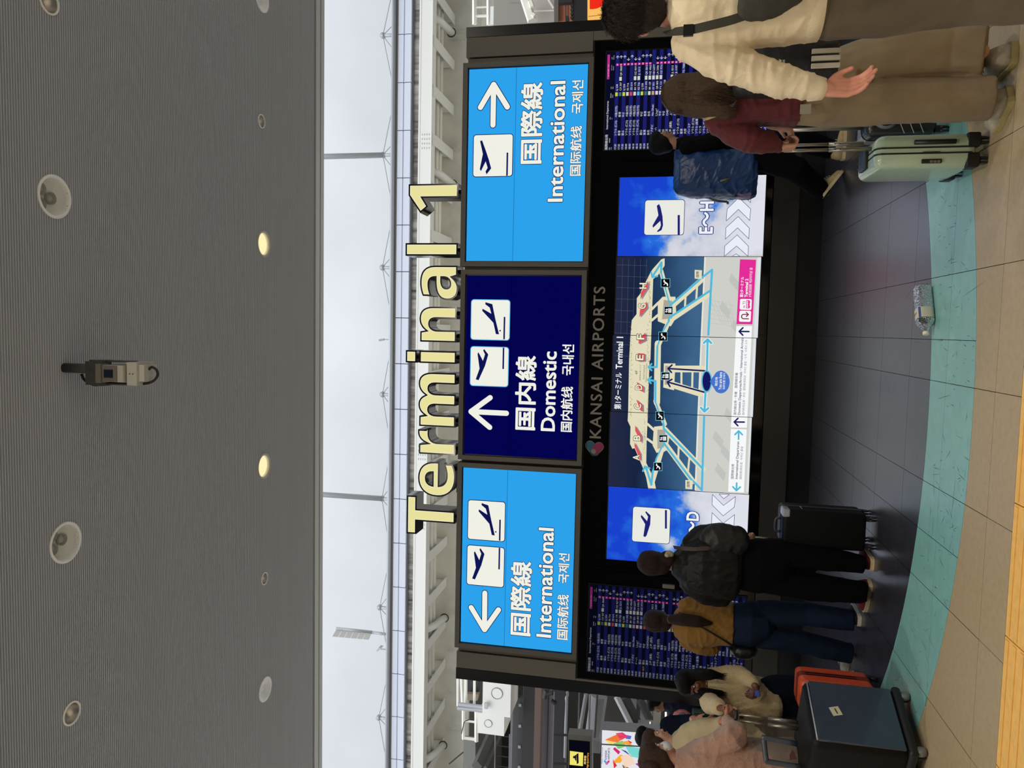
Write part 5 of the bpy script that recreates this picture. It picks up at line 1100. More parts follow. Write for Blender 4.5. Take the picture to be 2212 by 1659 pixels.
def skull_hair(mb, M, k, full=1.0, sides=True):
    E_ = lambda p_, rx, ry, rz: ellip(mb, M @ (V(p_) * k), rx * k * full, ry * k * full, rz * k * full, M)
    E_((0, -.022, .034), .088, .096, .098); E_((0, .018, .066), .08, .088, .062); E_((0, -.048, -.03), .074, .056, .075)
    for s in (-1, 1) if sides else (): E_((s * .062, -.015, .0), .026, .06, .06)
def hairm(name, col, stretch=(60, 60, 5)): return mat(name, col, rough=.5, spec=.15, bump=.9, bscale=6, stretch=stretch, var=.35, vscale=4)
def strands(name, m, parent, roots, seed=1, r=.0016, wob=.01, n=7):
    """loose hair strands: roots = list of polylines; each strand runs along one of them, slightly displaced"""
    rn = random.Random(seed); mb = MB()
    for pl in roots:
        o = Vector((rn.gauss(0, wob), rn.gauss(0, wob), rn.gauss(0, wob * .4))); pts = []
        for k, p in enumerate(pl): f = k / (len(pl) - 1); pts.append(Vector(p) + o * (0.15 + f))
        mb.tube(smooth_path(pts, 3), [r * (1 - .6 * q / (3 * (len(pts) - 1))) for q in range(3 * (len(pts) - 1) + 1)], 4, cap=False)
    return mb.build(name, m, parent, smooth=True, kind='stuff')
class Fig:
    """tracing aid: pixels of the photograph on an upright plane at the person's own distance"""
    def __init__(s, Y): s.Y = Y
    def p(s, px, py, dy=0.0): return P(px, py, Y=s.Y + dy)
    def r(s, px, at=(1600, 800)): return px * dep(P(at[0], at[1], Y=s.Y)) / FPX
    def ring(s, px, py0, py1, ry, dy=0.0, rot=0.0):
        """horizontal cross-section seen between rows py0 and py1"""
        a, b = P(px, py0, Y=s.Y + dy), P(px, py1, Y=s.Y + dy); return ((a + b) / 2, abs(a.x - b.x) / 2 / max(.6, math.cos(rot)), ry, rot)
def shoe(name, m, sole, t, heel, toe, w=.048, h=.085, label=None):
    """sneaker from heel to toe standing on the ground; upper, sole and laces"""
    heel, toe = Vector(heel), Vector(toe); d = (toe - heel); L_ = d.length; a = math.atan2(d.y, d.x); M = Matrix.Translation(heel) @ Matrix.Rotation(a, 4, 'Z')
    up = MB()
    prof = [(0.0, .6, .5), (.06, .82, .98), (.16, .9, 1.05), (.3, .86, 1.0), (.45, .92, .78), (.62, 1.0, .58), (.8, .98, .48), (.93, .78, .4), (1.0, .4, .26)]
    i0 = 0; n = 14
    for (f, ww, hh) in prof:
        for j in range(n):
            b = 2 * PI * j / n; y = math.cos(b) * w * ww; z = .016 + max(0, math.sin(b)) * h * hh; up.v.append(tuple(M @ Vector((f * L_, y, z))))
    for k in range(len(prof) - 1):
        for j in range(n): q = k * n; up.f.append((q + j, q + (j + 1) % n, q + n + (j + 1) % n, q + n + j))
    up.f.append(tuple(range(n))[::-1]); up.f.append(tuple(range((len(prof) - 1) * n, len(prof) * n)))
    o = up.build(name, m, t, smooth=True, label=label)
    sl = MB(); xs = [0, .04, .15, .3, .45, .62, .8, .93, 1.0]; wf = [.55, .9, 1.05, .98, .95, 1.08, 1.06, .85, .4]
    for k in range(len(xs)):
        x = -.006 + xs[k] * (L_ + .014)
        for (y, z) in ((-w * wf[k], .001), (w * wf[k], .001), (w * wf[k] * 1.02, .028), (-w * wf[k] * 1.02, .028)): sl.v.append(tuple(M @ Vector((x, y, z))))
    for k in range(len(xs) - 1):
        for j in range(4): q = k * 4; sl.f.append((q + j, q + (j + 1) % 4, q + 4 + (j + 1) % 4, q + 4 + j))
    sl.f.append((3, 2, 1, 0)); q = (len(xs) - 1) * 4; sl.f.append((q, q + 1, q + 2, q + 3)); sl.build('sole', sole, o)
    lc = MB()
    for k in range(5):
        x = L_ * (.36 + .07 * k); z = .022 + h * (.96 - .085 * k) * .98; lc.tube([M @ Vector((x, -w * .45, z - .008)), M @ Vector((x + .004, 0, z + .004)), M @ Vector((x, w * .45, z - .008))], .0028, 5)
    lc.build('laces', mat('laces_pale', (190, 186, 174), rough=.8), o, kind='stuff')
    return o
def body_base(f, joints, skin, t, hands=(), head=None, vox=.0055):
    """one continuous body: joints maps name -> world point"""
    mb = MB(); J = joints
    ch, pv, nk = J['chest'], J['pelvis'], J['neck']
    loft(mb, [((pv.x, pv.y, pv.z - .1), .095, .08, J.get('rot', 0)), ((pv.x, pv.y, pv.z), .12, .085, J.get('rot', 0)), ((pv.lerp(ch, .5).x, pv.lerp(ch, .5).y, pv.lerp(ch, .5).z), .1, .075, J.get('rot', 0)), ((ch.x, ch.y, ch.z), .125, .085, J.get('rot', 0)), ((ch.lerp(nk, .6).x, ch.lerp(nk, .6).y, ch.lerp(nk, .6).z), .09, .06, J.get('rot', 0)), ((nk.x, nk.y, nk.z - .01), .05, .045, 0)])
    for s in 'LR':
        if 'sh' + s in J: limb(mb, [J['sh' + s].lerp(ch, .22), J['el' + s], J['wr' + s]], [.036, .03, .025])
        if 'hip' + s in J: limb(mb, [J['hip' + s], J['kn' + s], J['an' + s]], [.062, .045, .034])
        if 'an' + s in J and 'toe' + s in J: limb(mb, [J['an' + s] + Vector((0, 0, -.02)), J['toe' + s]], [.03, .022])
    M = k = None
    if head:
        c, h, face, tilt = head[:4]; limb(mb, [nk - Vector((0, 0, .05)), Vector(c) - Vector((0, 0, h * .2))], [.056, .052]); M, k = head_form(mb, c, h, face, tilt, head[4] if len(head) > 4 else 0)
    for hd in hands: hand(mb, **hd)
    o = organic('body', mb, vox, skin, t, smooth=2)
    return M, k
def shell(f, rings, sleeves, extra=None):
    mb = MB(); loft(mb, rings)
    for pts, rs in sleeves: limb(mb, pts, rs)
    if extra: extra(mb)
    return mb
V = Vector
def cloth(name, col, rough=.85, sheen=.1, bump=.35, bscale=420, var=.08, vscale=5): return mat(name, col, rough=rough, sheen=sheen if sum(col) > 130 else 0, bump=bump, bscale=bscale, var=var, vscale=vscale, spec=.25 if sum(col) > 130 else .08)

# ================================================== person 1: cream sweatshirt and sling bag, seen from behind at the picture's edge
f = Fig(3.1); t = thing('person', 'person from behind in cream sweatshirt and brown trousers, with an olive sling strap', 'person', (1.2, 3.1, 0))
skin1 = mat('skin_fair', (206, 140, 116), rough=.5, bump=.1, bscale=90, var=.06)
Jt = dict(chest=f.p(1530, 15), pelvis=f.p(1770, -12), neck=f.p(1447, 28), shL=f.p(1478, 108), elL=f.p(1612, 150), wrL=f.p(1772, 192, -.02), shR=f.p(1478, -88), elR=f.p(1610, -150), wrR=f.p(1760, -170),
    hipL=f.p(1785, 34), knL=f.p(2085, 5, .02), anL=f.p(2350, -18, -.02), hipR=f.p(1785, -60), knR=f.p(2085, -75), anR=f.p(2350, -90, .05))
Jt['anL'].z = .09; Jt['anR'].z = .09
hd = dict(wrist=f.p(1778, 192, -.02), d=f.p(1860, 188, 0) - f.p(1778, 192, 0), nrm=V((.45, -.9, 0)), curl=.42, thumb=-1, s=1.05)
M, k = body_base(f, Jt, skin1, t, [hd], (f.p(1381, 27), .235, -.25, 0))
mb = shell(f, [f.ring(1768, 82, -108, .135), f.ring(1755, 85, -112, .15), f.ring(1700, 92, -105, .16), f.ring(1640, 98, -98, .165), f.ring(1580, 108, -98, .16), f.ring(1520, 118, -104, .145), f.ring(1480, 108, -92, .12), f.ring(1458, 82, -50, .09), f.ring(1446, 56, -4, .065), f.ring(1438, 50, 4, .06)],
    [([f.p(1486, 96), f.p(1545, 122), f.p(1612, 151), f.p(1700, 178), f.p(1766, 192, -.02)], [f.r(37), f.r(41), f.r(39), f.r(34), f.r(25)]), ([f.p(1484, -76), f.p(1545, -108), f.p(1612, -140), f.p(1760, -165)], [f.r(37), f.r(38), f.r(36), f.r(22)])])
top = organic('sweatshirt', mb, .006, cloth('cream_jersey', (228, 210, 176)), t, 4, folds(.010, 5, 5, 13, 3, lambda c: 1.2 if c.x < 1.0 else .8))
mb = MB(); loft(mb, [f.ring(1774, 84, -108, .14), f.ring(1752, 86, -112, .152), f.ring(1738, 84, -110, .148), f.ring(1732, 82, -108, .14)], 40); mb.build('hem_band', cloth('cream_jersey_rib', (222, 206, 174), bscale=150), t, smooth=True)
mb = MB(); mb.tube([f.p(1752, 190), f.p(1778, 192.5, -.02)], [f.r(27), f.r(22)], 20); mb.build('cuff', MATS['cream_jersey_rib'], t, smooth=True)
mb = MB(); limb(mb, [f.p(1790, 35), f.p(1900, 24), f.p(2085, 5, .02), f.p(2240, -8), Jt['anL'] + V((0, 0, -.03))], [f.r(46), f.r(50), f.r(47), f.r(52), f.r(54)], flat_end=True); limb(mb, [f.p(1766, -56), f.p(2085, -75), Jt['anR'] + V((0, 0, -.03))], [f.r(50), f.r(46), f.r(50)], flat_end=True)
loft(mb, [f.ring(1860, 72, -95, .11), f.ring(1800, 80, -104, .13), f.ring(1758, 76, -100, .12)])
organic('trousers', mb, .008, cloth('brown_wide_trousers', (98, 86, 70)), t, 5, folds(.009, 8, 8, 3, 9))
hc = M @ (V((0, -.01, .03)) * k); mb = MB(); skull_hair(mb, M, k, full=1.0, sides=False)
h1 = organic('hair', mb, .006, hairm('hair_dark_cropped', (46, 38, 34), (40, 40, 40)), t, 2, lambda c: .004 * noise.noise(c * 90))
rn = random.Random(11); pl = []; M3 = M.to_3x3()
for q in range(1500):
    a = rn.uniform(0, 2 * PI); e = rn.uniform(-.75, 1.5); d = V((math.cos(a) * math.cos(e), math.sin(a) * math.cos(e), math.sin(e)))
    if d.y > .35 and d.z < .45: continue
    b = M @ (V((d.x * .088, -.022 + d.y * .095, .034 + d.z * .096)) * k); fl = V((d.x * .5, -.25 + .9 * d.y, -.75 + .2 * d.z)); fl = (fl - d * fl.dot(d)).normalized()
    g = M3 @ (fl + d * .38 + V((rn.gauss(0, .25), rn.gauss(0, .25), rn.gauss(0, .15)))); ln = rn.uniform(.016, .034) * (1 if e > -.2 else .5)
    pl.append([b, b + g * ln * .5 + M3 @ d * .004, b + g * ln])
strands('hair_strands', MATS['hair_dark_cropped'], t, pl, 2, .0013, .0008)
face_parts(M, k, t)
shoe('shoe', mat('shoe_beige', (170, 160, 130), rough=.7), mat('sole_yellow', (186, 172, 110), rough=.7), t, (Jt['anL'].x, Jt['anL'].y - .07, 0), (Jt['anL'].x - .02, Jt['anL'].y + .2, 0)); shoe('shoe', MATS['shoe_beige'], MATS['sole_yellow'], t, (Jt['anR'].x, Jt['anR'].y - .07, 0), (Jt['anR'].x + .03, Jt['anR'].y + .2, 0))
# olive sling bag
sb = thing('sling_bag', 'olive crossbody bag with a wide webbing strap over the cream sweatshirt', 'bag', f.p(1680, 0)); M_OLV = mat('olive_webbing', (50, 48, 36), rough=.8, bump=.4, bscale=300)
def strap(pts, w, m, parent, name='strap', th=.003, nrm=V((0, -1, 0))):
    pts = smooth_path([V(p) for p in pts], 5); mb = MB(); n = len(pts)
    for k, p in enumerate(pts):
        d = (pts[min(k + 1, n - 1)] - pts[max(k - 1, 0)]).normalized(); s = d.cross(nrm).normalized() * w / 2; e = nrm * th
        mb.v += [tuple(p - s), tuple(p + s), tuple(p + s + e), tuple(p - s + e)]
    for k in range(n - 1):
        for j in range(4): q = k * 4; mb.f.append((q + j, q + (j + 1) % 4, q + 4 + (j + 1) % 4, q + 4 + j))
    mb.f.append((3, 2, 1, 0)); q = 4 * (n - 1); mb.f.append((q, q + 1, q + 2, q + 3)); return mb.build(name, m, parent, smooth=False)
strap([f.p(1440, 67, .03), f.p(1446, 69, -.07), f.p(1462, 68, -.118), f.p(1490, 65, -.152), f.p(1530, 56, -.175), f.p(1585, 42, -.185), f.p(1640, 22, -.19), f.p(1700, 2, -.19), f.p(1740, -30, -.17)], .032, M_OLV, sb)
MB().box(-.02, .02, -.006, .006, -.018, .018, Matrix.Translation(f.p(1487, 66, -.16))).build('buckle', mat('black_plastic', (18, 18, 16), rough=.4), sb)
mb = MB(); Mb = Matrix.Rotation(-.5, 4, 'Y'); ellip(mb, f.p(1680, -22, -.19), .085, .05, .15, Mb); ellip(mb, f.p(1650, 0, -.19), .06, .035, .10, Mb); organic('bag_body', mb, .009, M_OLV, sb, 3, folds(.005, 14, 14, 14, 2))

# ================================================== person 2: long brown hair, maroon jacket, wide jeans
YG2 = 4.0; f = Fig(YG2); t = thing('person', 'person with long brown hair, maroon jacket and wide grey beige jeans, seen from behind', 'person', (1.14, YG2, 0))
skin2 = mat('skin_light', (196, 150, 124), rough=.5, bump=.1, bscale=90)
Jt = dict(chest=f.p(1575, 222), pelvis=f.p(1750, 200), neck=f.p(1512, 210), shL=f.p(1540, 268), elL=f.p(1622, 300, -.01), wrL=f.p(1682, 318, .06), shR=f.p(1540, 160), elR=f.p(1640, 150, .1), wrR=f.p(1684, 256, .12),
    hipL=f.p(1765, 228), knL=f.p(1940, 222), anL=f.p(2140, 216, -.02), hipR=f.p(1765, 160), knR=f.p(1950, 122), anR=f.p(2120, 112, -.05))
hands = [dict(wrist=f.p(1682, 319, .06), d=V((.05, .25, -1)), nrm=V((1, .2, 0)), curl=1.05, thumb=-1, s=.9), dict(wrist=f.p(1676, 272, .12), d=V((-.2, .3, -1)), nrm=V((-1, .2, 0)), curl=.9, thumb=1, s=.88)]
M, k = body_base(f, Jt, skin2, t, hands, (f.p(1478, 206), .215, -.1, -.08))
mb = shell(f, [f.ring(1728, 268, 148, .14), f.ring(1700, 272, 146, .15), f.ring(1650, 270, 148, .14), f.ring(1600, 272, 148, .135), f.ring(1560, 278, 146, .13), f.ring(1535, 272, 154, .11), f.ring(1520, 250, 172, .085), f.ring(1506, 232, 184, .06)],
    [([f.p(1546, 264), f.p(1580, 284), f.p(1625, 302, -.01), f.p(1660, 308, .02), f.p(1680, 317, .06)], [f.r(25), f.r(28), f.r(29), f.r(24), f.r(15)]), ([f.p(1546, 164), f.p(1640, 152, .1), f.p(1674, 262, .12)], [f.r(25), f.r(26), f.r(17)])])
organic('jacket', mb, .006, cloth('maroon_jacket', (84, 30, 36), rough=.7), t, 3, folds(.008, 9, 9, 16, 5))
strap([f.p(1516, 246, -.06), f.p(1524, 255, -.1), f.p(1540, 250, -.125), f.p(1560, 244, -.135)], .022, mat('strap_cream', (150, 126, 84), rough=.7), t, 'shoulder_tab')
mb = MB(); loft(mb, [f.ring(1840, 262, 118, .11), f.ring(1780, 274, 130, .125), f.ring(1720, 268, 150, .115)])
limb(mb, [f.p(1770, 232), f.p(1850, 224), f.p(1940, 217), f.p(2050, 216), f.p(2143, 212, -.02)], [f.r(40), f.r(46), f.r(45), f.r(45), f.r(43)], flat_end=True); limb(mb, [f.p(1770, 166), f.p(1850, 142), f.p(1950, 119), f.p(2050, 112), f.p(2130, 106, -.05)], [f.r(44), f.r(48), f.r(52), f.r(52), f.r(50)], flat_end=True)
organic('jeans', mb, .007, cloth('grey_beige_denim', (132, 118, 94), bscale=500, var=.14), t, 3, folds(.007, 9, 9, 3.4, 1))
MB().box(-.022, .022, -.002, .002, -.028, .02, Matrix.Translation(f.p(1738, 236, -.135))).build('patch', mat('pale_patch', (150, 146, 130), rough=.8), t, label='pale leather waistband patch')
M_H2 = hairm('hair_long_brown', (72, 56, 42)); mb = MB(); c = f.p(1472, 206)
ellip(mb, c + V((0, -.012, .0)), .098, .105, .10); loft(mb, [(f.p(1592, 226, -.12), .055, .02, 0), (f.p(1575, 222, -.125), .085, .03, 0), (f.p(1545, 210, -.11), .108, .045, 0), (f.p(1510, 206, -.07), .11, .07, 0), (f.p(1478, 205, -.02), .1, .09, 0), (f.p(1460, 205, 0), .07, .07, 0)])
organic('hair', mb, .008, M_H2, t, 4, lambda q: .004 * noise.noise(V((q.x * 55, q.y * 20, q.z * 3))))
rn = random.Random(4); pl = []
for q in range(420):
    u = rn.uniform(-1, 1); e = rn.uniform(-.008, .008)
    pl.append([c + V((u * .03, -.05, .093 + e)), c + V((u * .088, -.085 + .05 * u * u, .03 + e)), f.p(1505, 206 - u * 42, -.128 + .07 * u * u), f.p(1545, 208 - u * 42, -.155 + .06 * u * u), f.p(1572 + rn.uniform(-8, 22), 216 - u * 38, -.155 + .04 * u * u)])
strands('hair_strands', MATS['hair_long_brown'], t, pl, 3, .0015, .006)
face_parts(M, k, t)
sm, ss = mat('sneaker_pale', (176, 168, 150), rough=.7, var=.25, vscale=25), mat('sole_pale_yellow', (176, 164, 112), rough=.6)
sp_ = P(2196, 196, Z=0); sq = P(2150, 262, Z=0); shoe('shoe', sm, ss, t, (sp_.x, sp_.y + .03, 0), (sq.x - .03, sq.y - .02, 0), .058, .105)
sp_ = P(2200, 112, Z=0); shoe('shoe', sm, ss, t, (sp_.x, sp_.y, 0), (sp_.x - .02, sp_.y + .26, 0), .058, .105)
bp = thing('backpack', 'small black backpack on the maroon jacket, half hidden by the cream sleeve', 'bag', f.p(1680, 200, -.2)); M_BNY = mat('black_nylon', (22, 23, 24), rough=.6, bump=.3, bscale=200)
mb = MB(); mb.rbox(f.p(1620, 234).x, f.p(1620, 160).x, YG2 - .25, YG2 - .12, f.p(1690, 200).z, f.p(1578, 200).z, .045); organic('bag_body', mb, .01, M_BNY, bp, 2, folds(.006, 9, 9, 9, 8))
strap([f.p(1588, 224, -.24), f.p(1582, 226, -.2), f.p(1580, 226, -.12)], .03, M_BNY, bp)
MB().box(f.p(1630, 226).x, f.p(1630, 166).x, YG2 - .262, YG2 - .245, f.p(1668, 200).z, f.p(1632, 200).z).build('front_pocket', M_BNY, bp)
# three-stripe drawstring bag carried on the far arm
tb = thing('gym_bag', 'black drawstring bag with three white stripes hanging beside the beige jeans', 'bag', f.p(1700, 120, -.3)); fb = Fig(3.45)
M_BF = mat('black_bag_fabric', (16, 17, 22), rough=.75, bump=.3, bscale=90)
mb = MB(); loft(mb, [fb.ring(1811, 168, 92, .03), fb.ring(1800, 172, 88, .05), fb.ring(1760, 174, 84, .065), fb.ring(1700, 170, 82, .07), fb.ring(1650, 160, 88, .065), fb.ring(1615, 148, 104, .045), fb.ring(1600, 140, 116, .02)]); organic('bag_body', mb, .009, M_BF, tb, 3, folds(.006, 10, 10, 8, 4))
M_WPR = mat('white_print', (200, 194, 176), rough=.8)
for (a, b) in ((119.5, 128.5), (134.5, 144), (150.5, 159.5)):
    MB().box(fb.p(1775, b).x, fb.p(1775, a).x, 3.45 - .082, 3.45 - .07, fb.p(1806, 140).z, fb.p(1746, 140).z).build('stripe', M_WPR, tb)
q = lambda a, b: fb.p(1200 + .27125 * a, .27125 * b, -.084)
lm = MB()
for pts in (((1742, 520), (1760, 500), (1784, 545), (1784, 556), (1752, 556)),): pass
for (x0, x1, ya, yb) in ((1778, 1800, 470, 492), (1762, 1800, 498, 522), (1746, 1800, 528, 552)):
    lm.poly([q(x1, ya + 8), q(x1, yb + 8), q(x0 + 8, yb), q(x0, ya)])
lm.build('emblem', M_WPR, tb); tm = MB(); itext(tm, 'adidas', 1687.5, 1695, 129, 150.5, 3.45 - .084, .02); tm.build('lettering', M_WPR, tb)
strap([fb.p(1612, 118, -.05), fb.p(1570, 116, .2), fb.p(1545, 150, .45)], .012, M_BF, tb)

# ================================================== person 3: dark clothes and blue backpack, walking to the right
f = Fig(7.35); t = thing('person', 'person in black striding right before the tower under a big blue pack', 'person', (1.5, 7.35, 0))
skin3 = mat('skin_tan', (150, 108, 84), rough=.5)
sf, sb_ = P(1828, 318, Z=0), P(1822, 408, Z=0)
Jt = dict(chest=f.p(1500, 322), pelvis=f.p(1610, 330), neck=f.p(1462, 312), shL=f.p(1475, 316, .16), elL=f.p(1545, 300, .2), wrL=f.p(1580, 275, .2), shR=f.p(1475, 316, -.16), elR=f.p(1548, 305, -.2), wrR=f.p(1572, 285, -.18),
    hipL=f.p(1630, 330, -.08), knL=f.p(1720, 368, -.08), anL=V((sb_.x - .02, sb_.y + .05, .13)), hipR=f.p(1630, 325, .08), knR=f.p(1730, 300, .08), anR=V((sf.x, sf.y + .1, .09)), rot=PI / 2)
M, k = body_base(f, Jt, skin3, t, [dict(wrist=f.p(1574, 283, -.18), d=V((.5, 0, -.8)), nrm=V((0, 1, 0)), curl=.6, thumb=1, s=.95)], (f.p(1431, 307), .215, -PI / 2, 0), vox=.008)
mb = shell(f, [f.ring(1645, 358, 305, .17), f.ring(1600, 356, 300, .175), f.ring(1540, 350, 298, .19), f.ring(1495, 346, 296, .2), f.ring(1472, 336, 298, .16), f.ring(1460, 326, 300, .08)], [([f.p(1485, 320, -.17), f.p(1548, 306, -.2), f.p(1570, 287, -.18)], [.075, .065, .045]), ([f.p(1485, 320, .17), f.p(1545, 300, .2), f.p(1575, 278, .2)], [.075, .065, .045])])
organic('coat', mb, .014, cloth('black_coat', (8, 8, 10)), t, 3, folds(.01, 8, 8, 8, 2))
mb = MB(); limb(mb, [f.p(1630, 332, -.08), f.p(1720, 366, -.08), Jt['anL'] + V((0, 0, .03))], [.13, .11, .08], flat_end=True); limb(mb, [f.p(1630, 325, .08), f.p(1730, 302, .08), Jt['anR']], [.13, .11, .085], flat_end=True); organic('trousers', mb, .014, cloth('navy_black_trousers', (9, 10, 16)), t, 3, folds(.008, 8, 8, 5, 4))
mb = MB(); skull_hair(mb, M, k, full=1.08); organic('hair', mb, .01, hairm('hair_black', (9, 8, 9)), t, 3)
face_parts(M, k, t)
ws, wso = mat('shoe_sand', (168, 148, 108), rough=.7, var=.2, vscale=20), mat('sole_cream', (206, 190, 150), rough=.6)
sA = shoe('shoe', ws, wso, t, (0, 0, 0), (.27, 0, 0), .052, .1); 
for o in [sA] + list(sA.children): pass
Ms = Matrix.Translation((sb_.x - .07, sb_.y, .16)) @ Matrix.Rotation(.12, 4, 'Z') @ Matrix.Rotation(.62, 4, 'Y')
for o in [sA] + list(sA.children): o.data.transform(Ms)
shoe('shoe', ws, wso, t, (sf.x - .1, sf.y + .05, 0), (sf.x + .17, sf.y + .03, 0), .05, .1)
bp = thing('backpack', 'huge blue rain covered backpack in front of the screen with letters E to H', 'bag', f.p(1560, 375, -.1)); M_BLU = mat('blue_rain_cover', (20, 54, 104), rough=.33, bump=.25, bscale=25, var=.12, vscale=4)
mb = MB(); loft(mb, [f.ring(1634, 424, 332, .2), f.ring(1622, 430, 322, .23), f.ring(1560, 431, 318, .25), f.ring(1500, 427, 318, .24), f.ring(1466, 421, 322, .2), f.ring(1456, 410, 326, .14)]); organic('bag_body', mb, .007, M_BLU, bp, 2, folds(.016, 5, 5, 7, 6))
strap([f.p(1532, 428, -.2), f.p(1550, 434, -.22), f.p(1570, 436, -.2), f.p(1572, 441, -.2)], .02, mat('olive_strap', (62, 66, 46), rough=.7), bp, 'loose_strap')
MB().tube([f.p(1556, 391, -.27), f.p(1575, 386, -.265)], .008, 8).build('pull_tab', mat('yellow_tab', (120, 110, 50), rough=.6), bp, smooth=True)

# ================================================== person 4: black bomber jacket, claw clip, black suitcase at hand
f = Fig(5.78); t = thing('person', 'person from behind in baggy black jacket and trousers, pale hair clip at the nape', 'person', (-1.72, 5.78, 0))
Jt = dict(chest=f.p(1520, 1218), pelvis=f.p(1640, 1222), neck=f.p(1462, 1215), shL=f.p(1485, 1262), elL=f.p(1545, 1290, .06), wrL=f.p(1560, 1262, .22), shR=f.p(1485, 1172), elR=f.p(1552, 1148), wrR=f.p(1612, 1162, .05),
    hipL=f.p(1660, 1245), knL=f.p(1760, 1262), anL=f.p(1862, 1276, .02), hipR=f.p(1660, 1195), knR=f.p(1760, 1203), anR=f.p(1862, 1218, .02))
M, k = body_base(f, Jt, skin2, t, [dict(wrist=f.p(1603, 1164, .05), d=V((.1, .1, -1)), nrm=V((0, 1, 0)), curl=1.0, thumb=-1, s=.9)], (f.p(1416, 1216), .225, .12, .05), vox=.008)
mb = shell(f, [f.ring(1600, 1276, 1165, .17), f.ring(1588, 1292, 1150, .2), f.ring(1550, 1290, 1142, .215), f.ring(1515, 1284, 1148, .2), f.ring(1485, 1270, 1162, .16), f.ring(1466, 1252, 1182, .11), f.ring(1452, 1238, 1196, .075)],
    [([f.p(1488, 1262), f.p(1520, 1278), f.p(1556, 1286, .04), f.p(1572, 1268, .2)], [f.r(22), f.r(27), f.r(27), f.r(15)]), ([f.p(1490, 1172), f.p(1520, 1154), f.p(1560, 1152), f.p(1600, 1160, .03)], [f.r(20), f.r(23), f.r(22), f.r(15)])])
organic('jacket', mb, .008, mat('black_satin', (13, 11, 10), rough=.5, spec=.22, bump=.2, bscale=60), t, 3, folds(.016, 7, 7, 5, 12))
mb = MB(); loft(mb, [f.ring(1712, 1258, 1186, .07), f.ring(1690, 1272, 1174, .12), f.ring(1640, 1280, 1163, .155), f.ring(1590, 1270, 1172, .15)])
limb(mb, [f.p(1660, 1250), f.p(1760, 1268), f.p(1868, 1280, .02)], [f.r(33), f.r(30), f.r(24)], flat_end=True); limb(mb, [f.p(1660, 1192), f.p(1760, 1204), f.p(1866, 1219, .02)], [f.r(32), f.r(27), f.r(20)], flat_end=True); organic('trousers', mb, .012, cloth('black_wide_trousers', (9, 9, 11)), t, 3, folds(.008, 8, 8, 4, 5))
mb = MB(); skull_hair(mb, M, k, full=1.12); ellip(mb, f.p(1443, 1206, -.05), .06, .05, .06); organic('hair', mb, .009, hairm('hair_dark_brown', (38, 25, 22), (50, 50, 10)), t, 3, lambda q: .003 * noise.noise(V((q.x * 60, q.y * 20, q.z * 8))))
mb = MB(); ellip(mb, f.p(1446, 1197, -.07), .028, .026, .034); ellip(mb, f.p(1441, 1199, -.09), .018, .02, .02); organic('hair_clip', mb, .006, mat('pale_beige_plastic', (160, 148, 128), rough=.5), t, 2)
face_parts(M, k, t)
rs_, rso = mat('canvas_red', (110, 24, 34), rough=.8), mat('sole_off_white', (214, 196, 160), rough=.6)
q0 = P(1884, 1290, Z=0); shoe('shoe', rs_, rso, t, (q0.x + .1, q0.y + .03, 0), (q0.x - .14, q0.y + .14, 0), .05, .1); q0 = P(1889, 1222, Z=0); shoe('shoe', rs_, rso, t, (q0.x, q0.y, 0), (q0.x + .02, q0.y + .24, 0), .05, .1)
sb = thing('shoulder_bag', 'black soft shoulder bag on the side of the baggy black jacket, by the chevrons', 'bag', f.p(1570, 1160, -.1))
mb = MB(); ellip(mb, f.p(1560, 1166, -.12), .13, .09, .16); ellip(mb, f.p(1588, 1170, -.12), .12, .08, .1); organic('bag_body', mb, .011, mat('black_bag_nylon', (7, 7, 9), rough=.5, bump=.3, bscale=40), sb, 3, folds(.012, 8, 8, 8, 3))
strap([f.p(1455, 1182, -.06), f.p(1470, 1184, -.14), f.p(1500, 1186, -.19), f.p(1530, 1184, -.21)], .028, mat('brown_strap', (44, 30, 26), rough=.6), sb)

# ================================================== person 5: mustard top, ponytail, jeans
f = Fig(6.15); t = thing('person', 'person from behind in a mustard top and blue jeans with a low dark ponytail', 'person', (-2.3, 6.15, 0))
Jt = dict(chest=f.p(1510, 1345), pelvis=f.p(1610, 1350), neck=f.p(1456, 1342), shL=f.p(1478, 1385), elL=f.p(1535, 1402, .02), wrL=f.p(1545, 1370, .2), shR=f.p(1478, 1305), elR=f.p(1540, 1298, .05), wrR=f.p(1560, 1320, .22),
    hipL=f.p(1625, 1370), knL=f.p(1730, 1386), anL=f.p(1832, 1418, .02), hipR=f.p(1625, 1325), knR=f.p(1735, 1324), anR=f.p(1845, 1342, -.06))
M, k = body_base(f, Jt, skin3, t, [], (f.p(1423, 1341), .215, .1, .05), vox=.008)
mb = shell(f, [f.ring(1582, 1392, 1302, .15), f.ring(1560, 1392, 1300, .155), f.ring(1520, 1394, 1298, .155), f.ring(1490, 1396, 1300, .14), f.ring(1470, 1384, 1308, .11), f.ring(1455, 1366, 1322, .07)],
    [([f.p(1482, 1384), f.p(1510, 1394), f.p(1538, 1400, .02), f.p(1550, 1380, .15)], [f.r(17), f.r(19), f.r(18), f.r(12)]), ([f.p(1482, 1308), f.p(1540, 1298, .05), f.p(1556, 1318, .2)], [f.r(18), f.r(19), f.r(12)])])
organic('top', mb, .007, cloth('mustard_knit', (132, 96, 44)), t, 3, folds(.013, 7, 7, 11, 7))
mb = MB(); loft(mb, [f.ring(1672, 1378, 1320, .06), f.ring(1655, 1390, 1306, .11), f.ring(1620, 1397, 1299, .145), f.ring(1574, 1388, 1308, .135)])
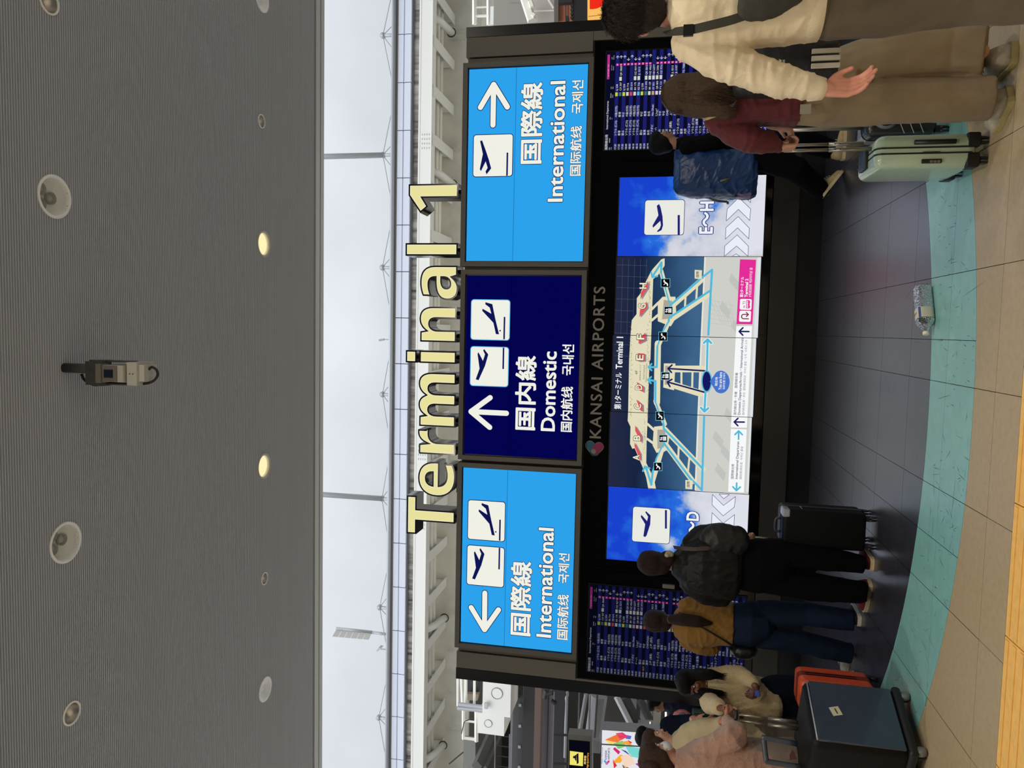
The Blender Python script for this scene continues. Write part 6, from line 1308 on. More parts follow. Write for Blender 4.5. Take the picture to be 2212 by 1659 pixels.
limb(mb, [f.p(1640, 1373), f.p(1735, 1388), f.p(1838, 1412, .02)], [f.r(27), f.r(25), f.r(22)], flat_end=True); limb(mb, [f.p(1640, 1324), f.p(1740, 1326), f.p(1845, 1340, -.06)], [f.r(28), f.r(25), f.r(22)], flat_end=True); organic('jeans', mb, .007, cloth('indigo_denim', (26, 37, 58), bscale=500, var=.2), t, 3, folds(.008, 8, 8, 4, 2))
mb = MB(); skull_hair(mb, M, k, full=1.06); limb(mb, [f.p(1446, 1338, -.09), f.p(1475, 1338, -.15), f.p(1510, 1343, -.17), f.p(1534, 1346, -.165)], [.035, .05, .045, .018]); organic('hair', mb, .008, hairm('hair_ponytail_brown', (40, 27, 22), (40, 40, 8)), t, 3, lambda q: .003 * noise.noise(V((q.x * 60, q.y * 20, q.z * 8))))
mb = MB(); mb.tube([f.p(1449, 1338, -.06), f.p(1450, 1338, -.12)], .034, 14); mb.build('hair_tie', mat('hair_tie_brown', (74, 48, 38), rough=.6), t, smooth=True); face_parts(M, k, t)
q0 = P(1838, 1424, Z=0); shoe('shoe', mat('canvas_white', (196, 190, 176), rough=.7), mat('sole_white', (220, 214, 200), rough=.6), t, (q0.x + .07, q0.y, 0), (q0.x - .15, q0.y + .13, 0), .045, .08); q0 = P(1861, 1343, Z=0); shoe('shoe', mat('canvas_black', (24, 24, 26), rough=.8), MATS['sole_white'], t, (q0.x, q0.y, 0), (q0.x + .02, q0.y + .24, 0), .045, .09)
sb = thing('crossbody_bag', 'black crossbody bag with thin strap at the hip of the mustard top', 'bag', f.p(1600, 1400, 0))
strap([f.p(1466, 1322, -.10), f.p(1500, 1345, -.18), f.p(1540, 1368, -.18), f.p(1578, 1392, -.12), f.p(1590, 1402, -.03)], .014, mat('black_leather', (18, 17, 18), rough=.4), sb); mb = MB(); ellip(mb, f.p(1606, 1404, .0), .07, .1, .11); organic('bag_body', mb, .01, MATS['black_leather'], sb, 3, folds(.005, 9, 9, 9, 1))

# ================================================== person 6: cream fleece coat, long black hair, holding a phone
f = Fig(6.0); t = thing('person', 'person with long black hair in a cream fleece coat looking down, blue phone in hand', 'person', (-2.75, 6.0, 0))
skin6 = mat('skin_deep', (112, 72, 56), rough=.5, bump=.1, bscale=90)
Jt = dict(chest=f.p(1550, 1490), pelvis=f.p(1650, 1505), neck=f.p(1519, 1482, -.02), shL=f.p(1535, 1456), elL=f.p(1600, 1454, -.05), wrL=f.p(1630, 1480, -.2), shR=f.p(1530, 1512), elR=f.p(1535, 1520, -.26), wrR=f.p(1556, 1528, -.5),
    hipL=f.p(1680, 1488), knL=f.p(1760, 1480), anL=f.p(1840, 1480), hipR=f.p(1680, 1520), knR=f.p(1760, 1522), anR=f.p(1840, 1522, .1), rot=.25)
hands = [dict(wrist=f.p(1634, 1486, -.2), d=f.p(1634, 1503, -.3) - f.p(1634, 1486, -.2), nrm=V((0, -.6, .8)), curl=.75, thumb=1, s=.92), dict(wrist=f.p(1560, 1531, -.52), d=f.p(1592, 1540, -.6) - f.p(1560, 1531, -.5), nrm=V((-.3, -1, 0)), curl=.7, thumb=1, s=.92)]
M, k = body_base(f, Jt, skin6, t, hands, (f.p(1495, 1474, -.06), .225, PI - .35, -.22), vox=.0055)
mb = shell(f, [f.ring(1684, 1538, 1490, .16), f.ring(1676, 1550, 1482, .19), f.ring(1650, 1560, 1472, .2), f.ring(1610, 1556, 1462, .2), f.ring(1570, 1542, 1452, .19), f.ring(1545, 1532, 1448, .17), f.ring(1530, 1522, 1452, .13), f.ring(1519, 1502, 1464, .085)],
    [([f.p(1536, 1458), f.p(1565, 1456), f.p(1600, 1456, -.05), f.p(1628, 1474, -.17)], [f.r(17), f.r(18), f.r(18), f.r(13)]), ([f.p(1530, 1510), f.p(1533, 1514, -.12), f.p(1535, 1520, -.26), f.p(1552, 1526, -.46)], [f.r(20), f.r(22), f.r(22), f.r(17)])])
M_FL = mat('cream_fleece', (206, 184, 140), rough=.95, sheen=.4, bump=.9, bscale=160, var=.1, vscale=60)
organic('fleece_coat', mb, .0065, M_FL, t, 3, folds(.009, 8, 8, 6, 15))
mb = MB(); loft(mb, [f.ring(1526, 1500, 1462, .1, -.02), f.ring(1514, 1494, 1466, .09, -.03)]); organic('collar', mb, .008, M_FL, t, 2)
mb = MB(); limb(mb, [f.p(1670, 1492), f.p(1760, 1486), f.p(1842, 1482)], [.12, .095, .075], flat_end=True); limb(mb, [f.p(1670, 1522), f.p(1760, 1524), f.p(1842, 1524, .1)], [.12, .1, .08], flat_end=True); organic('trousers', mb, .013, cloth('navy_trousers', (20, 26, 40)), t, 3, folds(.007, 8, 8, 4, 2))
mb = MB(); hc = f.p(1486, 1476, .0); Mh = Matrix.Rotation(PI - .35, 4, 'Z') @ Matrix.Rotation(-.42, 4, 'X')
skull_hair(mb, M, k, full=1.04)
for (dx, s) in ((1457, 1), (1498, -1)):
    limb(mb, [f.p(1488, 1476 - s * 14, -.03), f.p(1508, 1476 - s * 20, -.10), f.p(1535, dx if s > 0 else dx + 1, -.19), f.p(1560, dx + (2 if s > 0 else -2), -.2)], [.05, .045, .042, .016])
M_HB = hairm('hair_jet_black', (10, 9, 10)); organic('hair', mb, .009, M_HB, t, 3, lambda q: .004 * noise.noise(V((q.x * 60, q.y * 20, q.z * 6))))
rn = random.Random(8); pl = []
for q in range(90):
    s = 1 if q % 2 else -1; u = rn.uniform(-6, 6); b = 1458 if s > 0 else 1498
    pl.append([f.p(1500, 1476 - s * 18 + u * .5, -.12), f.p(1530, b + u, -.225), f.p(1552 + rn.uniform(0, 8), b + 3 + u, -.23), f.p(1566 + rn.uniform(-4, 6), b + 2 + u * 1.3, -.22)])
strands('hair_strands', M_HB, t, pl, 3, .0018, .006); face_parts(M, k, t, (110, 56, 50))
q0 = P(1851, 1472, Z=0); shoe('shoe', mat('shoe_tan', (166, 140, 92), rough=.7), mat('sole_tan', (150, 130, 90), rough=.7), t, (q0.x - .06, q0.y + .17, 0), (q0.x + .05, q0.y - .04, 0), .045, .08); shoe('shoe', MATS['shoe_tan'], MATS['sole_tan'], t, (q0.x - .35, q0.y + .2, 0), (q0.x - .3, q0.y - .05, 0), .045, .08)
ph = thing('phone', 'small blue phone held in the hand over the cream fleece', 'phone', f.p(1632, 1494, -.3)); MB().rbox(-.022, .022, -.05, .05, -.005, .005, .004, Matrix.Translation(f.p(1629, 1497, -.29)) @ Matrix.Rotation(.9, 4, 'X') @ Matrix.Rotation(.3, 4, 'Z')).build('case', mat('phone_blue', (58, 70, 150), rough=.3), ph, smooth=True)
cp_ = Matrix.Translation(f.p(1629, 1497, -.29)) @ Matrix.Rotation(.9, 4, 'X') @ Matrix.Rotation(.3, 4, 'Z'); MB().box(-.019, .019, -.046, .046, .0052, .0062, cp_).build('screen', mat('phone_screen', (70, 84, 170), rough=.1), ph)
sb = thing('tote_strap_bag', 'black bag slung low behind the cream fleece coat', 'bag', f.p(1600, 1545, .1)); strap([f.p(1512, 1506, -.16), f.p(1560, 1522, -.22), f.p(1600, 1545, -.2), f.p(1622, 1560, -.1)], .03, M_BNY, sb); mb = MB(); ellip(mb, f.p(1606, 1566, .06), .08, .1, .14); organic('bag_body', mb, .012, M_BNY, sb, 3)

# ================================================== person 7: pink fleece, hair in a bun, at the picture's edge
f = Fig(5.0); t = thing('person', 'person in a dusty pink fleece coat with brown hair bun, gripping the suitcase handle', 'person', (-2.75, 5.0, 0))
Jt = dict(chest=f.p(1530, 1655), pelvis=f.p(1660, 1660), neck=f.p(1462, 1645), shR=f.p(1500, 1628), elR=f.p(1588, 1592, -.05), wrR=f.p(1566, 1556, .1), shL=f.p(1500, 1700), elL=f.p(1590, 1735), wrL=f.p(1660, 1720, -.1),
    hipL=f.p(1680, 1690), knL=f.p(1810, 1690), anL=f.p(1950, 1690), hipR=f.p(1680, 1635), knR=f.p(1810, 1640), anR=f.p(1950, 1640)); Jt['anL'].z = .09; Jt['anR'].z = .09
skin7 = mat('skin_medium', (176, 120, 96), rough=.5, bump=.1, bscale=90)
M, k = body_base(f, Jt, skin7, t, [dict(wrist=f.p(1566, 1553, .12), d=f.p(1590, 1534, .2) - f.p(1566, 1553, .12), nrm=V((.2, .9, -.3)), curl=.95, thumb=1, s=.92)], (f.p(1424, 1640, .02), .23, -.75, .05), vox=.0055)
mb = shell(f, [f.ring(1690, 1735, 1606, .18), f.ring(1660, 1738, 1606, .2), f.ring(1600, 1735, 1600, .2), f.ring(1540, 1725, 1600, .19), f.ring(1500, 1712, 1606, .16), f.ring(1478, 1692, 1616, .12), f.ring(1458, 1670, 1624, .085)],
    [([f.p(1502, 1634), f.p(1540, 1618, -.03), f.p(1586, 1592, -.06), f.p(1590, 1580, 0), f.p(1570, 1560, .09)], [f.r(27), f.r(30), f.r(29), f.r(24), f.r(16)]), ([f.p(1502, 1700), f.p(1590, 1735), f.p(1655, 1722, -.1)], [f.r(27), f.r(28), f.r(18)])])
M_PF = mat('pink_fleece', (170, 130, 110), rough=.95, sheen=.45, bump=.9, bscale=170, var=.1, vscale=60); organic('fleece_coat', mb, .0065, M_PF, t, 3, folds(.012, 6, 6, 9, 1))
mb = MB(); loft(mb, [f.ring(1930, 1740, 1605, .16), f.ring(1800, 1735, 1604, .17), f.ring(1690, 1725, 1600, .17), f.ring(1600, 1712, 1606, .15)]); organic('skirt', mb, .014, cloth('grey_brown_wool', (120, 108, 96)), t, 3, folds(.012, 9, 9, 2, 4))
mb = MB(); skull_hair(mb, M, k, full=1.1); organic('hair', mb, .009, hairm('hair_warm_brown', (64, 48, 38), (40, 40, 14)), t, 3, lambda q: .004 * noise.noise(V((q.x * 50, q.y * 30, q.z * 14)))); mb = MB(); ellip(mb, f.p(1408, 1662, -.1), .05, .05, .05); ellip(mb, f.p(1398, 1655, -.08), .03, .04, .035); organic('hair_bun', mb, .006, MATS['hair_warm_brown'], t, 2, lambda q: .004 * noise.noise(q * 60))
face_parts(M, k, t); mk = MB(); ellip(mk, M @ (V((0, .066, -.045)) * k), .062 * k, .05 * k, .048 * k, M); organic('face_mask', mk, .006, mat('white_mask', (206, 208, 210), rough=.8), t, 2)
MB().tube([M @ (V((.05, .07, -.03)) * k), M @ (V((.082, .0, .0)) * k)], .0022, 5).tube([M @ (V((.05, .07, -.06)) * k), M @ (V((.084, .0, -.02)) * k)], .0022, 5).build('mask_strings', mat('string_pale', (190, 176, 170), rough=.7), t, kind='stuff')
for s in (1640, 1690): q0 = P(1985, s, Z=0); shoe('shoe', MATS['canvas_black'], MATS['sole_white'], t, (q0.x, q0.y + .02, 0), (q0.x + .03, q0.y + .26, 0), .045, .085)

# ================================================== person 8: cream knit, behind the pink fleece
f = Fig(5.75); t = thing('person', 'person in a cream knit jumper with grey cap standing just behind the pink fleece', 'person', (-2.9, 5.75, 0))
Jt = dict(chest=f.p(1520, 1606), pelvis=f.p(1640, 1612), neck=f.p(1455, 1606), shR=f.p(1480, 1580), elR=f.p(1545, 1580, -.1), wrR=f.p(1572, 1560, -.22), shL=f.p(1480, 1640), elL=f.p(1550, 1650), wrL=f.p(1600, 1640, -.1), hipL=f.p(1660, 1628), knL=f.p(1770, 1628), anL=f.p(1880, 1628), hipR=f.p(1660, 1592), knR=f.p(1770, 1592), anR=f.p(1880, 1592)); Jt['anL'].z = .09; Jt['anR'].z = .09
M, k = body_base(f, Jt, skin2, t, [dict(wrist=f.p(1574, 1558, -.23), d=V((.4, .2, -.6)), nrm=V((.2, .9, .2)), curl=.8, thumb=1, s=.85)], (f.p(1421, 1606), .22, -1.0, 0), vox=.008)
mb = shell(f, [f.ring(1650, 1655, 1566, .16), f.ring(1580, 1655, 1560, .17), f.ring(1520, 1650, 1556, .16), f.ring(1485, 1642, 1562, .13), f.ring(1465, 1630, 1580, .09), f.ring(1452, 1620, 1592, .065)], [([f.p(1486, 1582), f.p(1520, 1574, -.05), f.p(1548, 1572, -.1), f.p(1570, 1560, -.2)], [f.r(22), f.r(22), f.r(21), f.r(15)]), ([f.p(1486, 1636), f.p(1550, 1648), f.p(1600, 1640, -.1)], [f.r(20), f.r(20), f.r(14)])])
organic('jumper', mb, .010, cloth('cream_knit', (184, 170, 136), bscale=120), t, 3, folds(.01, 8, 8, 7, 6)); mb = MB(); limb(mb, [f.p(1650, 1628), f.p(1770, 1628), Jt['anL']], [.12, .1, .09], flat_end=True); limb(mb, [f.p(1650, 1592), f.p(1770, 1592), Jt['anR']], [.12, .1, .09], flat_end=True); organic('trousers', mb, .014, cloth('taupe_trousers', (96, 88, 76)), t, 3)
mb = MB(); ellip(mb, f.p(1410, 1607, .02), .097, .11, .08); organic('cap', mb, .01, cloth('grey_cap', (120, 112, 104)), t, 2); mb = MB(); skull_hair(mb, M, k); organic('hair', mb, .01, MATS['hair_warm_brown'], t, 2); face_parts(M, k, t)
for s in (1592, 1628): q0 = P(1895, s, Z=0); shoe('shoe', MATS['canvas_black'], MATS['sole_white'], t, (q0.x, q0.y, 0), (q0.x + .1, q0.y + .22, 0), .045, .085)

# ================================================== person 9: navy jacket, arm raised, in front of the strip light
f = Fig(7.0); t = thing('person', 'person in a navy jacket with one forearm raised, between the advert and the tower', 'person', (-3.5, 7.0, 0))
Jt = dict(chest=f.p(1475, 1580), pelvis=f.p(1560, 1585), neck=f.p(1424, 1588), shR=f.p(1440, 1564), elR=f.p(1480, 1560, -.08), wrR=f.p(1500, 1553, -.26), shL=f.p(1440, 1610), elL=f.p(1500, 1616), wrL=f.p(1540, 1610, -.1), hipL=f.p(1570, 1600), knL=f.p(1670, 1600), anL=f.p(1770, 1600), hipR=f.p(1570, 1570), knR=f.p(1670, 1570), anR=f.p(1770, 1570)); Jt['anL'].z = .09; Jt['anR'].z = .09
M, k = body_base(f, Jt, skin7, t, [dict(wrist=f.p(1505, 1553, -.28), d=f.p(1530, 1560, -.35) - f.p(1505, 1553, -.28), nrm=V((.4, .2, -.6)), curl=.5, thumb=1, s=.95)], (f.p(1401, 1593), .22, -1.9, -.1), vox=.008)
mb = shell(f, [f.ring(1580, 1615, 1556, .15), f.ring(1520, 1618, 1552, .16), f.ring(1470, 1615, 1554, .15), f.ring(1445, 1612, 1560, .12), f.ring(1425, 1600, 1576, .07)], [([f.p(1444, 1568), f.p(1465, 1564, -.04), f.p(1484, 1560, -.09), f.p(1492, 1556, -.2)], [.085, .08, .07, .05]), ([f.p(1444, 1606), f.p(1500, 1614), f.p(1536, 1608, -.1)], [.08, .07, .05])]); organic('jacket', mb, .008, cloth('navy_jacket', (17, 22, 38)), t, 3, folds(.01, 8, 8, 8, 3))
mb = MB(); limb(mb, [f.p(1570, 1600), f.p(1670, 1600), Jt['anL']], [.11, .09, .08], flat_end=True); limb(mb, [f.p(1570, 1570), f.p(1670, 1570), Jt['anR']], [.11, .09, .08], flat_end=True); organic('trousers', mb, .014, MATS['navy_trousers'], t, 3); mb = MB(); skull_hair(mb, M, k); organic('hair', mb, .009, MATS['hair_black'], t, 2); face_parts(M, k, t)
MB().tube([f.p(1496, 1555, -.24), f.p(1500, 1554, -.26)], .034, 14).build('bracelet', mat('pale_bracelet', (210, 190, 160), rough=.4), t, smooth=True)
for s in (1570, 1600): q0 = P(1790, s, Z=0); shoe('shoe', MATS['canvas_black'], MATS['sole_white'], t, (q0.x, q0.y, 0), (q0.x - .1, q0.y + .22, 0), .045, .085)

# ================================================== person 10: dark blue coat beyond the tower's edge
f = Fig(9.3); t = thing('person', 'person in a dark blue coat partly hidden by the tower edge, beyond the cream fleece', 'person', (-4.6, 9.3, 0))
Jt = dict(chest=f.p(1475, 1515), pelvis=f.p(1560, 1520), neck=f.p(1432, 1518), shR=f.p(1448, 1496), elR=f.p(1500, 1488), wrR=f.p(1540, 1490), shL=f.p(1448, 1538), elL=f.p(1500, 1545), wrL=f.p(1540, 1540, -.1), hipL=f.p(1575, 1530), knL=f.p(1650, 1530), anL=f.p(1720, 1530), hipR=f.p(1575, 1508), knR=f.p(1650, 1508), anR=f.p(1720, 1508)); Jt['anL'].z = .09; Jt['anR'].z = .09
M, k = body_base(f, Jt, skin3, t, [], (f.p(1418, 1520), .21, 2.2, 0), vox=.01)
mb = shell(f, [f.ring(1600, 1545, 1490, .17), f.ring(1540, 1550, 1486, .18), f.ring(1480, 1548, 1486, .17), f.ring(1452, 1540, 1494, .13), f.ring(1432, 1528, 1508, .07)], [([f.p(1455, 1540), f.p(1500, 1545), f.p(1535, 1540, -.1)], [.085, .08, .06]), ([f.p(1455, 1496), f.p(1500, 1490), f.p(1535, 1490)], [.085, .08, .06])]); organic('coat', mb, .014, cloth('midnight_coat', (18, 24, 46), rough=.5), t, 3, folds(.014, 6, 6, 6, 2))
mb = MB(); limb(mb, [f.p(1575, 1530), f.p(1650, 1530), Jt['anL']], [.11, .09, .08], flat_end=True); limb(mb, [f.p(1575, 1508), f.p(1650, 1508), Jt['anR']], [.11, .09, .08], flat_end=True); organic('trousers', mb, .016, MATS['navy_trousers'], t, 3); mb = MB(); skull_hair(mb, M, k); organic('hair', mb, .011, MATS['hair_black'], t, 2); face_parts(M, k, t)
for s in (1508, 1530): q0 = P(1735, s, Z=0); shoe('shoe', MATS['canvas_black'], MATS['sole_white'], t, (Jt['anL'].x + (.25 if s == 1508 else 0), 9.3, 0), (Jt['anL'].x + (.25 if s == 1508 else 0), 9.08, 0), .045, .085)
sb = thing('shopping_bag', 'green and pink printed bag by the dark blue coat', 'bag', f.p(1520, 1552, -.2))
mb = MB(); Fb = Fig(9.0); mb.rbox(Fb.p(1530, 1556).x, Fb.p(1530, 1540).x, 8.95, 9.1, Fb.p(1545, 1550).z, Fb.p(1495, 1550).z, .02); mb.build('bag_body', mat('dark_green_bag', (20, 62, 30), rough=.5), sb, smooth=True); MB().tube(smooth_path([Fb.p(1495, 1554), Fb.p(1478, 1552), Fb.p(1472, 1548), Fb.p(1478, 1543), Fb.p(1495, 1541)]), .008, 6).build('handle', M_BNY, sb, smooth=True)
Fb = Fig(8.2); sb = st; mb = MB(); ellip(mb, Fb.p(1474, 1547), .07, .06, .1); organic('pink_parcel', mb, .01, mat('pink_wrap', (214, 130, 134), rough=.5), sb, 2, folds(.008, 12, 12, 12, 3)); MB().lathe([(.03, 0), (.045, .012), (.03, .024), (.03, 0)], Fb.p(1474, 1546, -.07), 18, Matrix.Rotation(PI / 2, 4, 'X')).build('grey_ring', M_MST, sb, smooth=True)  # pink wrapped parcel in mid-air, only parented to the gantry
# ------------------------------------------------------------------ luggage
def wheel(mb, c, r=.028, w=.022, ax='X', M=None):
    R = Matrix.Rotation(PI / 2, 4, 'Y' if ax == 'X' else 'X')
    A = (M.to_3x3().to_4x4() @ R) if M else R
    mb.lathe([(.001, -w / 2), (r * .7, -w / 2), (r, -w * .3), (r, w * .3), (r * .7, w / 2), (.001, w / 2)], c, 16, A)
def suitcase(label, M, w, d, z0, z1, m, r=.04, m_seam=None, trim=None, wheels=True, name='suitcase', belt=True, groove=False, frontwheels=True):
    """upright case in its own frame: x across the camera-side face, y its other side; M places it on the floor"""
    t = thing(name, label, 'suitcase', M.to_translation())
    MB().rbox(-w / 2, w / 2, -d / 2, d / 2, z0, z1, r, M).build('shell', m, t, smooth=True)
    if m_seam and belt:
        for s in ((-.014, .014) if belt == 2 else (0,)):
            sb = MB(); e = .0025; k = r * .55; x0, x1 = s - .004, s + .004
            if belt == 2:
                for (ya, yb, za, zb_) in ((-d / 2 - e, -d / 2 + .004, z0 + k, z1 - k), (d / 2 - .004, d / 2 + e, z0 + k, z1 - k), (-d / 2 + k, d / 2 - k, z1 - .004, z1 + e)): sb.box(x0, x1, ya, yb, za, zb_, M)
                for (ya, sg) in ((-d / 2, 1), (d / 2, -1)): sb.tube([M @ V((s, ya - sg * e * .3, z1 - k)), M @ V((s, ya + sg * k * .35, z1 - k * .35)), M @ V((s, ya + sg * k, z1 + e * .3))], .0042, 6)
            else:
                sb.rbox(-w / 2 - e, w / 2 + e, -.006, .006, z0 - e, z1 + e, r, M)
            sb.build('seam', m_seam, t, smooth=False)
    if wheels:
        for sx in (-1, 1):
            for sy in (-1, 1):
                c = M @ V((sx * (w / 2 - .035), sy * (d / 2 - .035), .028)); fk = MB(); fk.box(sx * (w / 2 - .035) - .018, sx * (w / 2 - .035) + .018, sy * (d / 2 - .035) - .02, sy * (d / 2 - .035) + .02, .035, z0 + .012, M); q = fk.build('wheel_fork', M_BLK, t)
                ww = MB(); wheel(ww, c + M.to_3x3() @ V((-.011, 0, 0)), .028, .012, 'X', M); wheel(ww, c + M.to_3x3() @ V((.011, 0, 0)), .028, .012, 'X', M); ww.build('wheel', mat('wheel_black', (20, 20, 21), rough=.35), q, smooth=True)
    return t
def at(x, y, a=0): return Matrix.Translation((x, y, 0)) @ Matrix.Rotation(a, 4, 'Z')
M_POLE = mat('brushed_pole', (150, 144, 132), rough=.35, metal=.8)
# mint suitcase
YM = 4.17; xm0, xm1 = P(2000, 362, Y=YM).x, P(2000, 287, Y=YM).x; zt = P(1893, 325, Y=YM).z; zb0 = P(2113, 325, Y=YM).z
Wm, Dm = xm1 - xm0, .40; Mm = at((xm0 + xm1) / 2, YM + Dm / 2)
M_MINT = mat('mint_shell', (172, 196, 172), rough=.22, coat=.4, bump=.03, bscale=30)
t = suitcase('mint green hard suitcase with black seams and combination lock, handle pulled up', Mm, Wm, Dm, zb0, zt, M_MINT, .045, mat('black_seam', (16, 18, 26), rough=.5), belt=2)
p = P(2019, 308.5, Y=YM - .004); a, b = P(1969.7, 308.5, Y=YM), P(2068, 308.5, Y=YM); MB().tube([(a.x, YM - .012, a.z - .01), (a.x, YM - .012, b.z + .01)], .012, 12).build('side_handle', mat('black_grip', (20, 20, 20), rough=.45), t, smooth=True)
a, b = P(1990, 353.5, Y=YM), P(2034.5, 343, Y=YM); lk = MB().rbox(a.x, b.x, YM - .006, YM + .004, b.z, a.z, .004).build('combination_lock', MATS['black_grip'], t, smooth=True)
for k in range(3): c = P(2012 + k * 8, 348.5, Y=YM - .007); MB().rbox(c.x - .006, c.x + .006, YM - .010, YM - .004, c.z - .007, c.z + .007, .002).build('lock_dial', mat('dial_grey', (110, 108, 100), rough=.5), lk)
tt = MB(); itext(tt, '000', 2009, 2031, 346.5, 350.5, YM - .0105, .0) if 0 else None
a, b = P(1993, 331, Y=YM), P(2031, 327, Y=YM); MB().rbox(a.x, b.x, YM - .006, YM + .003, b.z, a.z, .003).build('latch', MATS['black_grip'], t)
MB().rbox(-Wm / 2 + .03, Wm / 2 - .03, -Dm * .12, Dm * .2, zt - .004, zt + .018, .008, Mm).build('top_handle', mat('dark_grip', (34, 42, 46), rough=.4), t, smooth=True)
for sx in (-1, 1):
    for sy in (-1, 1): MB().rbox(sx * (Wm / 2 - .035) - .036, sx * (Wm / 2 - .035) + .036, sy * (Dm / 2 - .04) - .042, sy * (Dm / 2 - .04) + .042, zb0 - .012, zb0 + .05, .012, Mm).build('corner_guard_or_glint', M_BLK, t, smooth=True)
for k, (py0, py1, Yp) in enumerate(((320, 321.5, YM + .10), (308, 309.5, YM + .28))):
    a, b, c = P(1694, py0, Y=Yp), P(1790, py0 + .5, Y=Yp), P(1893, py1, Y=Yp); c.z = zt
    po_ = MB().tube([(c.x, Yp, a.z), (c.x, Yp, b.z)], .0085, 10).tube([(c.x, Yp, b.z), (c.x, Yp, zt)], .011, 10).build('handle_pole', M_POLE, t, smooth=True)
    MB().tube([(c.x, Yp - .012, b.z - .03), (c.x, Yp - .0105, b.z - .03)], .003, 6).tube([(c.x, Yp - .012, b.z - .055), (c.x, Yp - .0105, b.z - .055)], .003, 6).build('pin_hole', M_BLK, po_)
a, b = P(1690, 320, Y=YM + .10), P(1690, 309, Y=YM + .28); MB().tube([(a.x, a.y - .02, a.z), (b.x, b.y + .02, a.z)], .014, 10).build('grip', MATS['black_grip'], t, smooth=True)
# black suitcase with grey rim behind it
Yb = 4.75; x0, x1 = P(1990, 291, Y=Yb).x, P(1990, 236, Y=Yb).x; zt2 = P(1872, 270, Y=Yb).z; Mb_ = at((x0 + x1) / 2, Yb + .16)
M_CHAR = mat('charcoal_shell', (30, 32, 33), rough=.3, coat=.2); t = suitcase('charcoal suitcase with pale grey rim between the beige jeans and the mint suitcase', Mb_, x1 - x0, .32, .06, zt2, M_CHAR, .05, mat('grey_rim', (120, 122, 120), rough=.35))
a = P(1760, 294, Y=Yb + .1); MB().tube([(x0 + .07, Yb + .1, P(1690, 294, Y=Yb + .1).z), (x0 + .07, Yb + .1, zt2)], .011, 10).build('handle_pole', M_POLE, t, smooth=True)
MB().lathe([(.06, -.01), (.075, 0), (.06, .01)], (x0 + .11, Yb - .004, zt2 - .10), 24, Matrix.Rotation(PI / 2, 4, 'X')).build('rim_ring', mat('grey_rim', (120, 122, 120)), t, smooth=True)
for k in range(3): z = zt2 - .2 - k * .05; MB().tube([(x0 + .01, Yb - .003, z), (x1 - .01, Yb - .003, z + .05)], .003, 5).build('groove', mat('grey_rim', (120, 122, 120)), t)
# black suitcase beside the bomber jacket
Yc = 5.76; x0, x1 = P(1790, 1188, Y=Yc).x, P(1790, 1107, Y=Yc).x; zt3 = P(1690, 1150, Y=Yc).z; zb3 = P(1872, 1150, Y=Yc).z; Mc = at((x0 + x1) / 2, Yc + .14)
t = suitcase('tall matt black suitcase standing on the dark tiles beside the wide black trousers', Mc, x1 - x0, .28, zb3, zt3, mat('matt_black_shell', (8, 10, 11), rough=.55, spec=.15, bump=.15, bscale=60), .03, mat('zip_dark', (44, 46, 48), rough=.5))
for k, py_ in enumerate((1166, 1176)): c = P(1690, py_, Y=Yc + .1); MB().tube([(c.x, Yc + .1, P(1610, py_, Y=Yc + .1).z), (c.x, Yc + .1, zt3)], .011, 10).build('handle_pole', M_POLE, t, smooth=True)
c0, c1 = P(1608, 1160, Y=Yc + .1), P(1608, 1181, Y=Yc + .1); MB().rbox(c1.x, c0.x, Yc + .085, Yc + .115, c0.z - .015, c0.z + .02, .008).build('grip', MATS['black_grip'], t, smooth=True)
MB().tube(smooth_path([Mc @ V((-.06, 0, zt3)), Mc @ V((-.05, 0, zt3 + .03)), Mc @ V((.03, 0, zt3 + .03)), Mc @ V((.04, 0, zt3))]), .009, 8).build('top_handle', mat('handle_sheen', (70, 72, 76), rough=.3), t, smooth=True)
MB().rbox((x1 - x0) / 2 - .055, (x1 - x0) / 2 + .003, -.143, -.02, zt3 - .05, zt3 + .003, .012, Mc).build('corner_guard_or_glint', mat('corner_highlight', (150, 154, 158), rough=.3), t, smooth=True)  # white highlight on the top corner, put in as a pale block
MB().box((x1 - x0) / 2 + .0005, (x1 - x0) / 2 + .003, -.03, -.005, zt3 - .14, zt3 - .13, Mc).box((x1 - x0) / 2 + .0005, (x1 - x0) / 2 + .003, -.08, -.05, zt3 - .14, zt3 - .135, Mc).build('zip_pull', mat('zip_silver', (170, 170, 170), rough=.3), t)
# big black suitcase with clear cover, nearest the picture edge
cA, cB = V((-2.30, 4.50, 0)), V((-2.135, 4.86, 0)); dv = (cB - cA); ang = math.atan2(dv.y, dv.x) - PI / 2; Wd, Dd = .62, dv.length + .06; ctr = (cA + cB) / 2 + Matrix.Rotation(ang, 3, 'Z') @ V((-Wd / 2, 0, 0)); Md = at(ctr.x, ctr.y, ang)
zt4 = P(1752, 1594, Y=4.52).z; M_BNS = mat('black_soft_shell', (11, 11, 12), rough=.5, spec=.2, bump=.4, bscale=110)
t = suitcase('big black suitcase with a glossy navy side and small sticker, nearest the picture edge', Md, Wd, Dd, .075, zt4, M_BNS, .05, None)
MB().rbox(Wd / 2 - .01, Wd / 2 + .006, -Dd / 2 + .02, Dd / 2 - .02, .11, zt4 - .035, .004, Md).build('glossy_side', mat('navy_plastic_film', (40, 52, 70), rough=.16, coat=.5, bump=.25, bscale=6, var=.2, vscale=4), t, smooth=False)
e_ = MB().tube([Md @ V((Wd / 2 + .002, -Dd / 2 + .02, zt4 - .03)), Md @ V((Wd / 2 + .006, Dd / 2 - .03, zt4 - .025))], .005, 6); e_.build('film_edge', mat('clear_edge', (150, 160, 172), rough=.15), t, smooth=True)
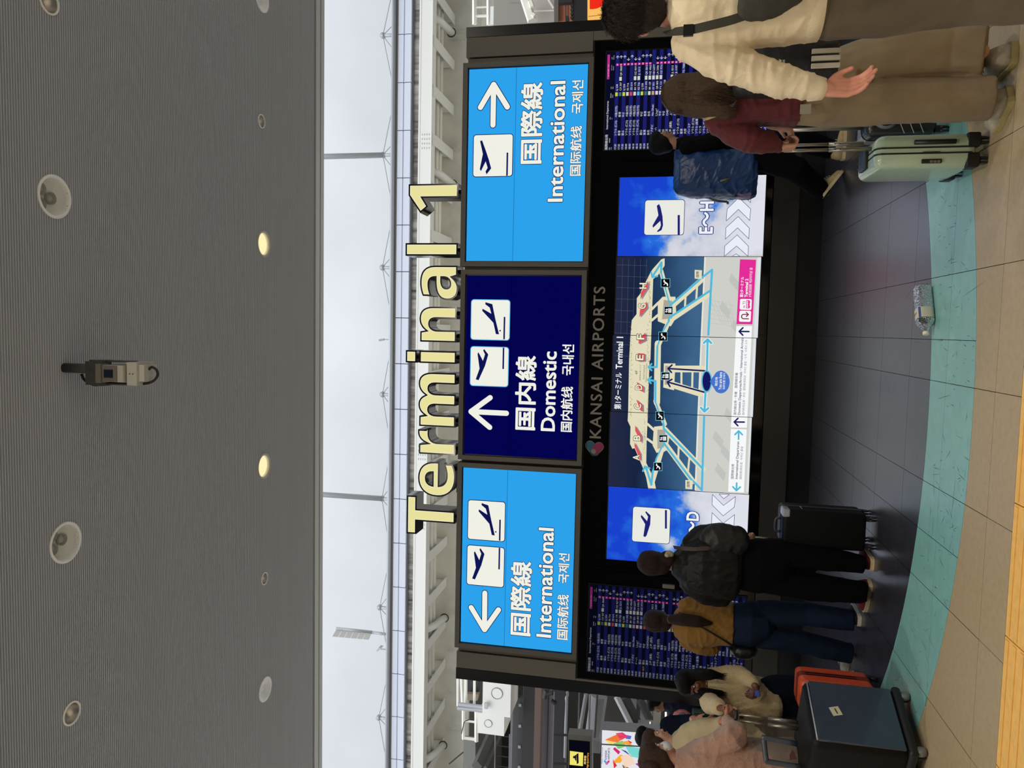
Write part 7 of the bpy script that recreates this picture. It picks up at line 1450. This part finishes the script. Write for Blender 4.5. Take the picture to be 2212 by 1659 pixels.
sx_ = MB().box(Wd / 2 + .007, Wd / 2 + .009, -.03, .03, -.028, .028, Md @ Matrix.Translation((0, .0, zt4 - .16)) @ Matrix.Rotation(.3, 4, 'X')).build('sticker', mat('sticker_cream', (206, 198, 176), rough=.6), t)
MB().box(Wd / 2 + .009, Wd / 2 + .0098, -.018, .018, -.006, .002, Md @ Matrix.Translation((0, .0, zt4 - .16)) @ Matrix.Rotation(.3, 4, 'X')).build('sticker_print', mat('print_dark', (70, 66, 60), rough=.7), sx_)
MB().rbox(-Wd / 2, Wd / 2 + .012, -Dd / 2 - .006, Dd / 2 + .006, .05, .10, .02, Md).build('base_frame', M_BLK, t, smooth=True)
for (sy) in (-1, 1): MB().lathe([(.001, .012), (.02, .012), (.034, .004), (.034, -.02), (.02, -.03), (.001, -.03)], Md @ V((Wd / 2 - .01, sy * (Dd / 2 - .04), .035)), 18, Matrix.Rotation(PI / 2 - .2, 4, 'Y')).build('wheel_cap', mat('wheel_cap_grey', (120, 118, 112), rough=.35), t, smooth=True)
hp = [P(1722, 1607, Y=4.75), P(1652, 1594, Y=4.75), P(1650, 1598, Y=4.75), P(1655, 1640, Y=4.7), P(1662, 1646, Y=4.7), P(1732, 1657, Y=4.7)]
MB().tube(smooth_path(hp, 3), .016, 10).build('trolley_handle', mat('slate_handle', (62, 68, 78), rough=.35), t, smooth=True)
tg = MB(); tg.prism([P(a, b, Y=4.66) for a, b in ((1706, 1642), (1706, 1632), (1713, 1620), (1722, 1640))], (0, .01, 0)); tg.build('luggage_tag', mat('tag_wine', (74, 34, 40), rough=.6), t)
td = t
# orange suitcase behind it
Yo = 5.30; xo1 = P(1800, 1479, Y=Yo).x; zo = P(1729, 1492, Y=Yo).z; Mo = at(xo1 - .11, Yo + .14)
t = suitcase('orange ribbed suitcase showing as a strip behind the big black one', Mo, .22, .26, P(1893, 1492, Y=Yo).z, zo, mat('orange_shell', (214, 84, 48), rough=.35), .035, mat('dark_orange_seam', (120, 40, 24), rough=.5))
for k in range(8): MB().box(.107, .1125, -.11 + k * .028, -.098 + k * .028, .16, zo - .05, Mo).build('rib', mat('orange_shell', (214, 84, 48)), t)
for (py0, py1) in ((1543, 1560), (1556, 1574)):
    b = P(1722, py1, Z=zt4); a = P(1592, py0, Y=b.y + .06); m_ = a.lerp(b, .52)
    MB().tube([a, m_], .0085, 10).tube([m_, b], .0115, 10).build('handle_pole', M_POLE, td, smooth=True)
a, b = P(1590, 1541, Y=P(1722, 1560, Z=zt4).y + .06), P(1590, 1559, Y=P(1722, 1574, Z=zt4).y + .06); MB().tube([a + V((.02, 0, 0)), b - V((.02, 0, 0))], .013, 10).build('grip', MATS['black_grip'], td, smooth=True)
# coral case standing on the teal ring far left
pc = P(1706, 1580, Z=0); Fc = Fig(pc.y); t = suitcase('rounded coral suitcase on the teal floor ring behind the pulled up handles', at(pc.x, pc.y + .12), Fc.r(52), .26, .05, Fc.p(1612, 1580).z, mat('coral_shell', (222, 132, 104), rough=.4), .11, None)
# ------------------------------------------------------------------ plastic water bottle lying on the teal ring
B0, C0 = V((.292, 4.925, 0)), V((.012, 4.80, 0)); ax_ = (C0 - B0); LB = ax_.length; ax_.normalize()
t = thing('water_bottle', 'empty clear plastic bottle with a blue and cream label lying on the floor ring', 'bottle', (.15, 4.86, 0))
rB = .047; up = V((0, 0, 1)); sd = ax_.cross(up); 
def bsec(mb, prof, n=24, sq=.62, wob=0):
    i0 = len(mb.v)
    for (f, r) in prof:
        c = B0 + ax_ * (f * LB) + up * rB
        for j in range(n):
            a = 2 * PI * j / n; e = sq if f < .8 else 1; x, y = math.copysign(abs(math.cos(a)) ** e, math.cos(a)), math.copysign(abs(math.sin(a)) ** e, math.sin(a)); w = 1 + (wob * noise.noise(V((f * 22, j * .9, 3))) if wob else 0)
            p = c + (sd * x + up * y) * r * w; p.z = max(p.z, .001); mb.v.append(tuple(p))
    for k in range(len(prof) - 1):
        for j in range(n): q = i0 + k * n; mb.f.append((q + j, q + (j + 1) % n, q + n + (j + 1) % n, q + n + j))
    return mb
m = bpy.data.materials.new('clear_plastic'); m.use_nodes = True; n_ = m.node_tree.nodes; l_ = m.node_tree.links; n_.clear()
tr_ = n_.new('ShaderNodeBsdfTransparent'); tr_.inputs[0].default_value = (.93, .95, .95, 1); gl_ = n_.new('ShaderNodeBsdfGlossy'); gl_.inputs['Roughness'].default_value = .08; fz = n_.new('ShaderNodeFresnel'); fz.inputs[0].default_value = 1.6
tcn = n_.new('ShaderNodeTexCoord'); nn = n_.new('ShaderNodeTexVoronoi'); nn.inputs['Scale'].default_value = 130; bpn = n_.new('ShaderNodeBump'); bpn.inputs['Strength'].default_value = .9; bpn.inputs['Distance'].default_value = .004
l_.new(tcn.outputs['Object'], nn.inputs['Vector']); l_.new(nn.outputs['Distance'], bpn.inputs['Height']); l_.new(bpn.outputs[0], gl_.inputs['Normal']); l_.new(bpn.outputs[0], fz.inputs['Normal'])
mxs = n_.new('ShaderNodeMixShader'); on = n_.new('ShaderNodeOutputMaterial'); mxf = n_.new('ShaderNodeMath'); mxf.operation = 'MULTIPLY'; mxf.inputs[1].default_value = 1.6; l_.new(fz.outputs[0], mxf.inputs[0]); l_.new(mxf.outputs[0], mxs.inputs[0]); l_.new(tr_.outputs[0], mxs.inputs[1]); l_.new(gl_.outputs[0], mxs.inputs[2]); l_.new(mxs.outputs[0], on.inputs[0])
pf = [(.0, .02), (.0, rB * .78), (.03, rB * .93), (.06, rB)] + [(.06 + .03 * k, rB * (1 - .035 * (k % 2))) for k in range(1, 14)] + [(.48, rB * .98), (.70, rB * .98), (.74, rB), (.80, rB * .9), (.86, rB * .6), (.91, rB * .36), (.935, rB * .3), (.97, rB * .3)]
bsec(MB(), pf, 28, wob=.05).build('bottle_wall', m, t, smooth=True)
bsec(MB(), [(.49, rB * 1.0), (.70, rB * 1.0)]).build('label', mat('label_cream', (206, 200, 180), rough=.5), t, smooth=True)
for (a0, a1) in ((.55, .95), (2.2, 2.6)):
    mb = MB(); 
    for f in (.49, .70):
        c = B0 + ax_ * (f * LB) + up * rB
        for k in range(5):
            a = a0 + (a1 - a0) * k / 4; e = .62; x, y = math.copysign(abs(math.cos(a)) ** e, math.cos(a)), math.copysign(abs(math.sin(a)) ** e, math.sin(a)); mb.v.append(tuple(c + (sd * x + up * y) * rB * 1.015))
    for k in range(4): mb.f.append((k, k + 1, 6 + k, 5 + k))
    mb.build('label_band', mat('label_blue', (30, 62, 140), rough=.4), t)
me = text_mesh('天然水', .02); bb = bbox2(me); me.transform(Matrix.Translation((-(bb[0] + bb[1]) / 2, -(bb[2] + bb[3]) / 2, 0))); s_ = .04 / (bb[1] - bb[0])
tx_ = -sd; ty_ = ax_; Mt = Matrix(((tx_.x * s_, -ty_.x * s_, up.x, 0), (tx_.y * s_, -ty_.y * s_, up.y, 0), (0, 0, up.z, 0), (0, 0, 0, 1)))
me.transform(Matrix.Translation(B0 + ax_ * (.585 * LB) + up * (rB * 2.02)) @ Mt); link('lettering', me, mat('label_ink', (60, 56, 50), rough=.6), t)
bsec(MB(), [(.945, .001), (.945, .016), (.95, .0175), (1.0, .0175), (1.003, .016), (1.003, .001)], 24, 1).build('cap', mat('cap_white', (232, 222, 204), rough=.4), t, smooth=True)
bpy.data.scenes.remove(WORK)
